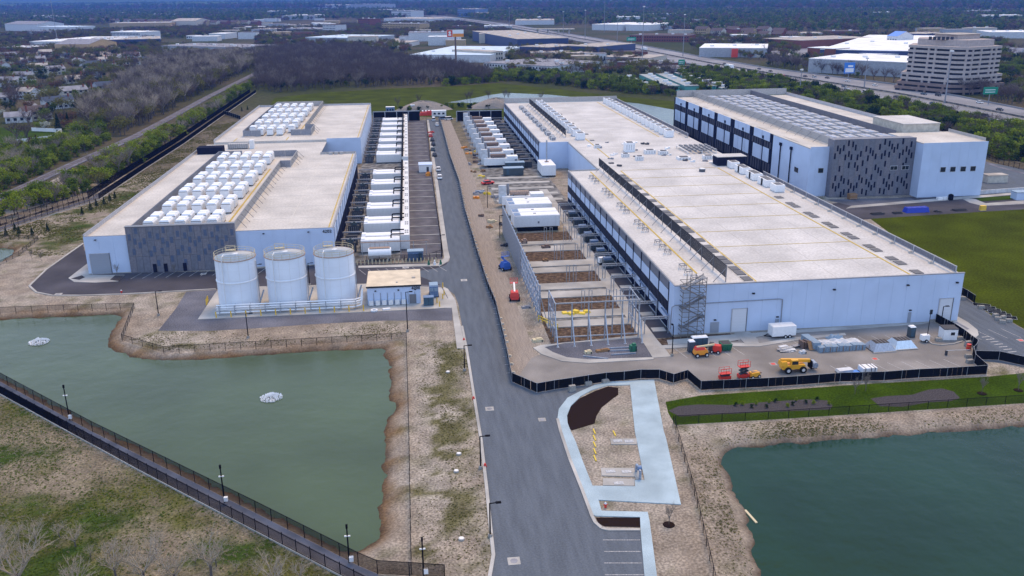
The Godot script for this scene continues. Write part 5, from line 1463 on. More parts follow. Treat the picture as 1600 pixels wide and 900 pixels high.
# ---------------------------------------------------------------- building site
func build_site() -> void:
	flat("site_soil", [25.2, -157.5, 43.2, -157.5, 43.2, -242, 25.8, -242], 0.03, "brown_soil")
	flat("hall_paving", [46.2, -158, 49.8, -158, 49.8, -280, 46.2, -280], 0.028, "dark_asphalt")
	var n := 0
	for z in [[-232.2, -229.0], [-227.0, -222.2], [-213.2, -208.6], [-207.4, -203.4], [-195.0, -190.4], [-188.9, -184.6], [-175.7, -171.6], [-169.9, -166.3]]:
		raised("foundation_slab", [25.9, z[0], 43.2, z[0], 43.2, z[1], 25.9, z[1]], 0.22, "pale_concrete")
		if n % 2 == 0: flat("foundation_gap", [25.9, z[1], 43.2, z[1], 43.2, z[1] + 2.0, 25.9, z[1] + 2.0], 0.045, "grey_concrete")
		n += 1
	for i in 12: raised("equipment_pad", [46.6, -163.5 - i * 9.2, 49.3, -163.5 - i * 9.2, 49.3, -161.4 - i * 9.2, 46.6, -161.4 - i * 9.2], 0.18, "pale_concrete")
	# lattice screen wall
	var t := thing("lattice_wall", "tall steel lattice wall, half sheeted in grey, beside the dirt road", "steel wall", V3(24.9, 0, -207))
	var za := -171.0
	var zb := -243.0
	var bays := 24
	for i in bays + 1:
		var z := za + (zb - za) * i / bays
		var b := MB.new(); b.box(V3(24.9, 0, z), V3(0.28, 7.9, 0.28))
		wpart("post", b, "steel_blue", t)
		if i % 4 == 0:
			b = MB.new(); b.beam(V3(24.9, 6.0, z), V3(26.3, 0.1, z), 0.18, 0.18)
			wpart("raker", b, "steel", t)
		if i == bays: break
		var e := za + (zb - za) * (i + 1) / bays
		for y in [1.5, 3.1, 4.7, 6.3, 7.8]:
			b = MB.new(); b.beam(V3(24.72, y, z), V3(24.72, y, e), 0.12, 0.2)
			wpart("girt", b, "steel_blue", t)
		if i < 10:
			b = MB.new(); b.beam(V3(24.78, 1.5, z), V3(24.78, 4.7, e), 0.1, 0.1); b.beam(V3(24.78, 4.7, z), V3(24.78, 7.8, e), 0.1, 0.1)
			wpart("brace", b, "steel_blue", t)
		else:
			b = MB.new(); b.beam(V3(24.6, 3.9, z - 0.05), V3(24.6, 3.9, e + 0.05), 0.06, 7.6)
			wpart("sheet", b, "screen_grey", t)
	# bare steel frame over the gravel oval
	t = thing("steel_skeleton", "bare steel frame with raking props over the gravel oval", "steel frame", V3(34.5, 0, -158))
	var xs := [26.2, 29.5, 32.8, 36.1, 39.5, 42.9]
	for i in xs.size():
		var x: float = xs[i]
		var b := MB.new(); b.box(V3(x, 0, -159.1), V3(0.24, 8.0, 0.24)); wpart("column", b, "steel", t)
		b = MB.new(); b.beam(V3(x, 5.4, -159.0), V3(x + 0.05, 0.1, -156.0), 0.2, 0.2); wpart("raking_prop", b, "steel", t)
		b = MB.new(); b.box(V3(x + 0.05, 0.0, -156.0), V3(0.5, 0.12, 0.5)); wpart("base_plate", b, "steel", t)
		if i < xs.size() - 1:
			for y in [0.9, 7.9]:
				b = MB.new(); b.beam(V3(x, y, -159.1), V3(xs[i + 1], y, -159.1), 0.16, 0.22); wpart("beam", b, "steel", t)
	for s in [[26.2, 7.9], [42.9, 7.9]]:
		for j in 3:
			var z := -161.8 - j * 2.7
			var b := MB.new(); b.box(V3(s[0], 0, z), V3(0.22, 8.0 - j * 0.2, 0.22)); wpart("column", b, "steel_blue", t)
			for y in [2.5, 5.2, 7.9]:
				b = MB.new(); b.beam(V3(s[0], y, z), V3(s[0], y, z + 2.7), 0.14, 0.18); wpart("beam", b, "steel_blue", t)
		if s[0] > 30:
			var b := MB.new(); b.beam(V3(s[0], 7.9, -161.8), V3(38.2, 7.9, -161.8), 0.16, 0.2); wpart("beam", b, "steel", t)
			b = MB.new(); b.box(V3(38.2, 0, -161.8), V3(0.22, 7.9, 0.22)); wpart("column", b, "steel", t)
	# conduit stubs standing in the soil
	n = 0
	for z in [-231.5, -214.0, -195.8, -177.0]:
		for x in [35.2, 36.8, 40.6, 42.2]:
			var b := MB.new()
			b.rod(V3(-0.3, 0, 0), V3(-0.3, 4.2, 0), 0.08, 0.08, 6); b.rod(V3(0.3, 0, 0.3), V3(0.3, 4.2, 0.3), 0.08, 0.08, 6); b.beam(V3(-0.35, 4.2, 0), V3(0.35, 4.2, 0.3), 0.12, 0.1)
			var o := part("conduit_stub", b, "steel", self)
			o.position = V3(x, 0.05, z)
			tag(o, "pair of upright grey conduits, %s across in the %s soil bay from the back" % [nth(n % 4), nth(n / 4)], "conduit", "upright conduits in the soil bays")
			n += 1
	# portal frames and transformers by the navy wall
	for i in 12:
		var z := -160.5 - i * 9.2
		var f := thing("portal_gantry", "grey steel portal frame, %s from the front along the navy wall" % nth(i), "steel frame", V3(46.5, 0.03, z), 0, "portal frames along the navy wall")
		for x in [-2.6, -2.0, 2.9]:
			var b := MB.new(); b.box(V3(x, 0, 0), V3(0.18, 3.6, 0.18)); part("column", b, "steel", f)
		var b := MB.new(); b.beam(V3(-2.7, 3.6, 0), V3(3.0, 3.6, 0), 0.2, 0.2); b.beam(V3(-2.7, 2.9, -0.8), V3(3.0, 2.9, -0.8), 0.16, 0.2); part("beam", b, "steel", f)
		b = MB.new(); b.beam(V3(2.9, 3.5, 0), V3(2.9, 3.5, -5.5), 0.3, 0.24); part("cable_tray", b, "blue_steel", f)
	for i in 7:
		var z := -206.0 - i * 8.2
		var f := thing("transformer", "teal-grey transformer, %s from the front among the portal frames" % nth(i), "transformer", V3(47.2, 0.03, z), 0, "transformers among the portal frames")
		var b := MB.new(); b.box(V3(0, 0.15, 0), V3(2.6, 2.0, 2.2)); part("tank", b, "transformer_green", f)
		b = MB.new(); b.box(V3(-0.3, 2.15, 0), V3(2.0, 0.5, 1.5)); part("top", b, "blue_steel", f)
		b = MB.new()
		for k in 4: b.box(V3(-0.9 + k * 0.6, 0.3, 1.15), V3(0.12, 1.6, 0.14))
		part("fin", b, "gear_dark", f)
	var w := thing("compressor", "small white wheeled compressor among the portal frames", "compressor", V3(46.31, 0, -208.84), 0.2)
	var b := MB.new(); b.taper(V3(0, 0.6, 0), V3(2.2, 1.3, 1.5), V3(1.9, 0, 1.3)); part("casing", b, "unit_white", w)
	b = MB.new(); b.box(V3(0, 0.35, 0), V3(2.4, 0.25, 1.4)); part("chassis", b, "black_metal", w)
	for x in [-0.6, 0.6]:
		b = MB.new(); b.rod(V3(x, 0.35, -0.8), V3(x, 0.35, 0.8), 0.35, 0.35, 12); part("wheel", b, "tyre", w)
	# loose things
	w = thing("yellow_pallet", "yellow wrapped bundles lying on a foundation slab", "bundle", V3(33.32, 0, -174.24))
	for i in 5:
		b = MB.new(); b.taper(V3(-2.6 + i * 1.2, 0, (i % 2) * 0.8), V3(1.3, 0.5 + 0.15 * (i % 3), 1.6), V3(1.0, 0, 1.2), 0.4 * i); part("bundle", b, "paint_yellow", w)
	w = thing("yellow_ladder", "yellow framed barrier standing in the soil left of the steel frame", "barrier", V3(26.18, 0, -168.27), 0.5)
	for i in 6:
		b = MB.new(); b.box(V3(0, 0, -3.2 + i * 1.3), V3(0.1, 1.2, 0.1)); part("post", b, "paint_yellow", w)
	b = MB.new(); b.beam(V3(0, 1.15, -3.3), V3(0, 1.15, 3.4), 0.1, 0.14); b.beam(V3(0, 0.6, -3.3), V3(0, 0.6, 3.4), 0.1, 0.14); part("rail", b, "paint_yellow", w)
	loose("rust_bin", "rust red bin on the soil behind the slabs", V3(29.26, 0, -230.74), V3(1.6, 1.2, 1.3), "rust_tan")
	loose("pump_set", "brown machine parts on the second pale slab", V3(34.47, 0, -225.46), V3(2.4, 0.8, 1.4), "pipe_brown")
	loose("timber_crate", "small wooden crate on a foundation slab", V3(32.43, 0, -213.12), V3(1.5, 0.7, 1.2), "wood")
	loose("scrap_heap", "grey scrap parts lying in the trampled soil by the lattice wall", V3(23.1, 0, -179.35), V3(2.0, 0.4, 1.0), "screen_grey")
	loose("plank_heap", "heap of pale boards at the left tip of the gravel oval", V3(22.84, 0, -159.82), V3(2.2, 0.5, 1.3), "bollard_tan")
	loose("timber_stack", "flat stack of brown timber on the gravel oval", V3(34.45, 0, -152.94), V3(2.9, 0.4, 0.9), "wood")
	loose("tool_crate", "small tan crate on the gravel oval", V3(31.48, 0, -152.39), V3(1.4, 0.5, 1.0), "bollard_tan")
	loose("green_roller", "dark green machine on the gravel oval", V3(40.2, 0, -152.47), V3(1.3, 1.2, 1.1), "machine_green")
	for i in 4:
		b = MB.new(); b.beam(V3(-2.4, 0.15, 0), V3(2.4, 0.15, 0.3), 0.18, 0.22)
		var o := part("steel_bar", b, "steel_blue", self)
		o.position = [V3(37.71, 0, -154.11), V3(38.15, 0, -152.76), V3(37.98, 0, -151.03), V3(32.48, 0, -150.06)][i]
		o.rotation.y = [0.05, 0.0, 0.1, -0.35][i]
		tag(o, ["steel bar farthest from the kerb on the gravel oval", "steel bar in the middle of the gravel oval", "steel bar next to the dark green machine on the gravel oval", "steel bar lying askew near the front kerb of the oval"][i], "steel bar", "steel bars on the gravel oval")
	# clutter along the dirt road
	var mats := ["screen_grey", "pipe_brown", "wood", "gear_dark", "machine_orange", "steel_blue", "bollard_tan", "paint_yellow"]
	var words_ := ["grey metal parts", "brown pipe lengths", "timber offcuts", "dark machine parts", "orange barriers", "blue steel parts", "tan pallets", "yellow braces"]
	for i in 30:
		var at := V3(22.17, 0, -299.01).lerp(V3(22.97, 0, -219.76), rng.randf()) if i < 12 else V3(24.16, 0, -402.5).lerp(V3(24.38, 0, -315.18), rng.randf())
		at += V3(rng.randf_range(-2.0, 4.5), 0.02, 0)
		b = MB.new()
		for k in 5:
			b.box(V3(rng.randf_range(-1, 1), 0, rng.randf_range(-1, 1)), V3(rng.randf_range(0.3, 1.8), rng.randf_range(0.2, 0.9), rng.randf_range(0.2, 0.8)), rng.randf() * 3.0)
		var o := part("material_pile", b, mats[i % 8], self)
		o.position = at
		tag(o, "small pile of %s beside the dirt road" % words_[i % 8], "material pile", "piles of %s by the dirt road" % words_[i % 8])
	boom_lift("blue boom lift folded beside the lattice wall", V3(21.54, 0, -208.03), "machine_blue", 1.9, 1)
	boom_lift("red boom lift standing on the dirt road edge", V3(21.25, 0, -185.17), "machine_red", 1.5, 2)
	boom_lift("orange crane arm machine among the far clutter by the dirt road", V3(28.79, 0, -435.2), "machine_orange", 1.2, 1)
	# parked cars up the road
	var cars := [[672, 214, "machine_red", "red car"], [676, 220, "gear_dark", "dark grey car"], [677, 226, "gear_dark", "black pickup"], [677, 235, "transformer_green", "dark car"], [679, 242.5, "gear_dark", "black car"], [685, 266, "unit_grey", "silver car"], [687, 279, "unit_white", "white car"], [677.5, 187.5, "unit_white", "white van"], [683, 196, "unit_white", "white pickup"], [701, 186.5, "unit_white", "white van across"], [692, 186, "blue_steel", "blue truck"], [762, 287, "machine_red", "red and white pickup"]]
	var spots := [V3(9.08, 0, -426.2), V3(9.47, 0, -413.4), V3(9.56, 0, -401.4), V3(8.98, 0, -386.68), V3(9.25, 0, -372.85), V3(9.72, 0, -340.41), V3(9.64, 0, -324.63), V3(12.19, 0, -483.7), V3(13.42, 0, -463.7), V3(20.39, 0, -484.8), V3(17.33, 0, -486.7), V3(26.38, 0, -311.42)]
	var where := ["second from the far end of the left kerb row", "next nearer than the red car in the kerb row", "third in the kerb row behind the white plenum", "fourth in the kerb row behind the white plenum", "last before the grey hut in the kerb row", "just past the grey hut at the kerb", "nearest the camera in the kerb row", "at the head of the road on the left", "at the head of the road facing away", "at the top of the dirt road", "at the head of the road between white vans", "on the soil beside the right yard"]
	for i in spots.size():
		car("%s parked %s" % [cars[i][3], where[i]], spots[i], PI / 2 if i < 9 else 0.3, cars[i][2], "vehicles parked up the road")
	# hut by the kerb
	w = thing("site_hut", "grey site hut with a pale roof beside the kerb row of cars", "hut", V3(4.74, 0, -339.25))
	b = MB.new(); b.box(V3(0, 0.2, 0), V3(5.0, 2.8, 5.5)); part("wall", b, "unit_grey", w)
	b = MB.new(); b.box(V3(0, 3.0, 0), V3(5.3, 0.2, 5.8)); part("roof", b, "wall_white", w)
	b = MB.new(); b.box(V3(0.8, 0.3, 2.77), V3(0.9, 2.0, 0.06)); part("door", b, "gear_dark", w)
	loose("orange_crate", "orange and black crate at the front of the grey hut", V3(5.51, 0, -330.2), V3(1.8, 1.2, 1.2), "machine_orange")
	loose("red_barrier", "low red barrier lying on the road near the far cars", V3(9.6, 0, -439.6), V3(3.4, 0.6, 0.8), "machine_red")
	loose("red_lorry_bed", "long red load at the head of the road", V3(10.9, 0, -506.8), V3(12, 2.0, 2.6), "machine_red")

func loose(called: String, label: String, at: Vector3, s: Vector3, m: String) -> void:
	var t := thing(called, label, called.split("_")[-1], at)
	var b := MB.new()
	b.taper(Vector3.ZERO, s, V3(s.x * 0.9, 0, s.z * 0.9), 0.15)
	part("body", b, m, t)
	b = MB.new()
	b.box(V3(s.x * 0.1, s.y, 0), V3(s.x * 0.5, s.y * 0.25 + 0.05, s.z * 0.5), 0.3)
	part("top", b, m, t)
	b = MB.new()
	for x in [-0.35, 0.35]: b.box(V3(s.x * x, 0, s.z * 0.1), V3(0.12, s.y * 0.9, s.z * 0.92), 0.15)
	part("strap", b, "gear_dark", t)

func wheel_at(t: Node3D, p: Vector3, r: float, w: float, axis := V3(0, 0, 1)) -> void:
	var b := MB.new(); b.rod(p - axis * w / 2, p + axis * w / 2, r, r, 14)
	var o := part("wheel", b, "tyre", t)
	b = MB.new(); b.rod(p - axis * (w / 2 + 0.02), p + axis * (w / 2 + 0.02), r * 0.5, r * 0.5, 10)
	part("rim", b, "unit_grey", o)

func car(label: String, at: Vector3, yaw: float, m: String, g: String) -> void:   # length along x
	var t := thing("parked_car", label, "car", at + V3(0, 0.04, 0), yaw, g)
	car_parts(t, m, "van" in label)

func car_parts(t: Node3D, m: String, van := false) -> void:
	var key := m + str(van)
	if not (key in car_meshes):
		var out := []
		var b := MB.new(); b.taper(V3(0, 0.35, 0), V3(4.6, 0.55, 1.8), V3(4.5, 0, 1.7)); out.append(["body", b.mesh(M[m])])
		b = MB.new(); b.taper(V3(-0.2, 0.9, 0), V3(4.0 if van else 2.9, 0.95 if van else 0.52, 1.62), V3(3.4 if van else 1.8, -0.1, 1.4)); out.append(["windows", b.mesh(M["glass_dark"])])
		b = MB.new(); b.taper(V3(-0.3, 1.85 if van else 1.42, 0), V3(3.4 if van else 1.85, 0.06, 1.42), V3(3.3 if van else 1.7, 0, 1.3)); out.append(["roof", b.mesh(M[m])])
		b = MB.new()
		for z in [-0.6, 0.6]: b.box(V3(2.28, 0.55, z), V3(0.06, 0.16, 0.36))
		out.append(["headlight", b.mesh(M["sign_white"])])
		for p in [[1.45, 0.85], [1.45, -0.85], [-1.4, 0.85], [-1.4, -0.85]]:
			b = MB.new(); b.rod(V3(p[0], 0.33, p[1] - 0.1), V3(p[0], 0.33, p[1] + 0.1), 0.33, 0.33, 10); out.append(["wheel", b.mesh(M["tyre"])])
		car_meshes[key] = out
	for q in car_meshes[key]: shape(q[0], q[1], t)

var car_meshes := {}

func boom_lift(label: String, at: Vector3, m: String, yaw: float, pose: int) -> void:
	var t := thing("boom_lift", label, "boom lift", at, yaw)
	var b := MB.new(); b.taper(V3(0, 0.45, 0), V3(3.0, 0.7, 2.1), V3(2.7, 0, 1.8)); part("chassis", b, m, t)
	for p in [[1.1, 1.0], [1.1, -1.0], [-1.1, 1.0], [-1.1, -1.0]]: wheel_at(t, V3(p[0], 0.45, p[1]), 0.45, 0.35)
	b = MB.new(); b.taper(V3(-0.3, 1.15, 0), V3(2.4, 0.9, 1.9), V3(1.9, 0, 1.6)); part("turntable", b, m, t)
	b = MB.new()
	if pose == 1:
		b.beam(V3(-1.2, 2.0, 0.3), V3(2.6, 2.5, 0.3), 0.35, 0.4); b.beam(V3(2.6, 2.5, 0.3), V3(0.4, 3.3, 0.3), 0.3, 0.35)
	else:
		b.beam(V3(-0.6, 2.0, 0), V3(2.2, 3.2, 0), 0.35, 0.4)
	part("boom", b, m if pose == 1 else "unit_white", t)
	b = MB.new()
	var o := V3(0.2, 3.3, 0.3) if pose == 1 else V3(2.8, 3.0, 0)
	b.box(o, V3(0.9, 0.08, 1.8))
	for q in [[-0.42, -0.85], [0.42, -0.85], [0.42, 0.85], [-0.42, 0.85]]: b.box(o + V3(q[0], 0, q[1]), V3(0.06, 1.05, 0.06))
	for y in [0.55, 1.05]:
		for s in [-1, 1]:
			b.beam(o + V3(-0.45, y, s * 0.85), o + V3(0.45, y, s * 0.85), 0.05, 0.05); b.beam(o + V3(s * 0.42, y, -0.85), o + V3(s * 0.42, y, 0.85), 0.05, 0.05)
	part("basket", b, m, t)

# ---------------------------------------------------------------- the lot before the right hall
func build_lot() -> void:
	var b: MB
	var t: Node3D
	# scaffold stair tower
	t = thing("scaffold_tower", "tall steel scaffold stair tower against the front of the right hall", "scaffold", V3(52.9, 0, -158.08) + V3(0.4, 0, -0.3))
	for x in [-2.3, -0.9, 0.9, 2.3]:
		for z in [-1.2, 1.2]:
			b = MB.new(); b.rod(V3(x, 0, z), V3(x, 12.6 if abs(x) < 2 or x > 0 else 9.8, z), 0.075, 0.075, 6); part("upright", b, "scaffold", t)
	for i in 12:
		for z in [-1.2, 1.2]:
			b = MB.new(); b.beam(V3(-2.3, 0.5 + i * 1.0, z), V3(2.3, 0.5 + i * 1.0, z), 0.09, 0.09); part("ledger", b, "scaffold", t)
		b = MB.new()
		for x in [-2.3, 2.3]: b.beam(V3(x, 0.5 + i, -1.2), V3(x, 0.5 + i, 1.2), 0.09, 0.09)
		part("transom", b, "scaffold", t)
	for i in 6:
		var s := 1.0 if i % 2 == 0 else -1.0
		b = MB.new(); b.beam(V3(1.9 * s, 0.2 + i * 2.0, 0.6), V3(-1.7 * s, 2.2 + i * 2.0, 0.6), 0.8, 0.14)
		part("stair_flight", b, "unit_dark", t)
		b = MB.new(); b.beam(V3(1.9 * s, 1.2 + i * 2.0, 1.0), V3(-1.7 * s, 3.2 + i * 2.0, 1.0), 0.1, 0.1)
		part("hand_rail", b, "scaffold", t)
		b = MB.new(); b.box(V3(-2.0 * s, 2.15 + i * 2.0, 0), V3(0.9, 0.08, 2.3)); part("landing", b, "unit_dark", t)
		b = MB.new(); b.beam(V3(-2.3, 0.3 + i * 2.0, -1.22), V3(2.3, 2.1 + i * 2.0, -1.22), 0.08, 0.08); part("brace", b, "scaffold", t)
	# portable toilets
	var tl := [[V3(51.03, 0, -150.67), "single dark portable toilet with a white roof, left and nearest of the group"], [V3(52.22, 0, -152.44), "left of the three joined dark portable toilets"], [V3(53.18, 0, -152.48), "middle of the three joined dark portable toilets"], [V3(54.15, 0, -152.51), "right of the three joined dark portable toilets"], [V3(96.15, 0, -152.1), "lone grey portable toilet near the white guard shed"]]
	for q in tl:
		t = thing("portable_toilet", q[1], "portable toilet", q[0] + V3(0, 0.03, 0), 0.05, "portable toilets")
		b = MB.new(); b.box(V3(0, 0.08, 0), V3(1.12, 2.0, 1.12)); part("cabin", b, "toilet_blue" if q != tl[4] else "transformer_green", t)
		b = MB.new(); b.taper(V3(0, 2.08, 0), V3(1.18, 0.22, 1.18), V3(0.9, 0, 0.8)); part("roof", b, "unit_white", t)
		b = MB.new(); b.box(V3(0, 0.15, 0.57), V3(0.8, 1.8, 0.04)); part("door", b, "teal_box", t)
		b = MB.new(); b.box(V3(0, 0, 0), V3(1.2, 0.08, 1.2)); part("base", b, "black_metal", t)
	# compact lift (orange), red generator, green skip
	t = thing("telescopic_lift", "orange compact lift parked beside the portable toilets", "lift", V3(52.09, 0, -148.31), 0.1)
	b = MB.new(); b.taper(V3(0, 0.5, 0), V3(2.6, 0.9, 1.6), V3(2.2, 0, 1.4)); part("chassis", b, "machine_orange", t)
	for p in [[0.95, 0.8], [0.95, -0.8], [-0.95, 0.8], [-0.95, -0.8]]: wheel_at(t, V3(p[0], 0.42, p[1]), 0.42, 0.32)
	b = MB.new(); b.taper(V3(-0.2, 1.4, 0), V3(1.9, 0.5, 1.3), V3(1.5, 0, 1.0)); part("hood", b, "machine_red", t)
	b = MB.new(); b.beam(V3(-0.9, 1.95, 0.2), V3(2.6, 2.15, 0.2), 0.3, 0.28); part("boom", b, "bollard_tan", t)
	t = thing("welding_set", "red wheeled machine between the orange lift and green skip", "machine", V3(55.45, 0, -149.43), -0.5)
	b = MB.new(); b.taper(V3(0, 0.4, 0), V3(2.1, 1.2, 1.3), V3(1.8, 0, 1.1)); part("casing", b, "machine_red", t)
	b = MB.new(); b.box(V3(-0.9, 0.5, 0), V3(0.8, 1.3, 1.4)); part("engine", b, "gear_dark", t)
	for p in [[0.6, 0.65], [0.6, -0.65], [-0.6, 0.65], [-0.6, -0.65]]: wheel_at(t, V3(p[0], 0.35, p[1]), 0.35, 0.25)
	t = thing("waste_skip", "dark green waste skip beside the red machine", "skip", V3(57.78, 0, -150.71), 0.0)
	b = MB.new(); b.taper(V3(0, 0.15, 0), V3(1.7, 1.3, 1.8), V3(2.0, 0, 2.3)); part("bin", b, "machine_green", t)
	b = MB.new()
	for i in 4: b.box(V3(-0.75 + i * 0.5, 0.2, 1.08), V3(0.09, 1.2, 0.12))
	part("rib", b, "machine_green", t)
	b = MB.new(); b.box(V3(0, 1.42, 0), V3(1.7, 0.06, 1.9)); part("fill", b, "gear_dark", t)
	# enclosed trailer
	t = thing("cargo_trailer", "white enclosed cargo trailer against the hall front", "trailer", V3(71.03, 0, -155.57), 0.04)
	b = MB.new(); b.box(V3(0, 0.55, 0), V3(4.9, 2.0, 2.2)); part("box_body", b, "unit_white", t)
	b = MB.new(); b.taper(V3(0, 2.55, 0), V3(4.95, 0.12, 2.25), V3(4.6, 0, 1.9)); part("roof", b, "unit_grey", t)
	for x in [0.3, 1.2]:
		wheel_at(t, V3(x, 0.38, 1.05), 0.38, 0.25); wheel_at(t, V3(x, 0.38, -1.05), 0.38, 0.25)
	b = MB.new(); b.beam(V3(-2.4, 0.5, 0.8), V3(-3.7, 0.45, 0), 0.12, 0.12); b.beam(V3(-2.4, 0.5, -0.8), V3(-3.7, 0.45, 0), 0.12, 0.12); part("drawbar", b, "black_metal", t)
	# telehandler
	t = thing("telehandler", "orange-yellow telehandler carrying a grey bale by the black fence", "telehandler", V3(66.46, 0, -139.19), 0.02)
	b = MB.new(); b.taper(V3(-0.3, 0.75, 0), V3(4.4, 0.75, 1.7), V3(4.0, 0, 1.6)); part("chassis", b, "machine_yellow", t)
	for p in [[1.3, 0.95], [1.3, -0.95], [-1.5, 0.95], [-1.5, -0.95]]: wheel_at(t, V3(p[0], 0.62, p[1]), 0.62, 0.45)
	b = MB.new(); b.beam(V3(-2.6, 2.3, -0.1), V3(2.9, 1.9, -0.1), 0.5, 0.55); part("boom", b, "machine_yellow", t)
	b = MB.new(); b.taper(V3(-0.3, 1.4, 0.55), V3(1.5, 1.1, 0.8), V3(1.2, 0, 0.7)); part("cab", b, "machine_yellow", t)
	b = MB.new(); b.box(V3(-0.3, 1.7, 0.96), V3(1.1, 0.6, 0.05)); part("cab_window", b, "glass_dark", t)
	b = MB.new(); b.taper(V3(-2.2, 1.4, 0), V3(1.2, 0.8, 1.6), V3(1.0, 0, 1.4)); part("counterweight", b, "machine_yellow", t)
	b = MB.new(); b.box(V3(3.0, 0.5, 0), V3(0.18, 1.5, 1.5)); b.beam(V3(3.0, 0.5, 0.4), V3(4.2, 0.5, 0.4), 0.14, 0.1); b.beam(V3(3.0, 0.5, -0.4), V3(4.2, 0.5, -0.4), 0.14, 0.1); part("forks", b, "black_metal", t)
	t = thing("wire_bale", "grey bundled bale on the forks of the telehandler", "bale", V3(66.46, 0, -139.19) + V3(3.7, 0.56, -0.1))
	b = MB.new(); b.rod(V3(0, 0.6, -0.8), V3(0, 0.6, 0.8), 0.6, 0.55, 9); part("bundle", b, "steel_blue", t)
	b = MB.new(); b.ring(V3(0, 0.6, 0), 0.5, 0.3, 9); part("band", b, "screen_grey", t)
	for q in [[V3(52.86, 0, -137.11), "machine_red", "low red scissor lift beside the black fence, left one"], [V3(56.38, 0, -137.46), "machine_red", "red scissor lift with raised rails by the fence, taller one"]]:
		t = thing("scissor_lift", q[2], "scissor lift", q[0] + V3(0, 0.03, 0), 0.1)
		b = MB.new(); b.box(V3(0, 0.25, 0), V3(2.0, 0.6, 1.0)); part("chassis", b, q[1], t)
		for p in [[0.7, 0.45], [0.7, -0.45], [-0.7, 0.45], [-0.7, -0.45]]: wheel_at(t, V3(p[0], 0.2, p[1]), 0.2, 0.18)
		b = MB.new()
		var hi := 1.6 if "taller" in q[2] else 0.4
		for i in 2:
			b.beam(V3(-0.8, 0.85 + i * hi * 0.4, 0), V3(0.8, 0.85 + (i + 1) * hi * 0.4, 0), 0.8, 0.08); b.beam(V3(0.8, 0.85 + i * hi * 0.4, 0), V3(-0.8, 0.85 + (i + 1) * hi * 0.4, 0), 0.8, 0.08)
		part("scissor", b, "gear_dark", t)
		b = MB.new()
		b.box(V3(0, 0.95 + hi * 0.8, 0), V3(2.0, 0.08, 0.95))
		for x in [-0.97, 0.0, 0.97]:
			for z in [-0.45, 0.45]: b.box(V3(x, 1.0 + hi * 0.8, z), V3(0.06, 1.0, 0.06))
		for z in [-0.45, 0.45]:
			for y in [0.5, 1.0]: b.beam(V3(-1.0, 1.0 + hi * 0.8 + y, z), V3(1.0, 1.0 + hi * 0.8 + y, z), 0.05, 0.05)
		part("platform", b, q[1], t)
	t = thing("orange_lift", "small orange machine right of the red scissor lifts", "machine", V3(58.38, 0, -137.47), 0.3)
	b = MB.new(); b.taper(V3(0, 0.4, 0), V3(2.0, 0.7, 1.2), V3(1.6, 0, 1.0)); part("body", b, "machine_yellow", t)
	b = MB.new(); b.beam(V3(-0.6, 1.2, 0), V3(1.4, 0.8, 0.2), 0.24, 0.3); part("arm", b, "rust_tan", t)
	for p in [[0.7, 0.5], [0.7, -0.5], [-0.7, 0.5], [-0.7, -0.5]]: wheel_at(t, V3(p[0], 0.34, p[1]), 0.34, 0.25)
	# stacks of sheets by the fence
	for q in [[V3(75.6, 0, -137.38), "pale flat sheets over blue sheets lying by the fence", 0], [V3(79.34, 0, -137.15), "strapped stack of white beams on blue bearers by the fence", 1]]:
		t = thing("sheet_stack", q[1], "stack", q[0] + V3(0, 0.03, 0), 0.04)
		if q[2] == 0:
			b = MB.new(); b.box(V3(0.6, 0, 0.3), V3(3.2, 0.16, 1.4), 0.05); part("blue_sheet", b, "sign_blue", t)
			for i in 3:
				b = MB.new(); b.box(V3(-0.5 + i * 0.1, 0.18 + i * 0.14, -0.2), V3(2.8, 0.12, 1.3), 0.04 * i); part("pale_sheet", b, "wall_pale", t)
		else:
			for i in 4:
				for j in 2:
					b = MB.new(); b.box(V3(0, 0.15 + j * 0.48, -0.75 + i * 0.48), V3(2.7, 0.44, 0.42)); part("white_beam", b, "unit_white", t)
			b = MB.new()
			for x in [-0.9, 0.9]: b.box(V3(x, 0, 0), V3(0.3, 0.15, 2.1))
			part("bearer", b, "sign_blue", t)
			b = MB.new()
			for x in [-0.9, 0.2, 0.9]: b.box(V3(x, 0.14, 0), V3(0.07, 1.0, 2.0))
			part("strap", b, "gear_dark", t)
	# the wrapped roof-unit carcass and the rubbish round it
	t = thing("wrapped_unit", "long row of blue-wrapped units under crumpled sheeting in the lot", "wrapped units", V3(79.53, 0, -148.69) + V3(0, 0.03, 0), 0.03)
	for i in 7:
		b = MB.new(); b.box(V3(-4.2 + i * 1.35, 0, 1.2), V3(1.25, 1.0 + 0.1 * (i % 2), 1.3)); part("wrapped_box", b, "wrap_blue", t)
	for i in 4:
		b = MB.new(); b.box(V3(-4.7, 0, 0.0 - i * 1.35), V3(1.5, 1.5 - 0.08 * i, 1.25)); part("wrapped_box", b, "wrap_blue", t)
	b = MB.new(); drape(b, 9.5, 3.6, 1.0, 3); 
	var dr := part("crumpled_sheet", b, "wall_pale", t)
	dr.position = V3(0.8, 0.15, -1.4)
	b = MB.new(); drape(b, 3.0, 2.4, 1.3, 8)
	dr = part("blue_sheet", b, "wrap_blue", t)
	dr.position = V3(1.0, 0.25, -3.4)
	for i in 8:
		b = MB.new(); b.box(V3(-4.0 + i * 1.3, 0.0, 1.98), V3(0.1, 1.0, 0.06)); part("frame_post", b, "wood", t)
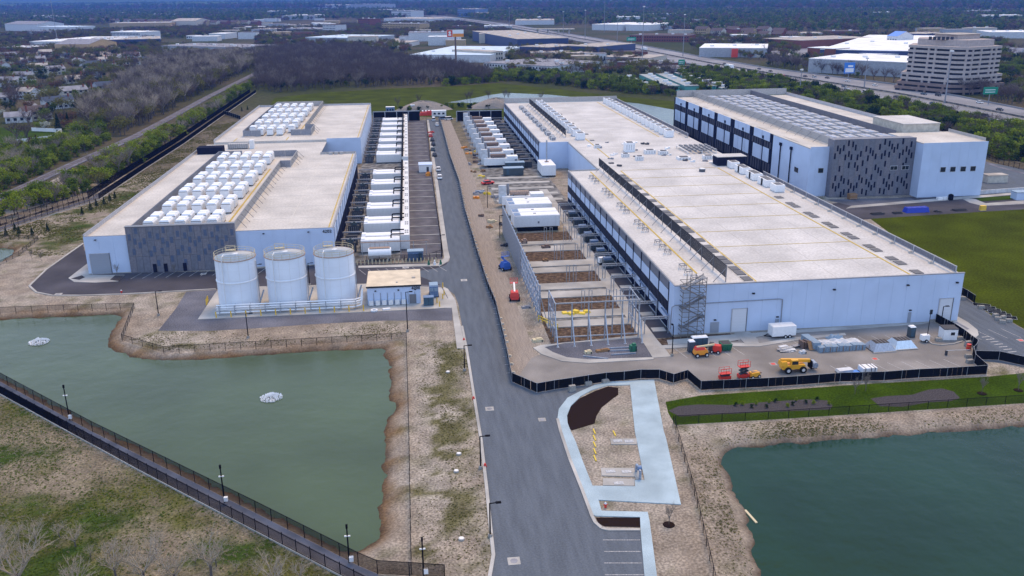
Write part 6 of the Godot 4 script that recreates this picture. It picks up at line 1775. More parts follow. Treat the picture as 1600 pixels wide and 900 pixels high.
	for q in [["cardboard_sheet", "large brown cardboard sheets leaning at the left of the wrapped units", V3(74.9, 0, -148.68), "wood"], ["pallet_stack", "upright stack of dark pallets left of the cardboard", V3(73.25, 0, -149.56), "pipe_brown"], ["timber_pallet", "upright tan pallet before the wrapped units", V3(77, 0, -147.43), "bollard_tan"]]:
		t = thing(q[0], q[1], "pallet" if "pallet" in q[0] else "cardboard", q[2] + V3(0, 0.03, 0), 0.2)
		for i in 6:
			b = MB.new()
			if q[0] == "cardboard_sheet": b.beam(V3(-1.2 + i * 0.5, 0.1, 0.6 - i * 0.3), V3(-0.9 + i * 0.45, 1.5 - 0.15 * i, -0.6), 1.1, 0.08)
			elif q[0] == "pallet_stack": b.box(V3(-1.0 + i * 0.35, 0, 0), V3(0.14, 1.5 - 0.1 * (i % 3), 1.5), 0.1 * i)
			else: b.box(V3(-0.5 + i * 0.2, 0, 0), V3(0.14, 1.1, 0.1))
			part("board", b, q[3], t)
	t = thing("metal_scrap", "pale metal panels and frames lying right of the cargo trailer", "scrap", V3(69.84, 0, -149.37), 0.1)
	for i in 9:
		b = MB.new(); b.box(V3(rng.randf_range(-2.6, 2.6), 0.06 * i, rng.randf_range(-1.0, 1.6)), V3(rng.randf_range(1.2, 3.0), 0.08, rng.randf_range(0.3, 1.0)), rng.randf_range(-0.3, 0.3)); part("panel", b, ["steel", "wall_pale", "screen_grey"][i % 3], t)
	loose("small_scrap", "small pile of pale scrap on the stall line", V3(71.56, 0, -146.9), V3(1.2, 0.5, 0.9), "wall_pale")
	for q in [[V3(86.92, 0, -147.03), "dull grey metal roof hood with a dark opening, left of the pair", "steel"], [V3(91.55, 0, -147.69), "shiny pale metal roof hood with a dark opening, right of the pair", "bright_steel"]]:
		t = thing("metal_hood", q[1], "hood", q[0] + V3(0, 0.03, 0), 0.04, "sheet metal hoods in the lot")
		b = MB.new(); b.taper(V3(0, 0.2, 0), V3(4.6, 1.3, 3.9), V3(2.8, 0, 1.9)); part("hood", b, q[2], t)
		b = MB.new(); b.box(V3(0, 1.5, 0), V3(2.7, 0.06, 1.8)); part("opening", b, "letter", t)
		b = MB.new()
		for x in [-1.9, 1.9]: b.box(V3(x, 0, 0), V3(0.4, 0.2, 4.0))
		b.box(V3(0, 0.0, 2.0), V3(4.8, 0.2, 0.2))
		part("skid", b, "roof_tan", t)
		b = MB.new()
		for x in [-0.7, 0.0, 0.7]: b.box(V3(x, 1.53, 0), V3(0.07, 0.08, 1.9))
		part("opening_bar", b, "screen_grey", t)
	# light tower, shed, blocks, barrels
	t = thing("light_tower", "mobile light tower with a black mast beside the white shed", "light tower", V3(97.27, 0, -149.22), 0.1)
	b = MB.new(); b.box(V3(0, 0.4, 0), V3(1.5, 1.1, 1.0)); part("cabinet", b, "unit_white", t)
	b = MB.new(); b.rod(V3(0.5, 0.5, 0), V3(0.5, 6.2, 0), 0.07, 0.05, 8); part("mast", b, "black_metal", t)
	b = MB.new(); b.box(V3(0.5, 5.7, 0.1), V3(0.5, 0.9, 0.2)); part("lamp_head", b, "glass_dark", t)
	wheel_at(t, V3(0, 0.33, 0.6), 0.33, 0.2); wheel_at(t, V3(0, 0.33, -0.6), 0.33, 0.2)
	t = thing("guard_shed", "small white guard shed with a black flat roof", "shed", V3(102.62, 0, -150.18) + V3(0, 0.03, 0), -0.12)
	b = MB.new(); b.box(V3(0, 0.1, 0), V3(2.7, 2.2, 2.2)); part("wall", b, "unit_white", t)
	b = MB.new(); b.taper(V3(0, 2.3, 0), V3(2.9, 0.14, 2.5), V3(2.8, 0, 2.4)); part("roof", b, "gear_dark", t)
	b = MB.new(); b.box(V3(0.4, 1.1, 1.12), V3(0.75, 0.6, 0.05)); part("window", b, "glass_dark", t)
	b = MB.new(); b.box(V3(0, 0, 0), V3(2.8, 0.1, 2.3)); part("base", b, "pale_concrete", t)
	b = MB.new(); b.ribbon([98.24, -149.76, 98.0, -147.79, 99.32, -146.95, 102.11, -147.23, 104.58, -148.22], 0.3, 0.0, 0.2)
	setting("island_kerb", b, "pale_concrete")
	var blocks := [[V3(100.14, 0, -149.16), "left of the white guard shed"], [V3(104.56, 0, -149.23), "at the right end of the shed island"], [V3(104.19, 0, -145.95), "behind the red barrel"], [V3(100.96, 0, -140.71), "by the fence corner past the red barrel"], [V3(99.76, 0, -138.45), "lying by the bottom corner of the fence"], [V3(104.68, 0, -159.22), "at the upper end of the curved fence"], [V3(28.69, 0, -138.35), "third from the curved walk along the construction fence"], [V3(31.85, 0, -138.73), "last of three along the construction fence"], [V3(25.48, 0, -136.27), "large one at the tip of the curved walk"], [V3(119.23, 0, -171.31), "under the upright panels beside the east road"], [V3(119.69, 0, -165.36), "on the first fallen panel by the east road"], [V3(119.45, 0, -160.21), "far one of the cluster by the east road"], [V3(118.78, 0, -158.38), "near left one of the cluster by the east road"], [V3(120.29, 0, -158.94), "middle one of the cluster by the east road"], [V3(118.51, 0, -156.54), "nearest of the cluster by the east road"], [V3(120.26, 0, -157.04), "rightmost of the cluster by the east road"]]
	for q in blocks:
		t = thing("concrete_block", "pale concrete ballast block " + q[1], "concrete block", q[0] + V3(0, 0.03, 0), rng.randf_range(-0.4, 0.4), "concrete ballast blocks")
		b = MB.new(); b.taper(Vector3.ZERO, V3(1.25, 0.6, 0.75), V3(1.2, 0, 0.7)); part("block", b, "block_concrete", t)
		b = MB.new(); b.box(V3(0, 0.6, 0), V3(1.1, 0.45 if "large" in q[1] or "behind" in q[1] else 0.06, 0.6)); part("top_block", b, "block_concrete", t)
	t = thing("red_barrel", "red barrel against the fence near the guard shed", "barrel", V3(103.36, 0, -144.45))
	b = MB.new(); b.rod(Vector3.ZERO, V3(0, 1.1, 0), 0.42, 0.42, 12); part("drum", b, "machine_red", t)
	b = MB.new(); b.ring(V3(0, 0.7, 0), 0.43, 0.06, 12); part("hoop", b, "machine_orange", t)
	t = thing("barrier_arm", "thin barrier arm on a dark post near the fence corner", "barrier", V3(97.57, 0, -142.4))
	b = MB.new(); b.box(Vector3.ZERO, V3(0.35, 0.9, 0.35)); part("post", b, "gear_dark", t)
	b = MB.new(); b.beam(V3(0, 0.95, 0), V3(4.5, 1.0, 0.3), 0.07, 0.07); part("arm", b, "wall_pale", t)
	# fallen fence panels by the east road
	for i in 6:
		var p := V3(121.06, 0, -167.23).lerp(V3(121.68, 0, -159.51), i / 5.0)
		t = thing("fallen_panel", "dark fence panel lying flat by the east road, %s from the building" % nth(i), "fence panel", p + V3(0, 0.05, 0), -0.5, "fallen fence panels")
		b = MB.new(); b.box(Vector3.ZERO, V3(3.4, 0.05, 1.9)); part("fabric", b, "fabric_black", t)
		b = MB.new()
		for z in [-0.96, 0.96]: b.box(V3(0, 0, z), V3(3.5, 0.06, 0.05))
		for x in [-1.72, 1.72]: b.box(V3(x, 0, 0), V3(0.05, 0.06, 1.9))
		part("frame", b, "steel", t)
	# things in the planted island by the road
	for q in [[[28.2, -118.53, 32.23, -118.0, 31.78, -116.23, 27.94, -116.73], "upper"], [[24.94, -110.04, 29.68, -109.42, 29.19, -107.08, 24.59, -107.94], "lower"]]:
		raised("vault_pad", q[0], 0.12, "pale_concrete")
	for q in [V3(29.13, 0, -117.59), V3(30.85, 0, -117.26), V3(26.09, 0, -108.9), V3(28.34, 0, -108.52), V3(26.54, 0, -105.61)]:
		b = MB.new(); b.box(q + V3(0, 0.12, 0), V3(1.35, 0.05, 0.75)); setting("vault_cover", b, "steel")
	raised("vault_pad", [24.62, -107.24, 29.04, -106.49, 28.5, -104.68, 24.22, -105.4], 0.11, "pale_concrete")
	t = thing("water_meter_stand", "blue-grey backflow pipe stand on the pale concrete walk", "pipe stand", V3(29.7, 0, -106.92))
	b = MB.new(); b.path([V3(0, 0, 0.7), V3(0, 1.3, 0.7), V3(0, 1.5, 0.2), V3(0, 1.3, -1.3), V3(0, 0, -1.5)], 0.2, 8); part("pipe", b, "steel_blue", t)
	b = MB.new(); b.rod(V3(-0.3, 1.6, 0.1), V3(0.3, 1.6, 0.1), 0.35, 0.35, 10); part("valve", b, "blue_steel", t)
	b = MB.new(); b.box(V3(0, 0, -0.4), V3(1.0, 0.14, 2.6)); part("pad", b, "pale_concrete", t)
	for i in 6:
		var p := V3(26.23, 0, -121.1).lerp(V3(24.27, 0, -110.86), i / 5.0) if i < 5 else V3(29.2, 0, -120.07)
		b = MB.new(); b.rod(V3(0, 0.1, -0.8), V3(0, 0.1, 0.8), 0.11, 0.11, 8)
		var o := part("yellow_pipe", b, "paint_yellow", self)
		o.position = p
		tag(o, "yellow pipe length on the soil, %s from the far end of the dashed row" % nth(i) if i < 5 else "lone yellow pipe length right of the dashed yellow row", "pipe", "yellow pipe lengths")
	hydrant("red and white hydrant beside the pale walk", V3(23.41, 0, -99.99))
	hydrant("red and white hydrant on the verge below the left drive", V3(-68.36, 0, -202.39))
	for q in [[V3(8.47, 0, -162.14), "upper one at the end of the sidewalk"], [V3(8.41, 0, -135.26), "middle one on the long kerb"], [V3(8.43, 0, -112.75), "lower one beside the lamp post"]]:
		t = thing("red_marker", "small red kerb inlet marker, %s" % q[1], "marker", q[0], 0, "red kerb markers")
		b = MB.new(); b.taper(Vector3.ZERO, V3(0.5, 0.4, 0.4), V3(0.3, 0, 0.25)); part("marker_body", b, "machine_red", t)
		b = MB.new(); b.box(V3(0, 0.4, 0), V3(0.2, 0.14, 0.2)); part("cap", b, "machine_red", t)
	for q in [[V3(4.21, 0, -111.85), "middle one of three"], [V3(3.95, 0, -95.18), "nearest the camera"], [V3(4.86, 0, -116.81), "upper one of three"], [V3(4.62, 0, -147.01), "by the sidewalk end"]]:
		t = thing("utility_lid", "pale round utility lid in the weedy verge, %s" % q[1], "lid", q[0], 0, "pale lids in the verge")
		b = MB.new(); b.rod(Vector3.ZERO, V3(0, 0.2, 0), 0.42, 0.4, 12); part("riser", b, "pale_concrete", t)
		b = MB.new(); b.rod(V3(0, 0.2, 0), V3(0, 0.26, 0), 0.3, 0.3, 12); part("cover", b, "unit_grey", t)
	t = thing("timber_beam", "long pale timber floating at the edge of the right pond", "timber", V3(42.14, -1, -96.84) + V3(0, -0.05, 0))
	b = MB.new(); b.beam(V3(0, 0.05, -1.6), V3(0.4, 0.05, 1.5), 0.32, 0.25); part("beam", b, "bollard_tan", t)
	# fountains
	for q in [[V3(-76.66, -1, -175.35), "white splashing fountain in the far left corner of the green pond"], [V3(-26.14, -1, -142.5), "white splashing fountain in the middle of the green pond"]]:
		t = thing("fountain", q[1], "fountain", q[0])
		b = MB.new()
		for i in 620:
			var a := rng.randf() * TAU
			var r := pow(rng.randf(), 0.75) * 1.9
			var h: float = max(0.05, (1.0 - r / 1.9) * 1.0 * rng.randf())
			var s := rng.randf_range(0.08, 0.2)
			b.rod(V3(cos(a) * r, h, sin(a) * r), V3(cos(a) * r * 1.05, h + s, sin(a) * r * 1.05), s * 0.6, s * 0.2, 5)
		part("spray", b, "foam", t)
		b = MB.new(); b.rod(V3(0, 0.0, 0), V3(0, 0.3, 0), 0.55, 0.4, 12); part("float", b, "gear_dark", t)

func drape(b: MB, lx: float, lz: float, h: float, sd: int) -> void:
	var f := FastNoiseLite.new()
	f.seed = sd
	f.frequency = 0.5
	var n := 18
	for j in n:
		for i in n:
			var p := []
			for q in [[i, j], [i + 1, j], [i + 1, j + 1], [i, j + 1]]:
				var u: float = q[0] / float(n) - 0.5
				var w: float = q[1] / float(n) - 0.5
				var edge: float = min(1.0, (0.5 - max(abs(u), abs(w))) * 6.0)
				p.append(V3(u * lx, 0.05 + edge * (h * 0.55 + h * 0.7 * f.get_noise_2d(u * lx, w * lz)), w * lz))
			b.out_quad(p[0], p[1], p[2], p[3], p[0] - V3(0, 5, 0))

func hydrant(label: String, at: Vector3) -> void:
	var t := thing("fire_hydrant", label, "hydrant", at)
	var b := MB.new(); b.rod(Vector3.ZERO, V3(0, 0.6, 0), 0.16, 0.16, 10); b.rod(V3(-0.26, 0.45, 0), V3(0.26, 0.45, 0), 0.09, 0.09, 8); part("barrel", b, "machine_red", t)
	b = MB.new(); b.rod(V3(0, 0.6, 0), V3(0, 0.82, 0), 0.2, 0.08, 10); part("bonnet", b, "unit_white", t)

# ---------------------------------------------------------------- fences and lamp posts
func along(f: Array, step: float) -> Array:   # [[start, end], ...] pieces of a polyline
	var out := []
	for i in range(0, f.size() - 2, 2):
		var a := V3(f[i], 0, f[i + 1])
		var b := V3(f[i + 2], 0, f[i + 3])
		var n := maxi(1, int(round(a.distance_to(b) / step)))
		for k in n: out.append([a.lerp(b, float(k) / n), a.lerp(b, float(k + 1) / n)])
	return out

func mid(f: Array) -> Vector3:
	return V3(f[f.size() / 4 * 2], 0, f[f.size() / 4 * 2 + 1])

func fabric_fence(label: String, f: Array, h: float, feet := false) -> void:
	var t := thing("construction_fence", label, "fence", mid(f))
	for s in along(f, 3.5):
		var a: Vector3 = s[0]
		var b: Vector3 = s[1]
		var d := (b - a).normalized()
		var side := d.cross(Vector3.UP)
		var k := MB.new()
		var n := 4
		for i in n:   # slightly bellied fabric
			var p := a.lerp(b, float(i) / n) + d * (0.03 if i == 0 else 0.0) + side * (0.07 * sin(PI * i / n) * rng.randf_range(-1, 1))
			var q := a.lerp(b, float(i + 1) / n) - d * (0.03 if i == n - 1 else 0.0) + side * (0.07 * sin(PI * (i + 1) / n) * rng.randf_range(-1, 1))
			k.beam(p + V3(0, h / 2 + 0.06, 0), q + V3(0, h / 2 + 0.06, 0), 0.02, h - 0.12)
		wpart("fabric_panel", k, "fabric_black", t)
		k = MB.new()
		k.rod(a, a + V3(0, h + 0.08, 0), 0.045, 0.045, 6)
		k.beam(a + side * 0.05 + V3(0, h, 0), b + side * 0.05 + V3(0, h, 0), 0.04, 0.04)
		if feet: k.beam(a - side * 0.7 + V3(0, 0.05, 0), a + side * 0.7 + V3(0, 0.05, 0), 0.08, 0.06)
		wpart("post", k, "steel", t)
		if feet and rng.randf() < 0.75:
			k = MB.new()
			k.taper(a - side * 0.55, V3(0.55, 0.35, 0.7), V3(0.4, 0, 0.5), rng.randf() * 3)
			wpart("ballast_bag", k, "wall_cream", t)

func mesh_fence(label: String, f: Array, h: float, step := 3.0, m := "chain_link") -> void:
	var t := thing("chain_link_fence", label, "fence", mid(f))
	for s in along(f, step):
		var a: Vector3 = s[0]
		var b: Vector3 = s[1]
		var k := MB.new()
		k.beam(a + V3(0, h / 2, 0), b + V3(0, h / 2, 0), 0.012, h - 0.1)
		wpart("mesh_panel", k, m, t)
		k = MB.new()
		k.rod(a - V3(0, 0.3, 0), a + V3(0, h + 0.05, 0), 0.05, 0.05, 6)
		k.beam(a + V3(0, h, 0), b + V3(0, h, 0), 0.06, 0.06)
		wpart("post", k, "black_metal", t)
	var last: Array = along(f, step)[-1]
	var k := MB.new()
	k.rod(last[1] - V3(0, 0.3, 0), last[1] + V3(0, h + 0.05, 0), 0.05, 0.05, 6)
	wpart("post", k, "black_metal", t)

func picket_fence(label: String, f: Array, h: float, gap := 0.16) -> void:
	var t := thing("picket_fence", label, "fence", mid(f))
	for s in along(f, 2.5):
		var a: Vector3 = s[0]
		var b: Vector3 = s[1]
		var k := MB.new()
		var n := int(a.distance_to(b) / gap)
		for i in n: k.beam(a.lerp(b, (i + 0.5) / n) + V3(0, 0.1, 0), a.lerp(b, (i + 0.5) / n) + V3(0, h, 0), 0.055, 0.03)
		k.beam(a + V3(0, 0.25, 0), b + V3(0, 0.25, 0), 0.05, 0.06); k.beam(a + V3(0, h - 0.15, 0), b + V3(0, h - 0.15, 0), 0.05, 0.06)
		wpart("picket_panel", k, "fence_black", t)
		k = MB.new(); k.box(a, V3(0.1, h + 0.12, 0.1)); wpart("post", k, "fence_black", t)

func lamp_post(label: String, at: Vector3, h: float, arm: float, yaw := 0.0, foot := true, g := "lamp posts") -> void:
	var t := thing("lamp_post", label, "lamp post", at, yaw, g)
	var k := MB.new()
	if foot:
		k.rod(V3(0, -0.3, 0), V3(0, 0.45, 0), 0.32, 0.3, 12); part("footing", k, "block_concrete", t)
	k = MB.new(); k.rod(V3(0, 0.1 if not foot else 0.45, 0), V3(0, h, 0), 0.11, 0.08, 8); part("pole", k, "black_metal", t)
	k = MB.new()
	if arm > 0.0:
		k.beam(V3(0, h - 0.05, 0), V3(arm, h, 0), 0.1, 0.1); k.box(V3(arm + 0.2, h - 0.04, 0), V3(0.7, 0.12, 0.4)); part("lamp_head", k, "black_metal", t)
	else:
		k.box(V3(0, h - 0.3, 0), V3(0.24, 0.5, 0.24)); part("camera_head", k, "black_metal", t)
		k = MB.new(); k.box(V3(0, h * 0.72, 0), V3(0.7, 0.14, 0.14)); k.box(V3(0.3, 0.5, 0.3), V3(0.5, 0.6, 0.4)); part("cabinet", k, "unit_white", t)

func build_fences() -> void:
	var cl := StandardMaterial3D.new()
	cl.albedo_color = Color(0.03, 0.03, 0.035, 0.16)
	cl.transparency = BaseMaterial3D.TRANSPARENCY_ALPHA
	cl.roughness = 1.0
	M["chain_link"] = cl
	var dense := cl.duplicate()
	dense.albedo_color = Color(0.03, 0.03, 0.035, 0.45)
	M["dense_mesh"] = dense
	fabric_fence("long black fabric fence between the asphalt road and the dirt road", [15.51, -484.4, 15.47, -404.0, 15.35, -370.27, 16.18, -314.19, 15.43, -269.67, 15.68, -220.83, 16.0, -194.14, 16.56, -179.85, 16.17, -156.74, 15.64, -141.32], 1.85, true)
	fabric_fence("black fabric fence curving round the lot below the gravel oval", [15.64, -141.32, 19.37, -136.32, 22.51, -137.19, 25.76, -137.81, 28.72, -138.48, 32.05, -139.11, 35.29, -139.21, 38.4, -139.62, 41.64, -139.18, 43.57, -137.01], 1.85)
	fabric_fence("black fabric fence along the green strip below the parked machines", [43.57, -137.01, 46.57, -138.51, 47.41, -133.58, 59.29, -133.29, 64.52, -133.38, 72.46, -133.65, 80.32, -133.13, 86.85, -133.34, 92.04, -133.19, 99.59, -133.28], 1.8)
	fabric_fence("black fabric fence curving past the guard shed to the hall corner", [99.59, -133.28, 100.39, -138.07, 102.2, -141.46, 103.72, -142.81, 105.1, -144.53, 105.23, -146.14, 105.69, -149.75, 105.84, -153.21, 105.58, -156.12, 105.35, -159.88], 1.85)
	fabric_fence("black fabric fence across the east road at the right edge", [101.58, -139.71, 105.67, -138.85, 108.56, -135.78, 112.82, -131.48], 1.85)
	fabric_fence("short upright black fence panel pair beside the east road", [120.74, -174.18, 120.7, -171.98, 120.32, -168.59], 1.85)
	# the doubled fence below the left pond
	var near := [-124.74, -192.37, -83.1, -157.19, -72.8, -148.19, -55.89, -131.98, -41.4, -118.18, -22.04, -100.21, -10.66, -89.68, -5.47, -84.92]
	var far_ := [-129.81, -201.28, -85.91, -163.46, -75.13, -153.86, -52.05, -131.47, -22.72, -104.57, -8.66, -91.4, -6.32, -89.49]
	var b := MB.new()
	b.ribbon(near, 0.3, 0.0, 0.22)
	setting("fence_kerb", b, "pale_concrete")
	b = MB.new()
	var strip := []
	for i in range(0, near.size(), 2): strip.append_array([near[i], near[i + 1]])
	for i in range(far_.size() - 2, -1, -2): strip.append_array([far_[i], far_[i + 1]])
	b.sheet(strip, 0.02)
	setting("gravel_strip", b, "ballast")
	picket_fence("black picket fence on a pale kerb crossing the lower left corner", near, 1.85)
	mesh_fence("black chain link fence along the gravel strip by the green pond", far_, 1.9, 3.2, "dense_mesh")
	mesh_fence("black chain link fence running right from the pond fence at the bottom edge", [-6.32, -89.49, -2.56, -88.64, 1.54, -87.64], 1.9, 3.2, "dense_mesh")
	mesh_fence("low black fence across the bank behind the green pond", [-106.01, -190.94, -90.82, -192.04, -77.42, -191.81, -62.32, -190.94, -59.23, -171.48, -49.28, -163.78, -31.99, -164.01, -2.84, -164.74], 1.3, 3.0)
	mesh_fence("black fence running toward the camera beside the green pond", [-2.84, -164.74, -2.49, -124.91, -2.33, -88.98], 1.4, 3.0)
	mesh_fence("black fence running toward the camera beside the teal pond", [39.21, -122.21, 38.81, -119.44, 35.98, -101.22, 32.79, -84.14, 31.34, -76.48], 1.4, 3.0)
	mesh_fence("black fence above the far bank of the teal pond", [39.51, -122.17, 54.63, -121.72, 71.56, -121.75, 98.73, -121.92, 110.31, -122.08], 1.4, 3.6)
	mesh_fence("black fence round the small pond at the left edge", [-128.33, -258.16, -117.92, -258.0, -106.33, -254.89, -105.07, -238.5, -106.37, -229.89], 1.2, 3.0)
	# left boundary: the same doubled fence seen from far
	var bl := [-128.35, -250.76, -121.39, -266.44, -112.98, -289.34, -106.14, -306.9, -106.17, -361.34, -105.47, -424.8, -106.66, -509.5, -108.01, -651.8]
	b = MB.new(); b.ribbon(bl, 0.5, 0.0, 0.25); setting("fence_kerb", b, "pale_concrete")
	picket_fence("black boundary fence along the wood left of the halls", bl, 2.2, 0.2)
	var bl2 := []
	for i in range(0, bl.size(), 2): bl2.append_array([bl[i] - 2.6, bl[i + 1] - 1.4])
	b = MB.new(); b.ribbon(bl2, 2.2, 0.0, 0.03); setting("gravel_strip", b, "ballast")
	var bl3 := []
	for i in range(0, bl.size(), 2): bl3.append_array([bl[i] - 4.4, bl[i + 1] - 2.6])
	picket_fence("second black boundary fence just behind the first, by the wood", bl3, 2.4, 0.2)
	fabric_fence("short black fence between boundary and the farther left hall", [-108.35, -534.8, -93.78, -507.1], 2.2)
	mesh_fence("black fence along the sidewalk right of the left generator yard", [6.7, -222, 6.9, -340, 8.2, -484], 1.9, 3.4)
	mesh_fence("black fence along the front of the fuel tank", [-16, -218.2, 3.2, -218.2, 6.7, -222], 1.9, 3.2)
	picket_fence("black boundary fence at the far right of the tall hall", [229.6, -331.41, 227.72, -318.83, 228.88, -305.31, 231.24, -287.82], 2.2, 0.25)
	b = MB.new(); b.ribbon([225.28, -324.86, 223.58, -312.72, 224.86, -299.65, 227.38, -282.72], 2.0, 0.0, 0.05); setting("gravel_strip", b, "ballast")
	lamp_post("tall black camera post in the doubled fence, leftmost one", V3(-57.12, 0, -136.13), 6.1, 0, 0, false, "camera posts")
	lamp_post("tall black camera post in the doubled fence, second from left", V3(-27.34, 0, -107.67), 5.6, 0, 0, false, "camera posts")
	lamp_post("tall black camera post in the doubled fence, third from left", V3(-9.76, 0, -92.04), 5.2, 0, 0, false, "camera posts")
	lamp_post("tall black camera post at the bottom edge right of the pond fence", V3(-0.91, 0, -88.55), 5.0, 0, 0, false, "camera posts")
	lamp_post("black lamp post on the kerb near the sidewalk end", V3(7.67, 0, -147.46), 4.9, 0.9)
	lamp_post("black lamp post halfway down the long kerb", V3(7.75, 0, -112.29), 5.2, 0.9)
	lamp_post("black lamp post on the kerb nearest the camera", V3(7.59, 0, -95.27), 4.9, 0.9)
	lamp_post("black lamp post on the bank left of the gravel lot", V3(-55.77, 0, -185.51), 5.5, 0.8)
	lamp_post("black lamp post on the bank before the left storage tank", V3(-34.33, 0, -169.43), 5.2, 0.8)
	lamp_post("black lamp post on the bank before the pump house", V3(-2.58, 0, -168.59), 8.5, 0.8)
	lamp_post("black lamp post by the crosswalk left of the scaffold", V3(46.86, 0, -149.03), 6.0, 0.6, 1.57)
	lamp_post("black lamp post between the left and middle tanks", V3(-37.43, 0, -202.71), 5.5, 0.7)
	lamp_post("black lamp post between the middle and right tanks", V3(-25.5, 0, -201.98), 5.5, 0.7)
	lamp_post("black lamp post behind the guard shed", V3(102.89, 0, -153.26), 5.6, 0.6)
	lamp_post("thin dark post on the dirt by the white trailer row", V3(23.12, 0, -274.63), 7.0, 0.5, 0, false)
	lamp_post("thin dark post beside the clutter on the dirt road edge", V3(23.28, 0, -237.68), 6.5, 0.5, 0, false)
	lamp_post("thin dark post at the corner of the generator yard", V3(6.34, 0, -221.01), 6.0, 0.5, 0, false)

# ---------------------------------------------------------------- freeway and town
func far_box(called: String, label: String, a: Vector3, b: Vector3, depth: float, h: float, wm: String, rm: String, storeys := 1, gable := false) -> Node3D:
	var d := (b - a)
	var l := d.length()
	d = d / l
	var back := V3(d.z, 0, -d.x)   # away from the camera
	if back.z > 0: back = -back
	var t := thing(called, label, "building", a.lerp(b, 0.5) + back * depth / 2)
	var o := -t.position
	var p := []
	for q in [a, b, b + back * depth, a + back * depth]: p.append(q)
	for q in [a, b, b + back * depth, a + back * depth]: p.append(q + V3(0, h, 0))
	var k := MB.new()
	k.hexa(p)
	part("wall", k, wm, t).position = o
	k = MB.new()
	if gable:
		var r0 := a + back * depth / 2 + V3(0, h + minf(depth * 0.28, 5.0), 0)
		var r1 := b + back * depth / 2 + V3(0, h + minf(depth * 0.28, 5.0), 0)
		var e := d * 0.4
		var u := V3(0, h, 0)
		var over := back * 0.5 + V3(0, 0.2, 0)
		var inn := (a + b + back * depth) / 2 - V3(0, 20, 0)
		k.out_quad(a + u - e - over, b + u + e - over, r1 + e, r0 - e, inn); k.out_quad(a + back * depth + u - e + over - V3(0, 0.4, 0), b + back * depth + u + e + over - V3(0, 0.4, 0), r1 + e, r0 - e, inn)
		part("roof", k, rm, t).position = o
		k = MB.new()
		k.tri(a + u, r0, a + back * depth + u)
		part("gable", k, wm, t).position = o
		k = MB.new()
		k.tri(b + u, b + back * depth + u, r1)
		part("gable", k, wm, t).position = o
	else:
		var q := []
		for j in 4: q.append(p[j + 4] + (p[j + 4] - (p[4] + p[6]) / 2).normalized() * 0.3)
		for j in 4: q.append(q[j] + V3(0, 0.5, 0))
		k.hexa(q)
		part("roof", k, rm, t).position = o
		if l > 40.0:
			for i in int(l / 18.0):
				k = MB.new()
				k.box(a.lerp(b, (i + 0.5) / int(l / 18.0)) + back * depth * (0.3 + 0.4 * ((i * 7) % 5) / 5.0) + V3(0, h + 0.5, 0), V3(3.5, 1.5, 2.5))
				part("roof_unit", k, "unit_grey", t).position = o
	if storeys == 1 and l > 24.0: return t
	var n := maxi(2, int(l / 3.2))
	n = mini(n, 24)
	for s in storeys:
		for i in n:
			k = MB.new()
			var c := a.lerp(b, (i + 0.5) / n) - back * 0.03 + V3(0, h * (s + 0.35) / storeys, 0)
			var w := l / n * 0.24
			k.beam(c - d * w + V3(0, h / storeys * 0.2, 0), c + d * w + V3(0, h / storeys * 0.2, 0), 0.14, h / storeys * 0.42)
			part("window", k, "glass_dark", t).position = o
	return t

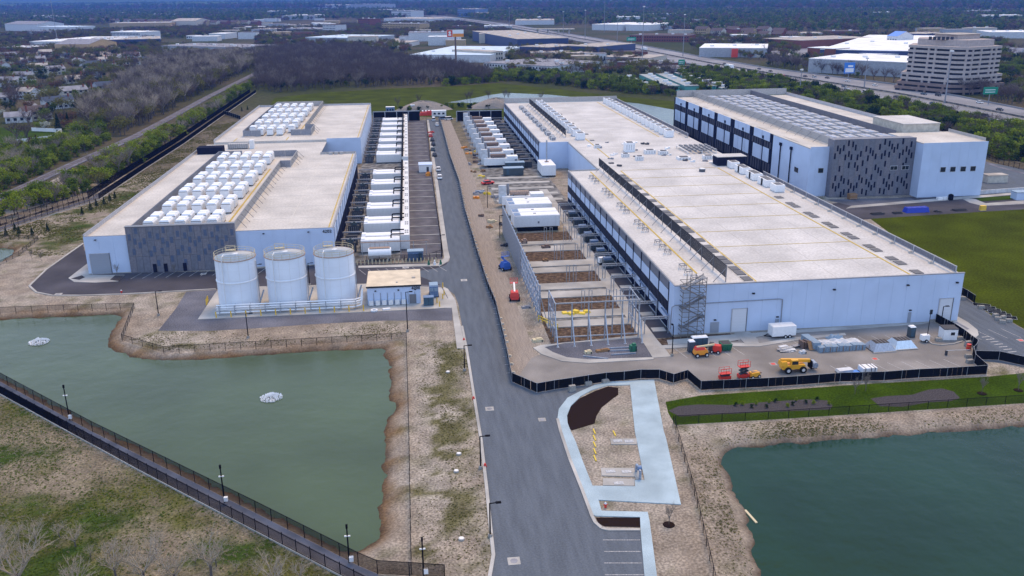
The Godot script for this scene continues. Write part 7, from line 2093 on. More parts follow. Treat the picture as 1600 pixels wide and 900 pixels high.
func build_far() -> void:
	# freeway
	var low := [307.1, -348.55, 305.0, -368.65, 303.35, -410.2, 299.78, -458.4, 293.7, -514.4, 288.01, -587.8, 280.65, -682.8, 268.42, -803.3, 260.69, -879.5, 256.76, -991.1, 251.77, -1132.9, 238.6, -1283.5, 228.69, -1524.7, 206.41, -1802.0, 161.64, -2228.5, 100.94, -2661.3, 50.72, -2928.4]
	var high := [343.52, -392.0, 344.82, -419.1, 343.69, -467.1, 346.39, -532.2, 347.49, -611.5, 333.28, -682.6, 315.81, -770.1, 305.29, -915.3, 303.41, -1025.4, 297.39, -1149.4, 285.9, -1287.5, 271.47, -1461.0, 252.79, -1685.4, 230.05, -2007.8, 175.82, -2422.3, 118.1, -2849.7, 62.56, -3108.8]
	var b := MB.new()
	for i in range(0, low.size() - 2, 2):
		for s in [[0.0, 0.42], [0.5, 1.0]]:
			var p := []
			for q in [[i, s[0]], [i + 2, s[0]], [i + 2, s[1]], [i, s[1]]]:
				p.append(V3(lerp(low[q[0]], high[q[0]], q[1]), 0.05, lerp(low[q[0] + 1], high[q[0] + 1], q[1])))
			b.out_quad(p[0], p[1], p[2], p[3], p[0] - V3(0, 5, 0))
	setting("freeway", b, "freeway")
	var med := []
	var lowk := []
	var highk := []
	for i in range(0, low.size(), 2):
		med.append_array([lerp(low[i], high[i], 0.46), lerp(low[i + 1], high[i + 1], 0.46)])
		lowk.append_array([lerp(low[i], high[i], -0.02), lerp(low[i + 1], high[i + 1], -0.02)])
		highk.append_array([lerp(low[i], high[i], 1.02), lerp(low[i + 1], high[i + 1], 1.02)])
	b = MB.new(); b.ribbon(med, 2.6, 0.0, 0.06); setting("freeway_median", b, "roof_tan")
	b = MB.new(); b.ribbon(med, 0.6, 0.06, 1.1); setting("median_barrier", b, "grey_concrete")
	b = MB.new(); b.ribbon(lowk, 0.4, 0.0, 0.9); setting("guard_rail", b, "screen_grey")
	b = MB.new(); b.ribbon(highk, 0.4, 0.0, 0.9); setting("guard_rail", b, "screen_grey")
	for lane in [0.1, 0.2, 0.3, 0.62, 0.74, 0.86]:
		for i in range(0, 20, 2):
			var a := V3(lerp(low[i], high[i], lane), 0, lerp(low[i + 1], high[i + 1], lane))
			var e := V3(lerp(low[i + 2], high[i + 2], lane), 0, lerp(low[i + 3], high[i + 3], lane))
			var s := MB.new()
			var n := int(a.distance_to(e) / 12.0)
			for k in n:
				var p := a.lerp(e, (k + 0.2) / n)
				var q := a.lerp(e, (k + 0.55) / n)
				var w := V3(0.12, 0, 0)
				s.out_quad(p - w + V3(0, 0.07, 0), q - w + V3(0, 0.07, 0), q + w + V3(0, 0.07, 0), p + w + V3(0, 0.07, 0), p - V3(0, 5, 0))
			setting("lane_dashes", s, "paint_white")
	var fv := [[V3(304.8, 0, -444.0), 0, -1.48], [V3(329.3, 0, -467.6), 0, -1.48], [V3(338.9, 0, -500.6), 1, -1.48], [V3(305.8, 0, -492.5), 2, -1.48], [V3(309.6, 0, -501.3), 4, -1.48], [V3(336.8, 0, -540.7), 0, -1.48], [V3(332.5, 0, -550.1), 4, -1.48], [V3(306.7, 0, -537.3), 0, -1.48], [V3(333.5, 0, -583.8), 0, -1.48], [V3(330.3, 0, -609.2), 1, -1.48], [V3(301.4, 0, -567.4), 1, -1.48], [V3(299.8, 0, -590.8), 1, -1.48], [V3(305.7, 0, -606.3), 4, -1.48], [V3(326.1, 0, -642.0), 1, -1.48], [V3(323.0, 0, -669.3), 0, -1.48], [V3(316.5, 0, -677.7), 2, -1.48], [V3(298.0, 0, -637.9), 0, -1.48], [V3(299.9, 0, -638.7), 0, -1.48], [V3(312.5, 0, -685.8), 0, -1.48], [V3(293.4, 0, -675.8), 0, -1.48], [V3(294.5, 0, -685.4), 3, -1.48], [V3(286.4, 0, -680.1), 0, -1.48], [V3(304.5, 0, -736.7), 0, -1.48], [V3(287.5, 0, -718.6), 0, -1.52], [V3(304.1, 0, -760.8), 0, -1.52], [V3(289.5, 0, -747.1), 0, -1.52], [V3(294.6, 0, -822.8), 0, -1.52], [V3(275.7, 0, -811.6), 0, -1.52], [V3(258.5, 0, -940.3), 0, -1.52], [V3(250.4, 0, -942.4), 4, -1.52]]
	var tones := ["gear_dark", "unit_white", "unit_grey", "machine_red", "teal_box"]
	var tn := ["dark", "white", "silver", "red", "blue-grey"]
	var cnt := {}
	for i in fv.size():
		var v: Array = fv[i]
		cnt[v[1]] = cnt.get(v[1], 0) + 1
		var t := thing("freeway_car", "%s vehicle on the freeway, %s %s one counted from the right edge" % [tn[v[1]], nth(cnt[v[1]] - 1), tn[v[1]]], "car", v[0] + V3(0, 0.06, 0), v[2], "vehicles on the freeway")
		car_parts(t, tones[v[1]], i % 5 == 0)
	for q in [[V3(281.05, 0, -771.1), "white semi truck on the near lanes of the freeway"], [V3(276.04, 0, -1045.3), "white box truck farther up the freeway"]]:
		var t := thing("semi_truck", q[1], "truck", q[0] + V3(0, 0.06, 0), 1.6)
		b = MB.new(); b.box(V3(0, 1.1, 0), V3(13, 2.9, 2.6)); part("trailer", b, "unit_white", t)
		b = MB.new(); b.taper(V3(8.4, 0.7, 0), V3(3.2, 2.7, 2.5), V3(2.4, -0.3, 2.3)); part("cab", b, "unit_grey", t)
		for x in [-5.0, -3.8, 6.0, 9.2]: wheel_at(t, V3(x, 0.5, 0), 0.5, 2.5)
	# signs along the freeway
	for q in [[V3(340.87, 0, -495.3), 19.0, "sign_green", "large green road sign below the office tower", V3(9.0, 4.2, 0.3)], [V3(276.29, 0, -1111.6), 10.0, "sign_green", "green road sign far up the freeway", V3(12.0, 4.6, 0.3)], [V3(232.11, 0, -754.9), 8.0, "sign_green", "small green road sign above the storage sheds", V3(5.6, 4.4, 0.3)], [V3(332.86, 0, -654.9), 9.0, "sign_blue", "blue and white advertising board beside the freeway", V3(8.2, 8.0, 0.6)]]:
		var t := thing("road_sign", q[3], "sign", q[0])
		var hh: float = q[1] if q[1] < 15.0 else 8.0
		b = MB.new(); b.rod(Vector3.ZERO, V3(0, hh, 0), 0.3, 0.25, 8); part("post", b, "screen_grey", t)
		b = MB.new(); b.box(V3(0, hh - q[4].y / 2, 0.3), q[4]); part("panel", b, q[2], t)
		b = MB.new()
		if q[2] == "sign_blue":
			b.box(V3(0, hh - 3.2, 0.62), V3(6.6, 3.0, 0.06)); b.box(V3(0.6, hh + 0.6, 0.62), V3(4.0, 1.4, 0.06))
		else:
			for i in 2: b.box(V3(-0.3, hh - 1.0 + i * 1.3, 0.47), V3(q[4].x * 0.7, 0.35, 0.05))
		part("legend", b, "sign_white", t)
	# pylon billboard
	var t := thing("pylon_sign", "tall pylon billboard with red, orange and white panels above the wood", "billboard", V3(40.96, 0, -785.2))
	b = MB.new(); b.rod(Vector3.ZERO, V3(0, 30.5, 0), 0.9, 0.7, 12); part("mast", b, "pipe_brown", t)
	b = MB.new(); b.box(V3(0, 30, 0), V3(14.4, 6.0, 1.2)); part("cabinet", b, "unit_grey", t)
	b = MB.new(); b.box(V3(-4.7, 30.2, 0.62), V3(4.6, 5.6, 0.06)); part("red_face", b, "sign_red", t)
	b = MB.new(); b.box(V3(2.5, 30.2, 0.62), V3(9.3, 2.6, 0.06)); part("orange_face", b, "sign_orange", t)
	b = MB.new(); b.box(V3(2.5, 32.9, 0.62), V3(9.3, 2.8, 0.06)); part("white_face", b, "sign_white", t)
	b = MB.new(); b.box(V3(-4.7, 31.2, 0.69), V3(2.4, 1.2, 0.05)); b.rod(V3(-4.7, 33.8, 0.66), V3(-4.7, 33.8, 0.74), 1.1, 1.1, 14); part("emblem", b, "sign_white", t)
	office_tower()
	# masts
	var ms := [[V3(319.95, 0, -505.9), 30.0, "beside the office tower"], [V3(335.03, 0, -1540.3), 75.0, "farthest, over the freeway"], [V3(219.47, 0, -838.5), 52.0, "over the storage sheds"], [V3(290.07, 0, -939.4), 42.0, "left of the red-signed store"], [V3(272.36, 0, -1172), 36.0, "at the bend of the freeway"], [V3(265.07, 0, -1352.7), 40.0, "left of the far bend"], [V3(314.98, 0, -595.3), 20.0, "before the long white store"], [V3(-492.8, 0, -1361.1), 70.0, "above the white works at left"], [V3(-764.3, 0, -3462.8), 110.0, "far off at upper left"], [V3(253.4, 0, -562.2), 16.0, "in the shrubs below the freeway"], [V3(251.62, 0, -1467.6), 36.0, "near the overpass"], [V3(184.24, 0, -1649.6), 40.0, "at the far end of the freeway"]]
	for m in ms:
		t = thing("light_mast", "tall slender mast %s" % m[2], "mast", m[0], 0, "tall masts")
		b = MB.new(); b.rod(Vector3.ZERO, V3(0, m[1], 0), 0.45, 0.2, 8); part("shaft", b, "screen_grey", t)
		b = MB.new(); b.rod(V3(0, m[1], 0), V3(0, m[1] + 0.8, 0), 1.3, 1.0, 8); part("lamp_ring", b, "unit_grey", t)
	# large sheds, stores and offices
	far_box("warehouse", "long warehouse with a pale blue roof behind the wood", V3(1.93, 0, -925.4), V3(80.74, 0, -897.3), 150, 7, "wall_pale", "roof_blue_white")
	far_box("office_wing", "cream stepped office wing right of the pale blue roof", V3(82.96, 0, -914.5), V3(96.42, 0, -924.9), 60, 9, "wall_cream", "roof_tan", 2)
	far_box("office_block", "low grey-roofed office with a row of windows behind the far pond", V3(66.15, 0, -799.8), V3(116.85, 0, -742.6), 70, 7, "wall_pale", "roof_grey", 2)
	far_box("warehouse", "big navy-walled warehouse with a pale roof near the freeway", V3(130.23, 0, -1085), V3(193.97, 0, -1093.6), 260, 13, "wall_navy", "roof_tan")
	far_box("warehouse", "navy shed in front of the big navy warehouse, left one", V3(123.32, 0, -1003.9), V3(151.24, 0, -975.2), 60, 9, "wall_navy", "roof_tan")
	far_box("warehouse", "navy shed in front of the big navy warehouse, right one", V3(174.79, 0, -1001.5), V3(204.89, 0, -971.9), 80, 9, "wall_navy", "roof_tan")
	far_box("workshop", "low dark workshop with a flat pale roof below the navy sheds", V3(184.71, 0, -863.4), V3(207.91, 0, -849.5), 40, 6, "wall_grey", "roof_tan")
	far_box("workshop", "cream workshop right of the low dark workshop", V3(206.62, 0, -841.6), V3(223.88, 0, -829.5), 50, 6, "wall_cream", "roof_tan")
	far_box("workshop", "brown-walled workshop above the storage sheds", V3(188.18, 0, -807.3), V3(219.28, 0, -771.4), 40, 5, "wall_brick", "roof_grey")
	far_box("workshop", "purple-grey shed right above the storage sheds", V3(201.64, 0, -729.8), V3(222.83, 0, -719), 36, 5, "wall_grey", "roof_grey")
	var rows := [[V3(170.55, 0, -684.8), V3(168.35, 0, -591.4)], [V3(190.61, 0, -696.9), V3(185.67, 0, -604.6)], [V3(205.91, 0, -705), V3(198.5, 0, -602)], [V3(221.91, 0, -707.3), V3(213.83, 0, -598.8)], [V3(223.12, 0, -673.4), V3(217.5, 0, -581.4)], [V3(146.39, 0, -690), V3(152.51, 0, -611.4)]]
	for i in rows.size():
		var s := far_box("storage_shed", "long low storage shed with teal doors, %s from the left" % nth([1, 2, 3, 4, 5, 0][i]), rows[i][0], rows[i][1], 10, 3.2, "wall_teal", "roof_green_grey")
		s.set_meta("group", "storage sheds with teal doors")
	far_box("store", "long white-roofed store with grey back wall beside the freeway", V3(332.41, 0, -725.5), V3(391.28, 0, -658.5), 75, 11, "wall_grey", "roof_bright")
	far_box("mall", "wide shopping mall under a bright white roof with many roof units", V3(409.3, 0, -869.8), V3(486, 0, -815.1), 330, 9, "wall_navy", "roof_bright")
	far_box("mall_entrance", "red brick entrance block of the white mall", V3(417.4, 0, -858.6), V3(440.9, 0, -871.2), 30, 10, "wall_brick", "roof_bright")
	far_box("mall_wing", "grey and white mall wing with a long pale roof left of the mall", V3(438.1, 0, -1094.1), V3(460.9, 0, -1032.7), 120, 9, "wall_brick", "roof_tan")
	far_box("mall_wing", "low white mall wing behind the office tower", V3(440.5, 0, -826.3), V3(500.6, 0, -828.8), 60, 6, "wall_pale", "roof_bright")
	far_box("gable_front", "white gabled entrance with a blue roof on the mall", V3(559.9, 0, -1018.1), V3(564.7, 0, -1003.8), 26, 14, "wall_pale", "sign_blue", 1, true)
	var st := far_box("store", "white-roofed store with a red front panel right of the freeway", V3(303.2, 0, -925.8), V3(366.66, 0, -899.7), 80, 9, "wall_grey", "roof_bright")
	b = MB.new(); b.span(V3(328.52, 0, -899.7) + V3(0, 1, 0.3), V3(334.73, 0, -898.1) + V3(0, 9.5, 0.8)); part("red_panel", b, "sign_red", st).position = -st.position
	b = MB.new(); b.span(V3(329.76, 0, -899.4) + V3(0, 4, 0.85), V3(333.18, 0, -898.5) + V3(0, 8, 0.9)); part("emblem", b, "sign_white", st).position = -st.position
	var fb := [
		["office", "brown roofed office right of the far freeway bend", V3(306.4, 0, -1244.8), V3(379.29, 0, -1205.5), 70, 8, "wall_brick", "roof_brown", 2, false],
		["warehouse", "white flat-roofed warehouse left of the tall mast", V3(337.08, 0, -1654.6), V3(382.3, 0, -1608), 120, 10, "wall_pale", "roof_bright", 1, false],
		["warehouse", "second white flat-roofed warehouse beside the tall mast", V3(388.75, 0, -1605.7), V3(424.7, 0, -1578.2), 120, 10, "wall_pale", "roof_bright", 1, false],
		["warehouse", "pale strip of warehouse above the overpass", V3(234.37, 0, -1984.5), V3(318.14, 0, -1971.6), 120, 9, "wall_pale", "roof_tan", 1, false],
		["hotel", "tan four-storey hotel with a grey centre", V3(-45.43, 0, -1701.7), V3(22.83, 0, -1649.1), 30, 15, "wall_tan", "roof_grey", 4, false],
		["hotel", "brown and white hotel block left of the tan hotel", V3(-103.01, 0, -1995.8), V3(-76.72, 0, -1946.8), 26, 17, "wall_brick", "roof_brown", 4, false],
		["hotel", "white hotel with a red sign strip", V3(-146.52, 0, -1639.2), V3(-122.79, 0, -1618.1), 26, 16, "wall_pale", "roof_brown", 4, false],
		["plaza", "low grey plaza building left of the white hotel", V3(-227.05, 0, -1707.6), V3(-153.47, 0, -1654.9), 60, 8, "wall_grey", "roof_grey", 1, false],
		["plaza", "low pale plaza roof behind the left wood edge", V3(-251.04, 0, -1715.9), V3(-223.63, 0, -1735), 60, 7, "wall_brick", "roof_tan", 1, false],
		["warehouse", "long white warehouse with a pale blue roof above the wood", V3(-141.96, 0, -1309.4), V3(-65.81, 0, -1262.4), 90, 9, "wall_grey", "roof_blue_white", 1, false],
		["shed", "small white sheds between the wood and the hotels", V3(-30.92, 0, -1213.4), V3(2.57, 0, -1203.8), 50, 5, "wall_pale", "roof_tan", 1, false],
		["office", "far off long grey office block on the skyline", V3(-257.68, 0, -4398.5), V3(-109.82, 0, -4204.4), 80, 24, "wall_grey", "roof_grey", 4, false],
		["office", "far off pale office wing on the skyline", V3(-473.3, 0, -4857.9), V3(-263.39, 0, -4497.6), 80, 20, "wall_pale", "roof_tan", 4, false],
		["office", "far blue glass office near the end of the freeway", V3(154.21, 0, -2789.3), V3(203.58, 0, -2723.7), 50, 22, "blue_steel", "roof_tan", 4, false],
		["office", "far white office block left of centre", V3(-42.8, 0, -2732.8), V3(12.96, 0, -2668.3), 50, 20, "wall_pale", "roof_grey", 4, false],
		["warehouse", "long pale warehouse behind the tan hotel", V3(-54.18, 0, -2244.7), V3(53.71, 0, -2126.1), 100, 11, "wall_pale", "roof_tan", 1, false],
		["hangar", "white gabled hangar at the upper left", V3(-842.9, 0, -2050.4), V3(-752.2, 0, -1983.7), 60, 14, "wall_pale", "roof_grey", 1, true],
		["hall", "white curved-roof hall right of the gabled hangar", V3(-741, 0, -1947), V3(-658.6, 0, -1886.6), 60, 10, "wall_pale", "roof_blue_white", 1, false],
		["factory", "wide white works with a low flat roof at left", V3(-507.6, 0, -1302.5), V3(-421.8, 0, -1278.6), 140, 9, "wall_pale", "roof_bright", 1, false],
		["factory", "dark blue-walled works right of the wide white works", V3(-432.6, 0, -1312), V3(-344.92, 0, -1335.1), 90, 9, "wall_navy", "roof_tan", 1, false],
		["factory", "white upper storey block on the dark blue works", V3(-467.4, 0, -1520.2), V3(-413.1, 0, -1483), 40, 13, "wall_pale", "roof_bright", 2, false],
		["warehouse", "grey gabled warehouse among the trees at left", V3(-438.9, 0, -1200.2), V3(-393.4, 0, -1188), 60, 10, "wall_tan", "roof_grey", 1, true],
		["warehouse", "long grey-roofed freight depot above the left wood", V3(-301.68, 0, -1163.5), V3(-190.93, 0, -1085.9), 60, 8, "wall_grey", "roof_grey", 1, false],
		["plaza", "long tan roofed shopping strip at upper left", V3(-668.8, 0, -2174.9), V3(-534.2, 0, -2164.2), 80, 9, "wall_tan", "roof_tan", 1, false],
		["plaza", "cream gabled store right of the tan strip", V3(-542.5, 0, -2210.4), V3(-482.6, 0, -2186.7), 60, 12, "wall_cream", "roof_tan", 1, true],
		["store", "white shed with a pale roof above the freight depot", V3(-315.89, 0, -1515.3), V3(-289.32, 0, -1506.9), 40, 8, "wall_pale", "roof_bright", 1, false],
		["store", "red and white roadside store at the left edge", V3(-513.3, 0, -1220.1), V3(-472, 0, -1209.1), 40, 6, "wall_brick", "roof_bright", 1, false],
		["plaza", "low red brick plaza below the far woods at right", V3(618.9, 0, -1301.3), V3(666, 0, -1285.9), 50, 7, "wall_brick", "roof_brown", 1, false],
		["plaza", "low purple-fronted plaza left of the office tower", V3(673, 0, -1185.8), V3(693.2, 0, -1161.7), 60, 8, "wall_navy", "roof_tan", 1, false],
		["plaza", "pale shopping strip right of the office tower", V3(799.6, 0, -1183.1), V3(857.6, 0, -1164.6), 60, 8, "wall_pale", "roof_bright", 1, false],
		["plaza", "small white restaurant row left of the mall parking", V3(558.8, 0, -1259.5), V3(589.8, 0, -1249.6), 40, 7, "wall_pale", "roof_tan", 1, false],
		["house", "white house among trees at the right edge", V3(589.8, 0, -842.8), V3(597, 0, -831.6), 16, 5, "wall_pale", "roof_grey", 1, true]]
	for q in fb: far_box(q[0], q[1], q[2], q[3], q[4], q[5], q[6], q[7], q[8], q[9])
	var misc := [[-1554, -3761, 41, 10, 2], [-716, -1747, 31, 5, 3], [-713, -1839, 32, 5, 3], [-663, -1747, 34, 8, 3], [-1180, -3160, 70, 10, 0], [-1084, -3005, 58, 10, 5], [-1060, -3701, 83, 9, 2], [-491, -1870, 24, 5, 3], [-818, -3230, 77, 10, 5], [-343, -1526, 21, 5, 0], [-307, -1442, 38, 7, 0], [-647, -3102, 53, 7, 0], [-309, -1651, 36, 8, 4], [-310, -1752, 21, 9, 4], [-328, -1903, 32, 8, 1], [-252, -1493, 29, 10, 5], [-314, -1924, 32, 6, 3], [-301, -1867, 39, 7, 0], [-385, -2482, 26, 6, 0], [-251, -1648, 39, 9, 3], [-321, -2169, 24, 6, 4], [-358, -2488, 30, 8, 5], [-357, -2500, 42, 7, 5], [-215, -1516, 41, 6, 2], [-288, -2098, 36, 5, 3], [-469, -3448, 66, 12, 0], [-203, -1519, 28, 9, 2], [-252, -2003, 24, 6, 3], [-230, -1917, 42, 8, 5], [-217, -1896, 38, 8, 4], [-300, -2646, 95, 11, 3], [-170, -1521, 34, 8, 1], [-291, -2748, 89, 11, 0], [-195, -2091, 32, 7, 0], [-237, -2563, 26, 5, 5], [-170, -1929, 42, 9, 0], [-330, -3864, 67, 9, 0], [-119, -1357, 30, 7, 3], [-176, -2202, 35, 8, 2], [-60, -1238, 38, 12, 4], [-103, -2199, 26, 8, 2], [-62, -3560, 88, 11, 0], [2, -1344, 27, 7, 5], [20, -3594, 94, 9, 0], [16, -1483, 26, 8, 3], [22, -1607, 25, 6, 1], [40, -2345, 40, 8, 1], [27, -1559, 25, 8, 4], [31, -1337, 58, 12, 5], [35, -1454, 41, 6, 0], [51, -2033, 40, 6, 5], [49, -1224, 43, 11, 0], [62, -1481, 23, 7, 3], [63, -1206, 26, 7, 2], [193, -3216, 94, 10, 5], [105, -1701, 44, 8, 1], [104, -1554, 19, 5, 2], [115, -1426, 20, 7, 5], [220, -2706, 42, 12, 2], [163, -1684, 43, 9, 0], [125, -1260, 53, 12, 4], [187, -1850, 22, 6, 5], [302, -2960, 63, 7, 0], [183, -1688, 20, 8, 0], [290, -2543, 92, 8, 4], [352, -2303, 54, 8, 0], [146, -922, 42, 7, 2], [167, -932, 46, 5, 1], [167, -905, 38, 7, 2], [166, -849, 24, 8, 2], [180, -863, 20, 9, 5], [496, -2024, 49, 13, 0], [230, -927, 35, 6, 1], [554, -1975, 29, 11, 3], [690, -2414, 83, 9, 3], [481, -1603, 25, 6, 3], [449, -1468, 38, 5, 4], [499, -1609, 24, 6, 1], [577, -1797, 27, 5, 0], [605, -1862, 35, 10, 5], [575, -1708, 20, 8, 1], [548, -1587, 41, 7, 2], [400, -1139, 26, 6, 4], [468, -1237, 31, 7, 0], [520, -1364, 46, 9, 1], [633, -1593, 24, 5, 1], [494, -1137, 23, 8, 0], [506, -1157, 37, 7, 5], [1218, -2300, 46, 7, 0], [1232, -2271, 49, 10, 0], [830, -1376, 35, 6, 3], [791, -1306, 34, 9, 2], [799, -1254, 37, 9, 3], [1523, -2308, 87, 10, 5], [879, -1319, 42, 8, 4], [1271, -1838, 78, 11, 0]]
	for i in misc.size():
		var q: Array = misc[i]
		var k: int = q[4]
		var o := far_box("shop_building", "small %s commercial building in the far town, %s from the left" % [["white", "brick", "tan", "grey", "cream", "pale"][k], nth(i)], V3(q[0] - q[2] / 2.0, 0, q[1]), V3(q[0] + q[2] / 2.0, 0, q[1] + q[2] * 0.1), q[2] * 0.6, q[3], ["wall_pale", "wall_brick", "wall_tan", "wall_grey", "wall_cream", "wall_pale"][k], ["roof_bright", "roof_brown", "roof_tan", "roof_grey", "roof_tan", "roof_grey"][k])
		o.set_meta("group", "small commercial buildings of the far town")
	# rows of town houses
	var tr := [[V3(-936.4, 0, -2680.6), V3(-885.2, 0, -2629.0)], [V3(-875.5, 0, -2624.8), V3(-826.3, 0, -2575.2)], [V3(-816.8, 0, -2571.2), V3(-769.5, 0, -2523.4)], [V3(-760.3, 0, -2519.4), V3(-714.8, 0, -2473.3)], [V3(-705.8, 0, -2469.5), V3(-662.0, 0, -2425.1)], [V3(-653.1, 0, -2421.4), V3(-610.9, 0, -2378.5)], [V3(-602.3, 0, -2374.9), V3(-561.7, 0, -2333.5)], [V3(-553.3, 0, -2330.0), V3(-514.0, 0, -2290.0)], [V3(-486.8, 0, -2232.6), V3(-464.6, 0, -2210.3)], [V3(-461.3, 0, -2222.4), V3(-439.4, 0, -2200.2)], [V3(-436.0, 0, -2212.2), V3(-414.4, 0, -2190.2)], [V3(-410.8, 0, -2202.1), V3(-389.5, 0, -2180.2)], [V3(-385.8, 0, -2192.1), V3(-364.9, 0, -2170.4)], [V3(-361.0, 0, -2182.1), V3(-340.3, 0, -2160.5)], [V3(463.4, 0, -1444.6), V3(477.1, 0, -1427.8)], [V3(465.3, 0, -1373.5), V3(478.3, 0, -1358.1)], [V3(509.4, 0, -1429.0), V3(522.6, 0, -1412.4)], [V3(509.1, 0, -1359.1), V3(521.7, 0, -1343.9)], [V3(554.8, 0, -1413.5), V3(567.4, 0, -1397.2)], [V3(552.4, 0, -1344.8), V3(564.4, 0, -1329.9)], [V3(471.0, 0, -1248.8), V3(481.2, 0, -1236.3)], [V3(489.5, 0, -1243.0), V3(499.5, 0, -1230.7)], [V3(507.8, 0, -1237.3), V3(517.6, 0, -1225.0)], [V3(526.0, 0, -1231.7), V3(535.7, 0, -1219.4)]]
	for i in tr.size():
		var o := far_box("town_house", "brown-roofed town house, %s from the left in the rows at upper %s" % [nth(i if i < 14 else i - 14), "left" if i < 14 else "right"], tr[i][0], tr[i][1], 14, 8, ["wall_cream", "wall_brick", "wall_tan"][i % 3], "roof_brown", 2, true)
		o.set_meta("group", "town houses in rows")
	# houses by the wood
	var hs := [[V3(-214.0, 0, -516.1), -0.35], [V3(-206.6, 0, -525.2), -0.70], [V3(-214.4, 0, -579.5), -0.70], [V3(-266.7, 0, -623.9), -0.35], [V3(-260.3, 0, -641.5), 0.50], [V3(-226.2, 0, -642.5), -0.70], [V3(-221.4, 0, -653.7), 0.90], [V3(-214.6, 0, -673.5), -0.70], [V3(-308.2, 0, -734.9), 0.10], [V3(-264.6, 0, -756.8), -0.70], [V3(-316.8, 0, -784.6), 0.10], [V3(-273.8, 0, -810.8), 0.90], [V3(-225.8, 0, -825.6), 0.50], [V3(-310.4, 0, -844.6), -0.70], [V3(-342.2, 0, -886.3), -0.35], [V3(-278.2, 0, -886.2), -0.35], [V3(-386.3, 0, -911.2), 0.90], [V3(-297.0, 0, -905.6), -0.70], [V3(-242.7, 0, -924.5), -0.70], [V3(-392.7, 0, -968.5), 0.90], [V3(-332.1, 0, -954.1), 0.90], [V3(-285.6, 0, -951.4), -0.35], [V3(-266.1, 0, -955.3), -0.35], [V3(-383.1, 0, -992.3), -0.35], [V3(-318.8, 0, -994.9), -0.70], [V3(-307.9, 0, -1001.5), 0.90], [V3(-305.3, 0, -1049.9), 0.10], [V3(-383.4, 0, -1069.6), 0.10], [V3(-444.0, 0, -1084.9), -0.35], [V3(-418.9, 0, -1122.2), -0.70]]
	var hw := ["wall_pale", "wall_cream", "wall_pale", "wall_grey"]
	var hr := ["roof_grey", "roof_brown", "roof_slate", "roof_grey", "roof_tan"]
	var hn := ["grey", "brown", "slate blue", "grey", "tan"]
	for i in hs.size():
		var q: Array = hs[i]
		var c: Vector3 = q[0]
		var ang: float = q[1]
		var d := V3(cos(ang), 0, sin(ang)) * (6.5 + (i % 3))
		var o := far_box("house", "%s-roofed house in the left suburb, %s nearest to the camera" % [hn[i % 5], nth(i)], c - d, c + d, 8.0 + i % 2, 5.4 if i % 3 else 3.6, hw[i % 4], hr[i % 5], 2 if i % 3 else 1, true)
		o.set_meta("group", "houses of the left suburb")
		b = MB.new(); b.box(c + d * 0.5 + V3(0, 5.0, -3.5), V3(0.8, 3.8, 0.8)); part("chimney", b, "wall_brick", o).position = -o.position
	# white garden fences, a street
	for q in [[[-194.04, -481.3, -176.61, -473.7, -173.34, -450.0, -185.14, -440.4], "nearest white garden fence beside the maroon tree"], [[-171.01, -447.6, -170.2, -430.4, -175.75, -440.7], "short white garden fence below the maroon tree"]]:
		t = thing("garden_fence", q[1], "fence", mid(q[0]))
		for s in along(q[0], 2.4):
			b = MB.new(); b.beam(s[0] + V3(0, 1.0, 0), s[1] + V3(0, 1.0, 0), 0.08, 1.8); wpart("fence_panel", b, "unit_white", t)
			b = MB.new(); b.box(s[0], V3(0.16, 2.0, 0.16)); wpart("post", b, "unit_white", t)
	flat("suburb_lawn", [-192.44, -413.2, -163.67, -408.4, -167.04, -448.9, -168.91, -476.8, -181.55, -490.6, -190.68, -480.7, -235.66, -512.4], 0.02, "lawn")
	flat("suburb_lawn", [-325.64, -719.0, -279.97, -695.7, -273.02, -655.9, -293.01, -644.1], 0.02, "lawn")
	flat("street", [-258.21, -637.2, -249.78, -628.0, -216.37, -564.1, -217.92, -561.4, -247.22, -612.9], 0.02, "freeway")
	flat("street", [113.93, -1028.8, 115.91, -943.8, 121.23, -870.4, 116.05, -855.3, 109.77, -926.2, 108.01, -1007.9], 0.02, "freeway")
	flat("parking_lot", [410.7, -996.4, 523.7, -1098.8, 649.1, -1124.3, 584.7, -1011.2, 442.7, -942.0, 374.1, -897.8], 0.03, "freeway")
	flat("parking_lot", [125.65, -837.2, 171.68, -796.5, 180.96, -716.3, 153.37, -710.8, 124.02, -753.5], 0.02, "grass_far")
	flat("parking_lot", [-228.0, -1554.5, -81.12, -1554.0, 3.63, -1435.7, 3.09, -1318.7, -91.61, -1384.6, -201.77, -1438.1], 0.02, "roof_tan")
	flat("parking_lot", [-502.4, -1271.8, -334.38, -1254.2, -296.56, -1137.3, -353.14, -1105.2, -457.5, -1155.5], 0.02, "roof_tan")
	flat("park_lawn", [-715.5, -1712.3, -668.7, -1697.1, -589.3, -1497.0, -597.6, -1425.5], 0.02, "lawn")
	flat("park_lawn", [570.5, -829.2, 596.9, -787.7, 475.5, -623.9, 430.7, -618.2, 484.5, -710.2], 0.02, "lawn")
	# overpass beside the navy warehouse
	t = thing("overpass", "pale concrete overpass crossing the far end of the freeway", "bridge", V3(242.88, 0, -1545.7))
	b = MB.new(); b.beam(V3(213.43, 0, -1555.8) + V3(0, 7, 0), V3(281.4, 0, -1532.4) + V3(0, 7, 0), 12, 1.6); wpart("deck", b, "wall_cream", t)
	for i in 4:
		b = MB.new(); b.box(V3(213.43, 0, -1555.8).lerp(V3(281.4, 0, -1532.4), (i + 0.5) / 4.0), V3(2, 6.4, 8)); wpart("pier", b, "wall_cream", t)
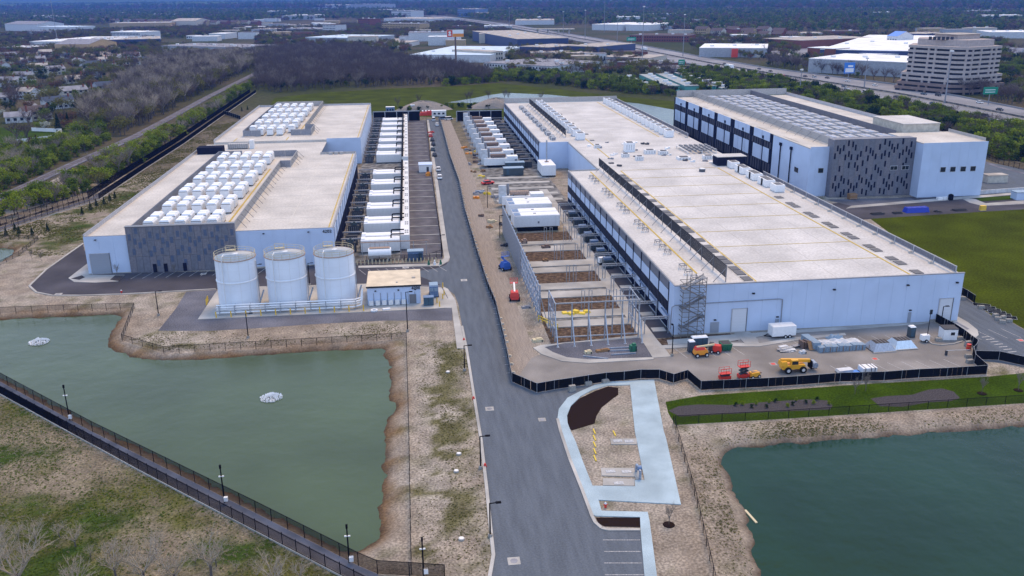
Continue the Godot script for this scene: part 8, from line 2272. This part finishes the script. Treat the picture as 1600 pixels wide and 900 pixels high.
	# hills on the skyline
	for h in 3:
		b = MB.new()
		var dz: float = [-6200.0, -8000.0, -10500.0][h]
		var n := 60
		for i in n:
			var p := []
			for q in [i, i + 1]:
				var x: float = -9000.0 + 20000.0 * q / n
				var y: float = [34.0, 62.0, 120.0][h] * (0.75 + 0.5 * noise_a.get_noise_2d(x * 0.02, h * 60.0))
				p.append([V3(x, -1, dz + 500), V3(x, y, dz), V3(x, -1, dz - 900)])
			b.out_quad(p[0][0], p[1][0], p[1][1], p[0][1], V3(p[0][0].x, -900, dz))
			b.out_quad(p[0][1], p[1][1], p[1][2], p[0][2], V3(p[0][0].x, -900, dz))
		setting("hills", b, "leaf_far")

func office_tower() -> void:
	var t := thing("office_tower", "stepped pink-grey office tower with dark window bands by the freeway", "building", V3(365, 0, -573))
	var plan := func(g: float) -> Array:
		return [338.0 - g * 1.6, -585.0 + g * 0.4, 352.5 - g, -552.0 + g, 360.0, -548.5 + g, 367.0 + g * 0.4, -551.5 + g, 389.0 + g, -560.0 + g * 0.6, 381.0 + g, -598.0, 352.0 - g, -604.0]
	for i in 10:
		var g: float = 5.0 if i == 0 else (4.0 if i == 1 else (2.2 if i < 4 else 0.0))
		var y := i * 2.95
		var b := MB.new()
		b.slab(plan.call(g - 0.7), y, y + 1.35)
		wpart("window_band", b, "glass_dark", t)
		b = MB.new()
		b.slab(plan.call(g), y + 1.35, y + 2.95)
		wpart("spandrel", b, "tower_base" if i < 2 else "tower_stone", t)
		var p: Array = plan.call(g - 0.35)
		for s in [[0, 2, 4], [2, 4, 1], [4, 6, 1], [6, 8, 3]]:
			for k in s[2]:
				var a := V3(p[s[0]], y, p[s[0] + 1])
				var e := V3(p[s[1]], y, p[s[1] + 1])
				var c := a.lerp(e, (k + 0.5 + 0.25 * sin(k * 2.1 + s[0])) / s[2])
				var dirv := (e - a).normalized()
				b = MB.new()
				b.beam(c - dirv * 0.7 + V3(0, 0.675, 0), c + dirv * 0.7 + V3(0, 0.675, 0), 0.8, 1.35)
				wpart("pier", b, "tower_base" if i < 2 else "tower_stone", t)
	var b := MB.new(); b.slab(plan.call(-4.5), 29.5, 33.6); wpart("penthouse", b, "tower_stone", t)
	b = MB.new(); b.slab([360.0, -565.0, 380.0, -572.0, 376.0, -590.0, 356.0, -585.0], 33.6, 36.4); wpart("plant_room", b, "tower_stone", t)
	b = MB.new(); b.slab([359.0, -564.0, 381.0, -571.5, 377.0, -591.0, 355.0, -586.0], 36.4, 36.8); wpart("plant_roof", b, "roof_tan", t)
	b = MB.new()
	for k in 6: b.rod(V3(345.0 + k * 2.2, 33.2, -572.0 + k * 1.4), V3(345.0 + k * 2.2, 35.4, -572.0 + k * 1.4), 1.0, 1.0, 8)
	wpart("roof_drum", b, "gear_dark", t)
	b = MB.new(); b.span(V3(349.2, 8.2, -557.6), V3(351.0, 10.0, -553.0)); wpart("banner", b, "sign_white", t)

# ---------------------------------------------------------------- trees
var protos := {}

func limb(b: MB, a: Vector3, d: Vector3, l: float, r: float, depth: int, ends: Array, spread: float, kids: Array) -> void:
	var e := a + d * l
	b.rod(a, e, r, r * 0.55, 5 if depth == 0 else 3, false)
	if depth >= kids.size():
		ends.append([e, d])
		return
	var n: int = kids[depth]
	for i in n:
		var t := rng.randf_range(0.35, 1.0)
		var ax := V3(rng.randf_range(-1, 1), rng.randf_range(-0.35, 0.5), rng.randf_range(-1, 1)).normalized()
		var nd := (d * (1.0 - spread * 0.45) + ax * spread + V3(0, 0.22, 0)).normalized()
		limb(b, a.lerp(e, t), nd, l * rng.randf_range(0.42, 0.66), r * 0.5, depth + 1, ends, spread, kids)
	limb(b, e, (d + V3(rng.randf_range(-0.3, 0.3), 0.1, rng.randf_range(-0.3, 0.3))).normalized(), l * 0.6, r * 0.55, depth + 1, ends, spread, kids)

func leaf_quad(b: MB, p: Vector3, s: float) -> void:
	var u := V3(rng.randf_range(-1, 1), rng.randf_range(-1, 1), rng.randf_range(-1, 1)).normalized()
	var w := u.cross(V3(rng.randf_range(-1, 1), rng.randf_range(-1, 1), rng.randf_range(-1, 1))).normalized()
	b.quad(p - u * s - w * s * 0.6, p + u * s * 0.3 - w * s, p + u * s + w * s * 0.6, p - u * s * 0.3 + w * s)

func tree_proto(key: String, kind: String, m: String, sd: int) -> void:   # about ten metres tall
	rng.seed = sd
	var tb := MB.new()
	var cb := MB.new()
	var ends := []
	if kind == "bare":
		var top := V3(rng.randf_range(-0.3, 0.3), 3.2, rng.randf_range(-0.3, 0.3))
		tb.rod(V3(0, -0.3, 0), top, 0.24, 0.16, 6, false)
		for i in 6:
			var a := TAU * i / 6.0 + rng.randf() * 0.8
			limb(cb, top - V3(0, rng.randf() * 1.4, 0), V3(cos(a) * 0.7, 1.1, sin(a) * 0.7).normalized(), rng.randf_range(2.6, 3.8), 0.13, 0, ends, 0.75, [4, 4, 3])
	elif kind == "leafy":
		tb.rod(V3(0, -0.3, 0), V3(0, 4.0, 0), 0.22, 0.15, 6, false)
		for i in 6:
			var a := TAU * i / 6.0 + rng.randf()
			limb(tb, V3(0, rng.randf_range(1.8, 4.0), 0), V3(cos(a), 1.0, sin(a)).normalized(), rng.randf_range(2.2, 3.4), 0.11, 0, ends, 0.8, [3, 2])
		for e in ends:
			for i in 11:
				leaf_quad(cb, e[0] + V3(rng.randfn(), rng.randfn() * 0.8, rng.randfn()) * 0.55, rng.randf_range(0.14, 0.3))
	elif kind == "bush":
		for i in 5:
			var a := TAU * i / 5.0
			tb.rod(V3(0, -0.2, 0), V3(cos(a) * 1.2, 2.4, sin(a) * 1.2), 0.09, 0.04, 4, false)
		for c in 16:
			var a := rng.randf() * TAU
			var q := V3(cos(a) * rng.randf_range(0.2, 2.4), rng.randf_range(0.6, 4.2), sin(a) * rng.randf_range(0.2, 2.4))
			if q.y > 2.6: q *= V3(0.7, 1, 0.7)
			for i in 60: leaf_quad(cb, q + V3(rng.randfn(), rng.randfn() * 0.8, rng.randfn()) * 0.42, rng.randf_range(0.12, 0.26))
	elif kind == "conifer":
		tb.rod(V3(0, -0.2, 0), V3(0, 9.4, 0), 0.2, 0.04, 6, false)
		for i in 900:
			var t := rng.randf()
			var r := (1.0 - t) * 2.6 * (0.55 + 0.45 * absf(sin(t * 34.0))) * sqrt(rng.randf_range(0.3, 1.0))
			var a := rng.randf() * TAU
			leaf_quad(cb, V3(cos(a) * r, 0.7 + t * 9.2, sin(a) * r), rng.randf_range(0.16, 0.3))
	else:   # far crown
		tb.rod(V3(0, -0.3, 0), V3(0, 5.0, 0), 0.3, 0.15, 4, false)
		for c in 9:
			var q := V3(rng.randfn() * 1.6, rng.randf_range(3.0, 8.4), rng.randfn() * 1.6)
			for i in 22: leaf_quad(cb, q + V3(rng.randfn(), rng.randfn() * 0.8, rng.randfn()) * 0.8, rng.randf_range(0.35, 0.7))
	var tm := tb.mesh(M["bark"])
	var cm := cb.mesh(M[m])
	var both := tb.mesh(M["bark"])
	var a2 := []
	a2.resize(Mesh.ARRAY_MAX)
	a2[Mesh.ARRAY_VERTEX] = cb.v
	a2[Mesh.ARRAY_NORMAL] = cb.n
	both.add_surface_from_arrays(Mesh.PRIMITIVE_TRIANGLES, a2)
	both.surface_set_material(1, M[m])
	protos[key] = [tm, cm, both]

func plant_tree(key: String, called: String, label: String, category: String, at: Vector3, s: float, yaw: float, g: String, wide := 1.0) -> void:
	var t := thing(called, label, category, at, yaw, g)
	t.scale = V3(s * wide, s, s * wide)
	shape("trunk", protos[key][0], t)
	shape("crown", protos[key][1], t)

func scatter(f: Array, step: float, sd: int, keep := 1.0) -> Array:
	var p := pv(f)
	var r := Rect2(p[0], Vector2.ZERO)
	for q in p: r = r.expand(q)
	rng.seed = sd
	var out := []
	var x := r.position.x
	while x < r.end.x:
		var z := r.position.y
		while z < r.end.y:
			var q := Vector2(x + rng.randf_range(-0.5, 0.5) * step, z + rng.randf_range(-0.5, 0.5) * step)
			if rng.randf() < keep and Geometry2D.is_point_in_polygon(q, p): out.append(V3(q.x, 0, q.y))
			z += step
		x += step
	out.sort_custom(func(a, b): return a.length_squared() < b.length_squared())
	return out

var bulk := {}

func wood(where: String, f: Array, step: float, sd: int, mix: Array, own: int, keep := 1.0) -> void:
	# mix: [key, share, called, words, smallest, largest]
	var spots := scatter(f, step, sd, keep)
	var i := 0
	var seen := {}
	for q in spots:
		var fr := 0.5 if own > 0 else 0.12
		var n := noise_a.get_noise_2d(q.x * fr + sd, q.z * fr) * 0.9
		var pick := clampf(rng.randf() * 0.75 + 0.125 + n * 0.35, 0.0, 0.999)
		var m: Array = mix[-1]
		for k in mix:
			pick -= k[1]
			if pick < 0.0:
				m = k
				break
		var s := rng.randf_range(m[4], m[5])
		var yaw := rng.randf() * TAU
		if i < own:
			seen[m[3]] = seen.get(m[3], 0) + 1
			plant_tree(m[0], m[2], "%s %s, %s nearest" % [m[3], where, nth(seen[m[3]] - 1)], "shrub" if "shrub" in m[2] else "tree", q, s, yaw, "%s %s" % [m[3], where], rng.randf_range(0.9, 1.2))
		else:
			var key: String = m[0]
			if not (key in bulk): bulk[key] = []
			bulk[key].append(Transform3D(Basis(Vector3.UP, yaw).scaled(V3(s, s * rng.randf_range(0.85, 1.1), s)), q))
		i += 1

func build_woods() -> void:
	for i in 3:
		tree_proto("bare_grey%d" % i, "bare", "twig_grey", 100 + i)
		tree_proto("bare_pale%d" % i, "bare", "twig_pale", 110 + i)
		tree_proto("bare_purple%d" % i, "bare", "twig_purple", 120 + i)
	for i in 2:
		tree_proto("green%d" % i, "leafy", "leaf_green", 130 + i)
		tree_proto("lime%d" % i, "leafy", "leaf_lime", 140 + i)
		tree_proto("olive%d" % i, "leafy", "leaf_olive", 150 + i)
		tree_proto("bush_green%d" % i, "bush", "leaf_green", 160 + i)
		tree_proto("bush_lime%d" % i, "bush", "leaf_lime", 170 + i)
		tree_proto("far%d" % i, "far", "leaf_far", 180 + i)
		tree_proto("farb%d" % i, "far", "leaf_far_brown", 190 + i)
		tree_proto("farl%d" % i, "far", "leaf_far_light", 194 + i)
	tree_proto("fard", "far", "leaf_far_dark", 198)
	tree_proto("rust", "leafy", "leaf_rust", 200)
	tree_proto("maroon", "bush", "leaf_maroon", 201)
	tree_proto("dark", "leafy", "leaf_dark", 202)
	tree_proto("bush_dark", "bush", "leaf_dark", 203)
	tree_proto("blossom", "leafy", "leaf_blossom", 204)
	tree_proto("conifer", "conifer", "leaf_dark", 205)
	var bare := [["bare_grey0", 0.14, "bare_tree", "bare grey tree", 1.1, 1.7], ["bare_purple0", 0.16, "bare_tree", "bare dark purple tree", 1.0, 1.6], ["bare_pale1", 0.10, "bare_tree", "bare pale tree", 1.1, 1.8], ["bare_grey1", 0.14, "bare_tree", "bare grey tree", 1.0, 1.6], ["olive0", 0.18, "budding_tree", "olive budding tree", 0.8, 1.3], ["bare_purple1", 0.12, "bare_tree", "bare dark purple tree", 1.0, 1.5], ["bare_pale2", 0.08, "bare_tree", "bare pale tree", 1.1, 1.6], ["green0", 0.10, "leafing_tree", "green leafing tree", 0.7, 1.1], ["bare_grey2", 0.04, "bare_tree", "bare grey tree", 1.0, 1.5]]
	var thicket := [["bush_lime0", 0.18, "leafy_shrub", "yellow-green shrub", 0.6, 1.3], ["bare_grey0", 0.10, "bare_tree", "bare grey tree", 0.6, 1.0], ["bush_green0", 0.24, "leafy_shrub", "green shrub", 0.6, 1.4], ["lime1", 0.15, "leafing_tree", "lime leafing tree", 0.6, 1.0], ["bush_green1", 0.12, "leafy_shrub", "green shrub", 0.6, 1.2], ["bare_pale0", 0.10, "bare_tree", "bare pale tree", 0.6, 1.0], ["olive1", 0.08, "budding_tree", "olive budding tree", 0.5, 0.9], ["bush_lime1", 0.05, "leafy_shrub", "yellow-green shrub", 0.6, 1.2]]
	var dark_w := [["bare_purple0", 0.22, "bare_tree", "bare dark purple tree", 0.9, 1.5], ["bare_purple1", 0.22, "bare_tree", "bare dark purple tree", 0.9, 1.4], ["bare_grey1", 0.12, "bare_tree", "bare grey tree", 0.9, 1.4], ["bare_purple2", 0.16, "bare_tree", "bare dark purple tree", 0.9, 1.4], ["dark", 0.14, "evergreen_tree", "dark evergreen tree", 0.5, 0.9], ["bush_green0", 0.14, "leafy_shrub", "green shrub", 0.7, 1.3]]
	var roadside := [["bush_green0", 0.26, "leafy_shrub", "green shrub", 0.8, 1.6], ["bush_lime1", 0.14, "leafy_shrub", "yellow-green shrub", 0.8, 1.5], ["green0", 0.2, "leafing_tree", "green leafing tree", 0.5, 0.9], ["bare_purple2", 0.14, "bare_tree", "bare dark purple tree", 0.5, 0.9], ["bush_dark", 0.16, "leafy_shrub", "dark green shrub", 0.8, 1.6], ["bush_green1", 0.1, "leafy_shrub", "green shrub", 0.8, 1.5]]
	var town := [["green0", 0.16, "leafing_tree", "green leafing tree", 0.7, 1.2], ["olive0", 0.2, "budding_tree", "olive budding tree", 0.7, 1.2], ["bare_purple1", 0.2, "bare_tree", "bare dark purple tree", 0.8, 1.3], ["dark", 0.1, "evergreen_tree", "dark evergreen tree", 0.6, 1.1], ["rust", 0.12, "budding_tree", "rust brown budding tree", 0.7, 1.1], ["blossom", 0.08, "blossom_tree", "white blossom tree", 0.5, 0.8], ["bush_green1", 0.14, "leafy_shrub", "green shrub", 0.8, 1.4]]
	wood("in the thicket between the boundary fence and the railway", [-130.01, -261.92, -127.17, -280.52, -118.48, -304.91, -111.28, -323.27, -112.67, -385.48, -112.61, -455.9, -113.46, -553.9, -116.59, -694.7, -120.98, -747.9, -119.88, -581.2, -119.63, -479.4, -119.89, -421.8, -125.08, -350.04, -128.3, -310.35, -134.98, -273.0], 4.2, 11, thicket, 110)
	wood("in the shrubs left of the railway", [-147.48, -300.92, -143.41, -342.0, -143.06, -389.01, -141.96, -440.6, -164.43, -487.5, -166.11, -454.8, -161.46, -428.9, -172.19, -416.5, -194.27, -405.4], 4.4, 12, thicket, 90)
	wood("in the wood between the railway and the houses", [-141.33, -452.6, -142.72, -541.3, -144.71, -654.9, -144.35, -855.3, -161.07, -1055.7, -182.39, -1039.7, -257.2, -1008.0, -235.42, -821.3, -203.18, -650.0, -191.62, -550.5, -171.27, -488.7, -157.24, -474.7], 5.4, 13, bare, 90)
	wood("in the wood behind the farther left hall", [-112.54, -675.0, -91.03, -644.0, -64.66, -665.1, -18.87, -679.1, 58.67, -687.7, 69.66, -741.0, 36.73, -850.5, 1.17, -899.4, -61.13, -1150.6, -125.65, -1168.3, -178.84, -1106.2, -133.95, -818.2], 6.0, 14, dark_w, 60)
	wood("in the hedge behind the far pond", [23.75, -670.1, 74.8, -700.1, 109.0, -661.9, 139.82, -605.5, 169.37, -567.6, 178.71, -593.4, 161.01, -655.8, 133.36, -715.2, 102.87, -758.2, 31.57, -737.6], 5.0, 15, roadside, 60)
	wood("in the shrubs between the freeway and the tall hall", [230.0, -755.4, 261.55, -748.2, 272.55, -662.7, 278.98, -568.9, 283.92, -496.7, 289.28, -441.7, 293.68, -396.62, 293.67, -354.31, 246.74, -294.87, 237.35, -317.24, 232.73, -332.37, 249.07, -388.1, 232.22, -471.0, 213.49, -558.7, 193.77, -611.6, 210.51, -687.0], 5.0, 16, roadside, 140, 0.92)
	wood("in the belt beyond the freeway", [323.91, -790.2, 340.93, -698.6, 354.69, -624.5, 352.71, -542.2, 351.15, -477.6, 351.61, -427.7, 377.63, -460.6, 375.59, -512.0, 368.37, -567.0, 358.08, -604.6, 355.66, -644.7, 351.68, -721.1, 341.42, -833.6], 6.0, 17, dark_w, 36, 0.8)
	wood("among the houses of the left suburb", [-198.22, -414.2, -172.01, -430.7, -173.92, -477.7, -190.88, -559.3, -207.34, -694.6, -240.5, -915.9, -240.94, -1054.6, -256.9, -1126.8, -360.91, -1130.3, -490.2, -1164.0, -516.5, -1124.8], 10.0, 18, town, 70, 0.5)
	wood("between the works and plazas at upper left", [-569.5, -1209.4, -353.14, -1105.2, -270.57, -1062.1, -182.39, -1039.7, -186.98, -1158.4, -316.78, -1249.3, -403.8, -1521.4, -257.74, -1612.3, -331.43, -2085.0, -607.8, -1965.5, -644.1, -1851.4, -739.8, -1771.5, -789.5, -1687.5], 9.0, 19, town, 30, 0.75)
	wood("among the town blocks behind the wood", [-178.84, -1106.2, -128.6, -1196.9, 1.9, -1058.4, 2.37, -1160.4, -33.54, -1329.7, 3.83, -1479.4, 135.71, -1353.3, 185.54, -1620.3, 102.03, -2281.5, -107.18, -2080.0, -295.2, -1852.6], 9.0, 20, town, 40, 0.75)
	wood("between the warehouses and the freeway", [67.54, -729.7, 115.33, -768.3, 160.87, -697.8, 204.71, -688.3, 230.0, -755.4, 227.93, -878.7, 213.18, -1025.7, 204.45, -1191.8, 154.2, -1347.5, 103.57, -966.8, 96.37, -844.1], 8.0, 21, town, 40, 0.7)
	wood("round the mall and the office tower", [324.45, -1019.7, 341.42, -833.6, 356.77, -782.4, 405.9, -678.1, 469.2, -786.3, 376.96, -842.0, 510.7, -1165.9, 698.1, -1178.0, 752.7, -1093.1, 576.7, -760.3, 381.56, -497.2, 397.68, -569.5, 718.2, -1042.1, 756.3, -1277.5, 414.3, -1305.4], 9.5, 22, town, 50, 0.7)
	wood("by the lawn right of the office tower", [610.2, -887.1, 642.1, -848.6, 404.4, -528.0, 384.5, -524.6, 406.4, -585.2], 9.0, 23, [["green0", 0.4, "leafing_tree", "green leafing tree", 0.8, 1.2], ["dark", 0.3, "evergreen_tree", "dark evergreen tree", 0.7, 1.0], ["bush_lime0", 0.3, "leafy_shrub", "yellow-green shrub", 0.9, 1.4]], 30, 0.8)
	for key in bulk:
		mass(key, bulk[key], "woodland", "mass of trees too many to count in the woods round the site")
	bulk = {}
	# the country beyond, to the skyline
	var farm := [["fard", 0.14, "", "", 1.0, 1.7], ["far0", 0.18, "", "", 1.0, 1.7], ["farb0", 0.2, "", "", 1.1, 1.6], ["far1", 0.14, "", "", 1.1, 1.7], ["farl0", 0.12, "", "", 1.0, 1.6], ["farb1", 0.14, "", "", 1.1, 1.6], ["farl1", 0.08, "", "", 1.0, 1.5]]
	wood("", [-1339.8, -1862.3, -891.6, -2140.9, -751.2, -2436.6, -396.48, -2502.4, -134.63, -2634.2, -203.27, -4019.6, -2210.1, -5349.5, -3912.7, -5488.0], 19.0, 31, farm, 0, 0.75)
	wood("", [-122.08, -2380.8, 133.63, -2973.9, 242.66, -2117.6, 410.9, -1795.1, 465.7, -1468.9, 618.9, -1416.1, 850.6, -1438.9, 938.9, -1305.8, 1014.6, -1045.9, 1923.6, -1999.3, 1533.7, -2753.6, -211.64, -4188.6], 17.0, 32, farm, 0, 0.8)
	wood("", [-4475.2, -5810.1, -1114.5, -5006.2, 184.33, -4085.0, 1580.3, -2837.7, 2235.9, -1829.3, 3167.0, -2599.0, 2269.2, -4081.7, -161.38, -6997.6, -12386.4, -16126.3], 46.0, 33, [["far0", 0.3, "", "", 2.4, 3.4], ["farb0", 0.26, "", "", 2.4, 3.2], ["far1", 0.24, "", "", 2.4, 3.4], ["farb1", 0.2, "", "", 2.4, 3.2]], 0, 0.8)
	for key in bulk:
		mass(key, bulk[key], "far_forest", "far forest stretching to the skyline")
	# single trees
	var singles := [["conifer", "evergreen_tree", "dark green conifer beside the white garden fence", V3(-179.1, 0, -476.4), 0.95], ["conifer", "evergreen_tree", "second dark green conifer at the wood edge by the houses", V3(-176.25, 0, -482.6), 0.9], ["maroon", "ornamental_tree", "maroon leaved tree in front of the white garden fence", V3(-172.06, 0, -427.1), 1.1], ["lime0", "leafing_tree", "golden green tree beside the brown-roofed house", V3(-190.01, 0, -480.5), 0.75], ["olive1", "budding_tree", "broad olive tree in the middle of the suburb", V3(-229.05, 0, -598.9), 1.25], ["olive0", "budding_tree", "second broad olive tree beside the olive one", V3(-229.51, 0, -616.7), 1.15], ["dark", "evergreen_tree", "dark round evergreen between the suburb roofs", V3(-310.59, 0, -812.8), 1.1]]
	for q in singles: plant_tree(q[0], q[1], q[2], "tree", q[3], q[4], 0.7, "")
	var scrubs := [[V3(-46.38, 0, -90.68), 0.93, "pale bare tree at the lower left corner"], [V3(-36.87, 0, -92.41), 0.54, "bare sapling right of the lower left tree"], [V3(-33.3, 0, -90.76), 0.63, "bare sapling in the middle of the foreground scrub"], [V3(-25.75, 0, -90.99), 0.69, "bare many-stemmed sapling at the right of the foreground scrub"], [V3(-29.5, 0, -89.92), 0.60, "bare sapling before the many-stemmed one"], [V3(-51.94, 0, -97.43), 0.63, "bare sapling cut by the left edge"], [V3(-40.71, 0, -90.53), 0.51, "short bare sapling at the bottom edge"], [V3(-17.93, 0, -87.64), 0.57, "bare sapling below the picket fence"]]
	for i in scrubs.size(): plant_tree("bare_pale%d" % (i % 3), "bare_sapling", scrubs[i][2], "tree", scrubs[i][0], scrubs[i][1], i * 1.3, "foreground saplings", 1.2)
	for i in 16:
		var q := V3(-54.46, 0, -101.72).lerp(V3(-15.13, 0, -88.45), i / 15.0) + V3(0, 0, -rng.randf() * 7.0 * (1.0 - i / 18.0))
		plant_tree("bare_pale%d" % (i % 3), "bare_sapling", "small bare sapling in the lower left scrub, %s from the left" % nth(i), "tree", q, rng.randf_range(0.14, 0.36), i * 2.1, "small foreground saplings", 1.3)
	var cons := [V3(-117.39, 0, -260.96), V3(-117.14, 0, -266.54), V3(-114.38, 0, -262.45), V3(-109.96, 0, -260.35), V3(-107.17, 0, -264.3), V3(-104.15, 0, -284.53), V3(-103.88, 0, -291.49), V3(-103.67, 0, -296.47), V3(-102.05, 0, -299.02), V3(-101.8, 0, -304.26), V3(-101.15, 0, -307.61), V3(-99.56, 0, -545.1), V3(-97.16, 0, -550.8)]
	for i in cons.size(): plant_tree("conifer", "young_conifer", "small dark conifer on the left slope, %s from the left" % nth(i), "tree", cons[i], 0.27, i * 0.9, "young conifers on the left slope", 1.1)
	var young := [[V3(30.62, 0, -95.01), 0.38, "thin young tree in a mulch ring beside the pale walk"], [V3(75.07, 0, -129.6), 0.42, "thin young tree on the green strip, left one"], [V3(72.75, 0, -128.63), 0.36, "thin young tree on the green strip near the mulch bed"], [V3(100.84, 0, -126.39), 0.42, "thin young tree on the green strip at the right edge"], [V3(93.97, 0, -126.03), 0.38, "thin young tree in a mulch ring on the green strip"], [V3(-73.68, 0, -216.98), 0.36, "thin young tree in the planter by the left roller door"], [V3(-59.85, 0, -216.57), 0.3, "thin young tree before the patterned front"], [V3(-100.43, 0, -234.82), 0.34, "thin bare sapling on the soil left of the loop drive"], [V3(-97.2, 0, -232.58), 0.32, "second thin bare sapling left of the loop drive"]]
	for i in young.size():
		plant_tree("bare_grey%d" % (i % 3), "young_tree", young[i][2], "tree", young[i][0], young[i][1], i * 1.1, "thin young trees", 0.6)
	for q in [V3(30.62, 0, -95.01), V3(93.97, 0, -126.03), V3(100.84, 0, -126.39)]:
		var b := MB.new(); b.rod(q + V3(0, -0.1, 0), q + V3(0, 0.09, 0), 0.9, 0.7, 12); setting("mulch_ring", b, "mulch")
	for i in 14:
		var q := V3(51.2, 0, -126.83).lerp(V3(66.51, 0, -125.99), i / 13.0) + V3(0, 0.02, rng.randf_range(-1.4, 1.0))
		plant_tree("bush_lime0" if i % 2 else "bush_dark", "low_shrub", "low round shrub, %s from the left in the left grey mulch bed" % nth(i), "shrub", q, 0.15, i, "shrubs in the left mulch bed")
	var bt := [V3(38.29, 0, -571.4), V3(49.9, 0, -572.7), V3(60.39, 0, -574.3), V3(62.44, 0, -570.3), V3(35.8, 0, -564.8), V3(5.46, 0, -553.7), V3(81.45, 0, -555.9), V3(-7.36, 0, -540)]
	for i in bt.size(): plant_tree("bare_purple%d" % (i % 3), "bare_tree", "bare tree by the far pond, %s from the left" % nth([3, 4, 5, 6, 2, 1, 7, 0][i]), "tree", bt[i], 0.8, i, "bare trees by the far pond", 0.7)
	var sh := [-8.07, -533.9, 22.88, -547.0, 57.9, -543.5, 58.08, -527.5, 22.16, -531.2, -0.58, -520.5]
	var hp := scatter(sh, 5.0, 77)
	for i in hp.size(): plant_tree("bush_dark" if i % 3 else "bush_green0", "leafy_shrub", "dark shrub in the hedge before the far pond, %s nearest" % nth(i), "shrub", hp[i], 0.6, i, "hedge before the far pond")
	# tufts of grass and weeds
	tufts("weeds", verge, 1500, "leaf_olive", 41, 0.05, 0.16, "weeds dotting the verge beside the road")
	tufts("grass_tufts", meadow, 14000, "leaf_straw", 42, 0.06, 0.20, "rough straw-coloured grass in the lower left corner")
	tufts("grass_tufts", meadow, 16000, "leaf_green", 43, 0.06, 0.18, "green grass tufts in the lower left corner")
	tufts("weeds", scrub, 9000, "leaf_olive", 44, 0.08, 0.3, "weeds on the slope left of the halls")
	tufts("weeds", [40.5, -120.29, 43.41, -113.69, 39.89, -98.33, 37.68, -83.52, 33.41, -83.46, 36.74, -103.6], 900, "leaf_olive", 45, 0.05, 0.15, "weeds on the bank left of the teal pond")
	tufts("weeds", [-52.79, -174.83, -4.82, -173.34, -3.48, -165.87, -32.14, -165.03, -49.04, -164.71, -58.28, -172.04], 1500, "leaf_olive", 46, 0.05, 0.16, "weeds on the bank before the storage tanks")
	tufts("weeds", [-0.99, -160.75, 5.21, -159.89, 4.93, -87.69, -1.8, -89.77], 1500, "leaf_olive", 47, 0.04, 0.13, "weeds on the soil between pond and road")
	tufts("weeds", [40.63, -120.7, 97.64, -120.38, 94.07, -115.36, 43.41, -113.69], 1800, "leaf_olive", 48, 0.05, 0.15, "weeds on the bank above the teal pond")

func mass(key: String, xf: Array, called: String, label: String) -> void:
	var mm := MultiMesh.new()
	mm.transform_format = MultiMesh.TRANSFORM_3D
	mm.mesh = protos[key][2]
	mm.instance_count = xf.size()
	for i in xf.size(): mm.set_instance_transform(i, xf[i])
	var o := MultiMeshInstance3D.new()
	o.name = numbered(called)
	o.multimesh = mm
	add_child(o)
	tag(o, label, "forest", "", "stuff")

func tufts(called: String, f: Array, n: int, m: String, sd: int, lo: float, hi: float, label: String) -> void:
	rng.seed = sd
	var b := MB.new()
	for i in 9:
		var a := rng.randf() * TAU
		var w := V3(cos(a), 0, sin(a))
		var p := V3(rng.randf_range(-0.6, 0.6), 0, rng.randf_range(-0.6, 0.6))
		b.tri(p - w * 0.28, p + w * 0.28, p + V3(rng.randf_range(-0.5, 0.5), rng.randf_range(0.7, 1.2), rng.randf_range(-0.5, 0.5)))
	var p := pv(f)
	var clear := [pv(pond_left), pv(pond_right)]
	var r := Rect2(p[0], Vector2.ZERO)
	for q in p: r = r.expand(q)
	r = r.intersection(Rect2(-135, -500, 310, 438))
	var xf := []
	var tries := 0
	while xf.size() < n and tries < n * 12:
		tries += 1
		var q := Vector2(rng.randf_range(r.position.x, r.end.x), rng.randf_range(r.position.y, r.end.y))
		if noise_a.get_noise_2d(q.x, q.y + sd * 31.0) * 1.2 + 0.45 < rng.randf(): continue
		if not Geometry2D.is_point_in_polygon(q, p): continue
		if Geometry2D.is_point_in_polygon(q, clear[0]) or Geometry2D.is_point_in_polygon(q, clear[1]): continue
		var s := rng.randf_range(lo, hi)
		xf.append(Transform3D(Basis(Vector3.UP, rng.randf() * TAU).scaled(V3(s * 1.4, s, s * 1.4)), V3(q.x, -0.02, q.y)))
	var mm := MultiMesh.new()
	mm.transform_format = MultiMesh.TRANSFORM_3D
	mm.mesh = b.mesh(M[m])
	mm.instance_count = xf.size()
	for i in xf.size(): mm.set_instance_transform(i, xf[i])
	var o := MultiMeshInstance3D.new()
	o.name = numbered(called)
	o.multimesh = mm
	add_child(o)
	tag(o, label, "grass", "", "stuff")
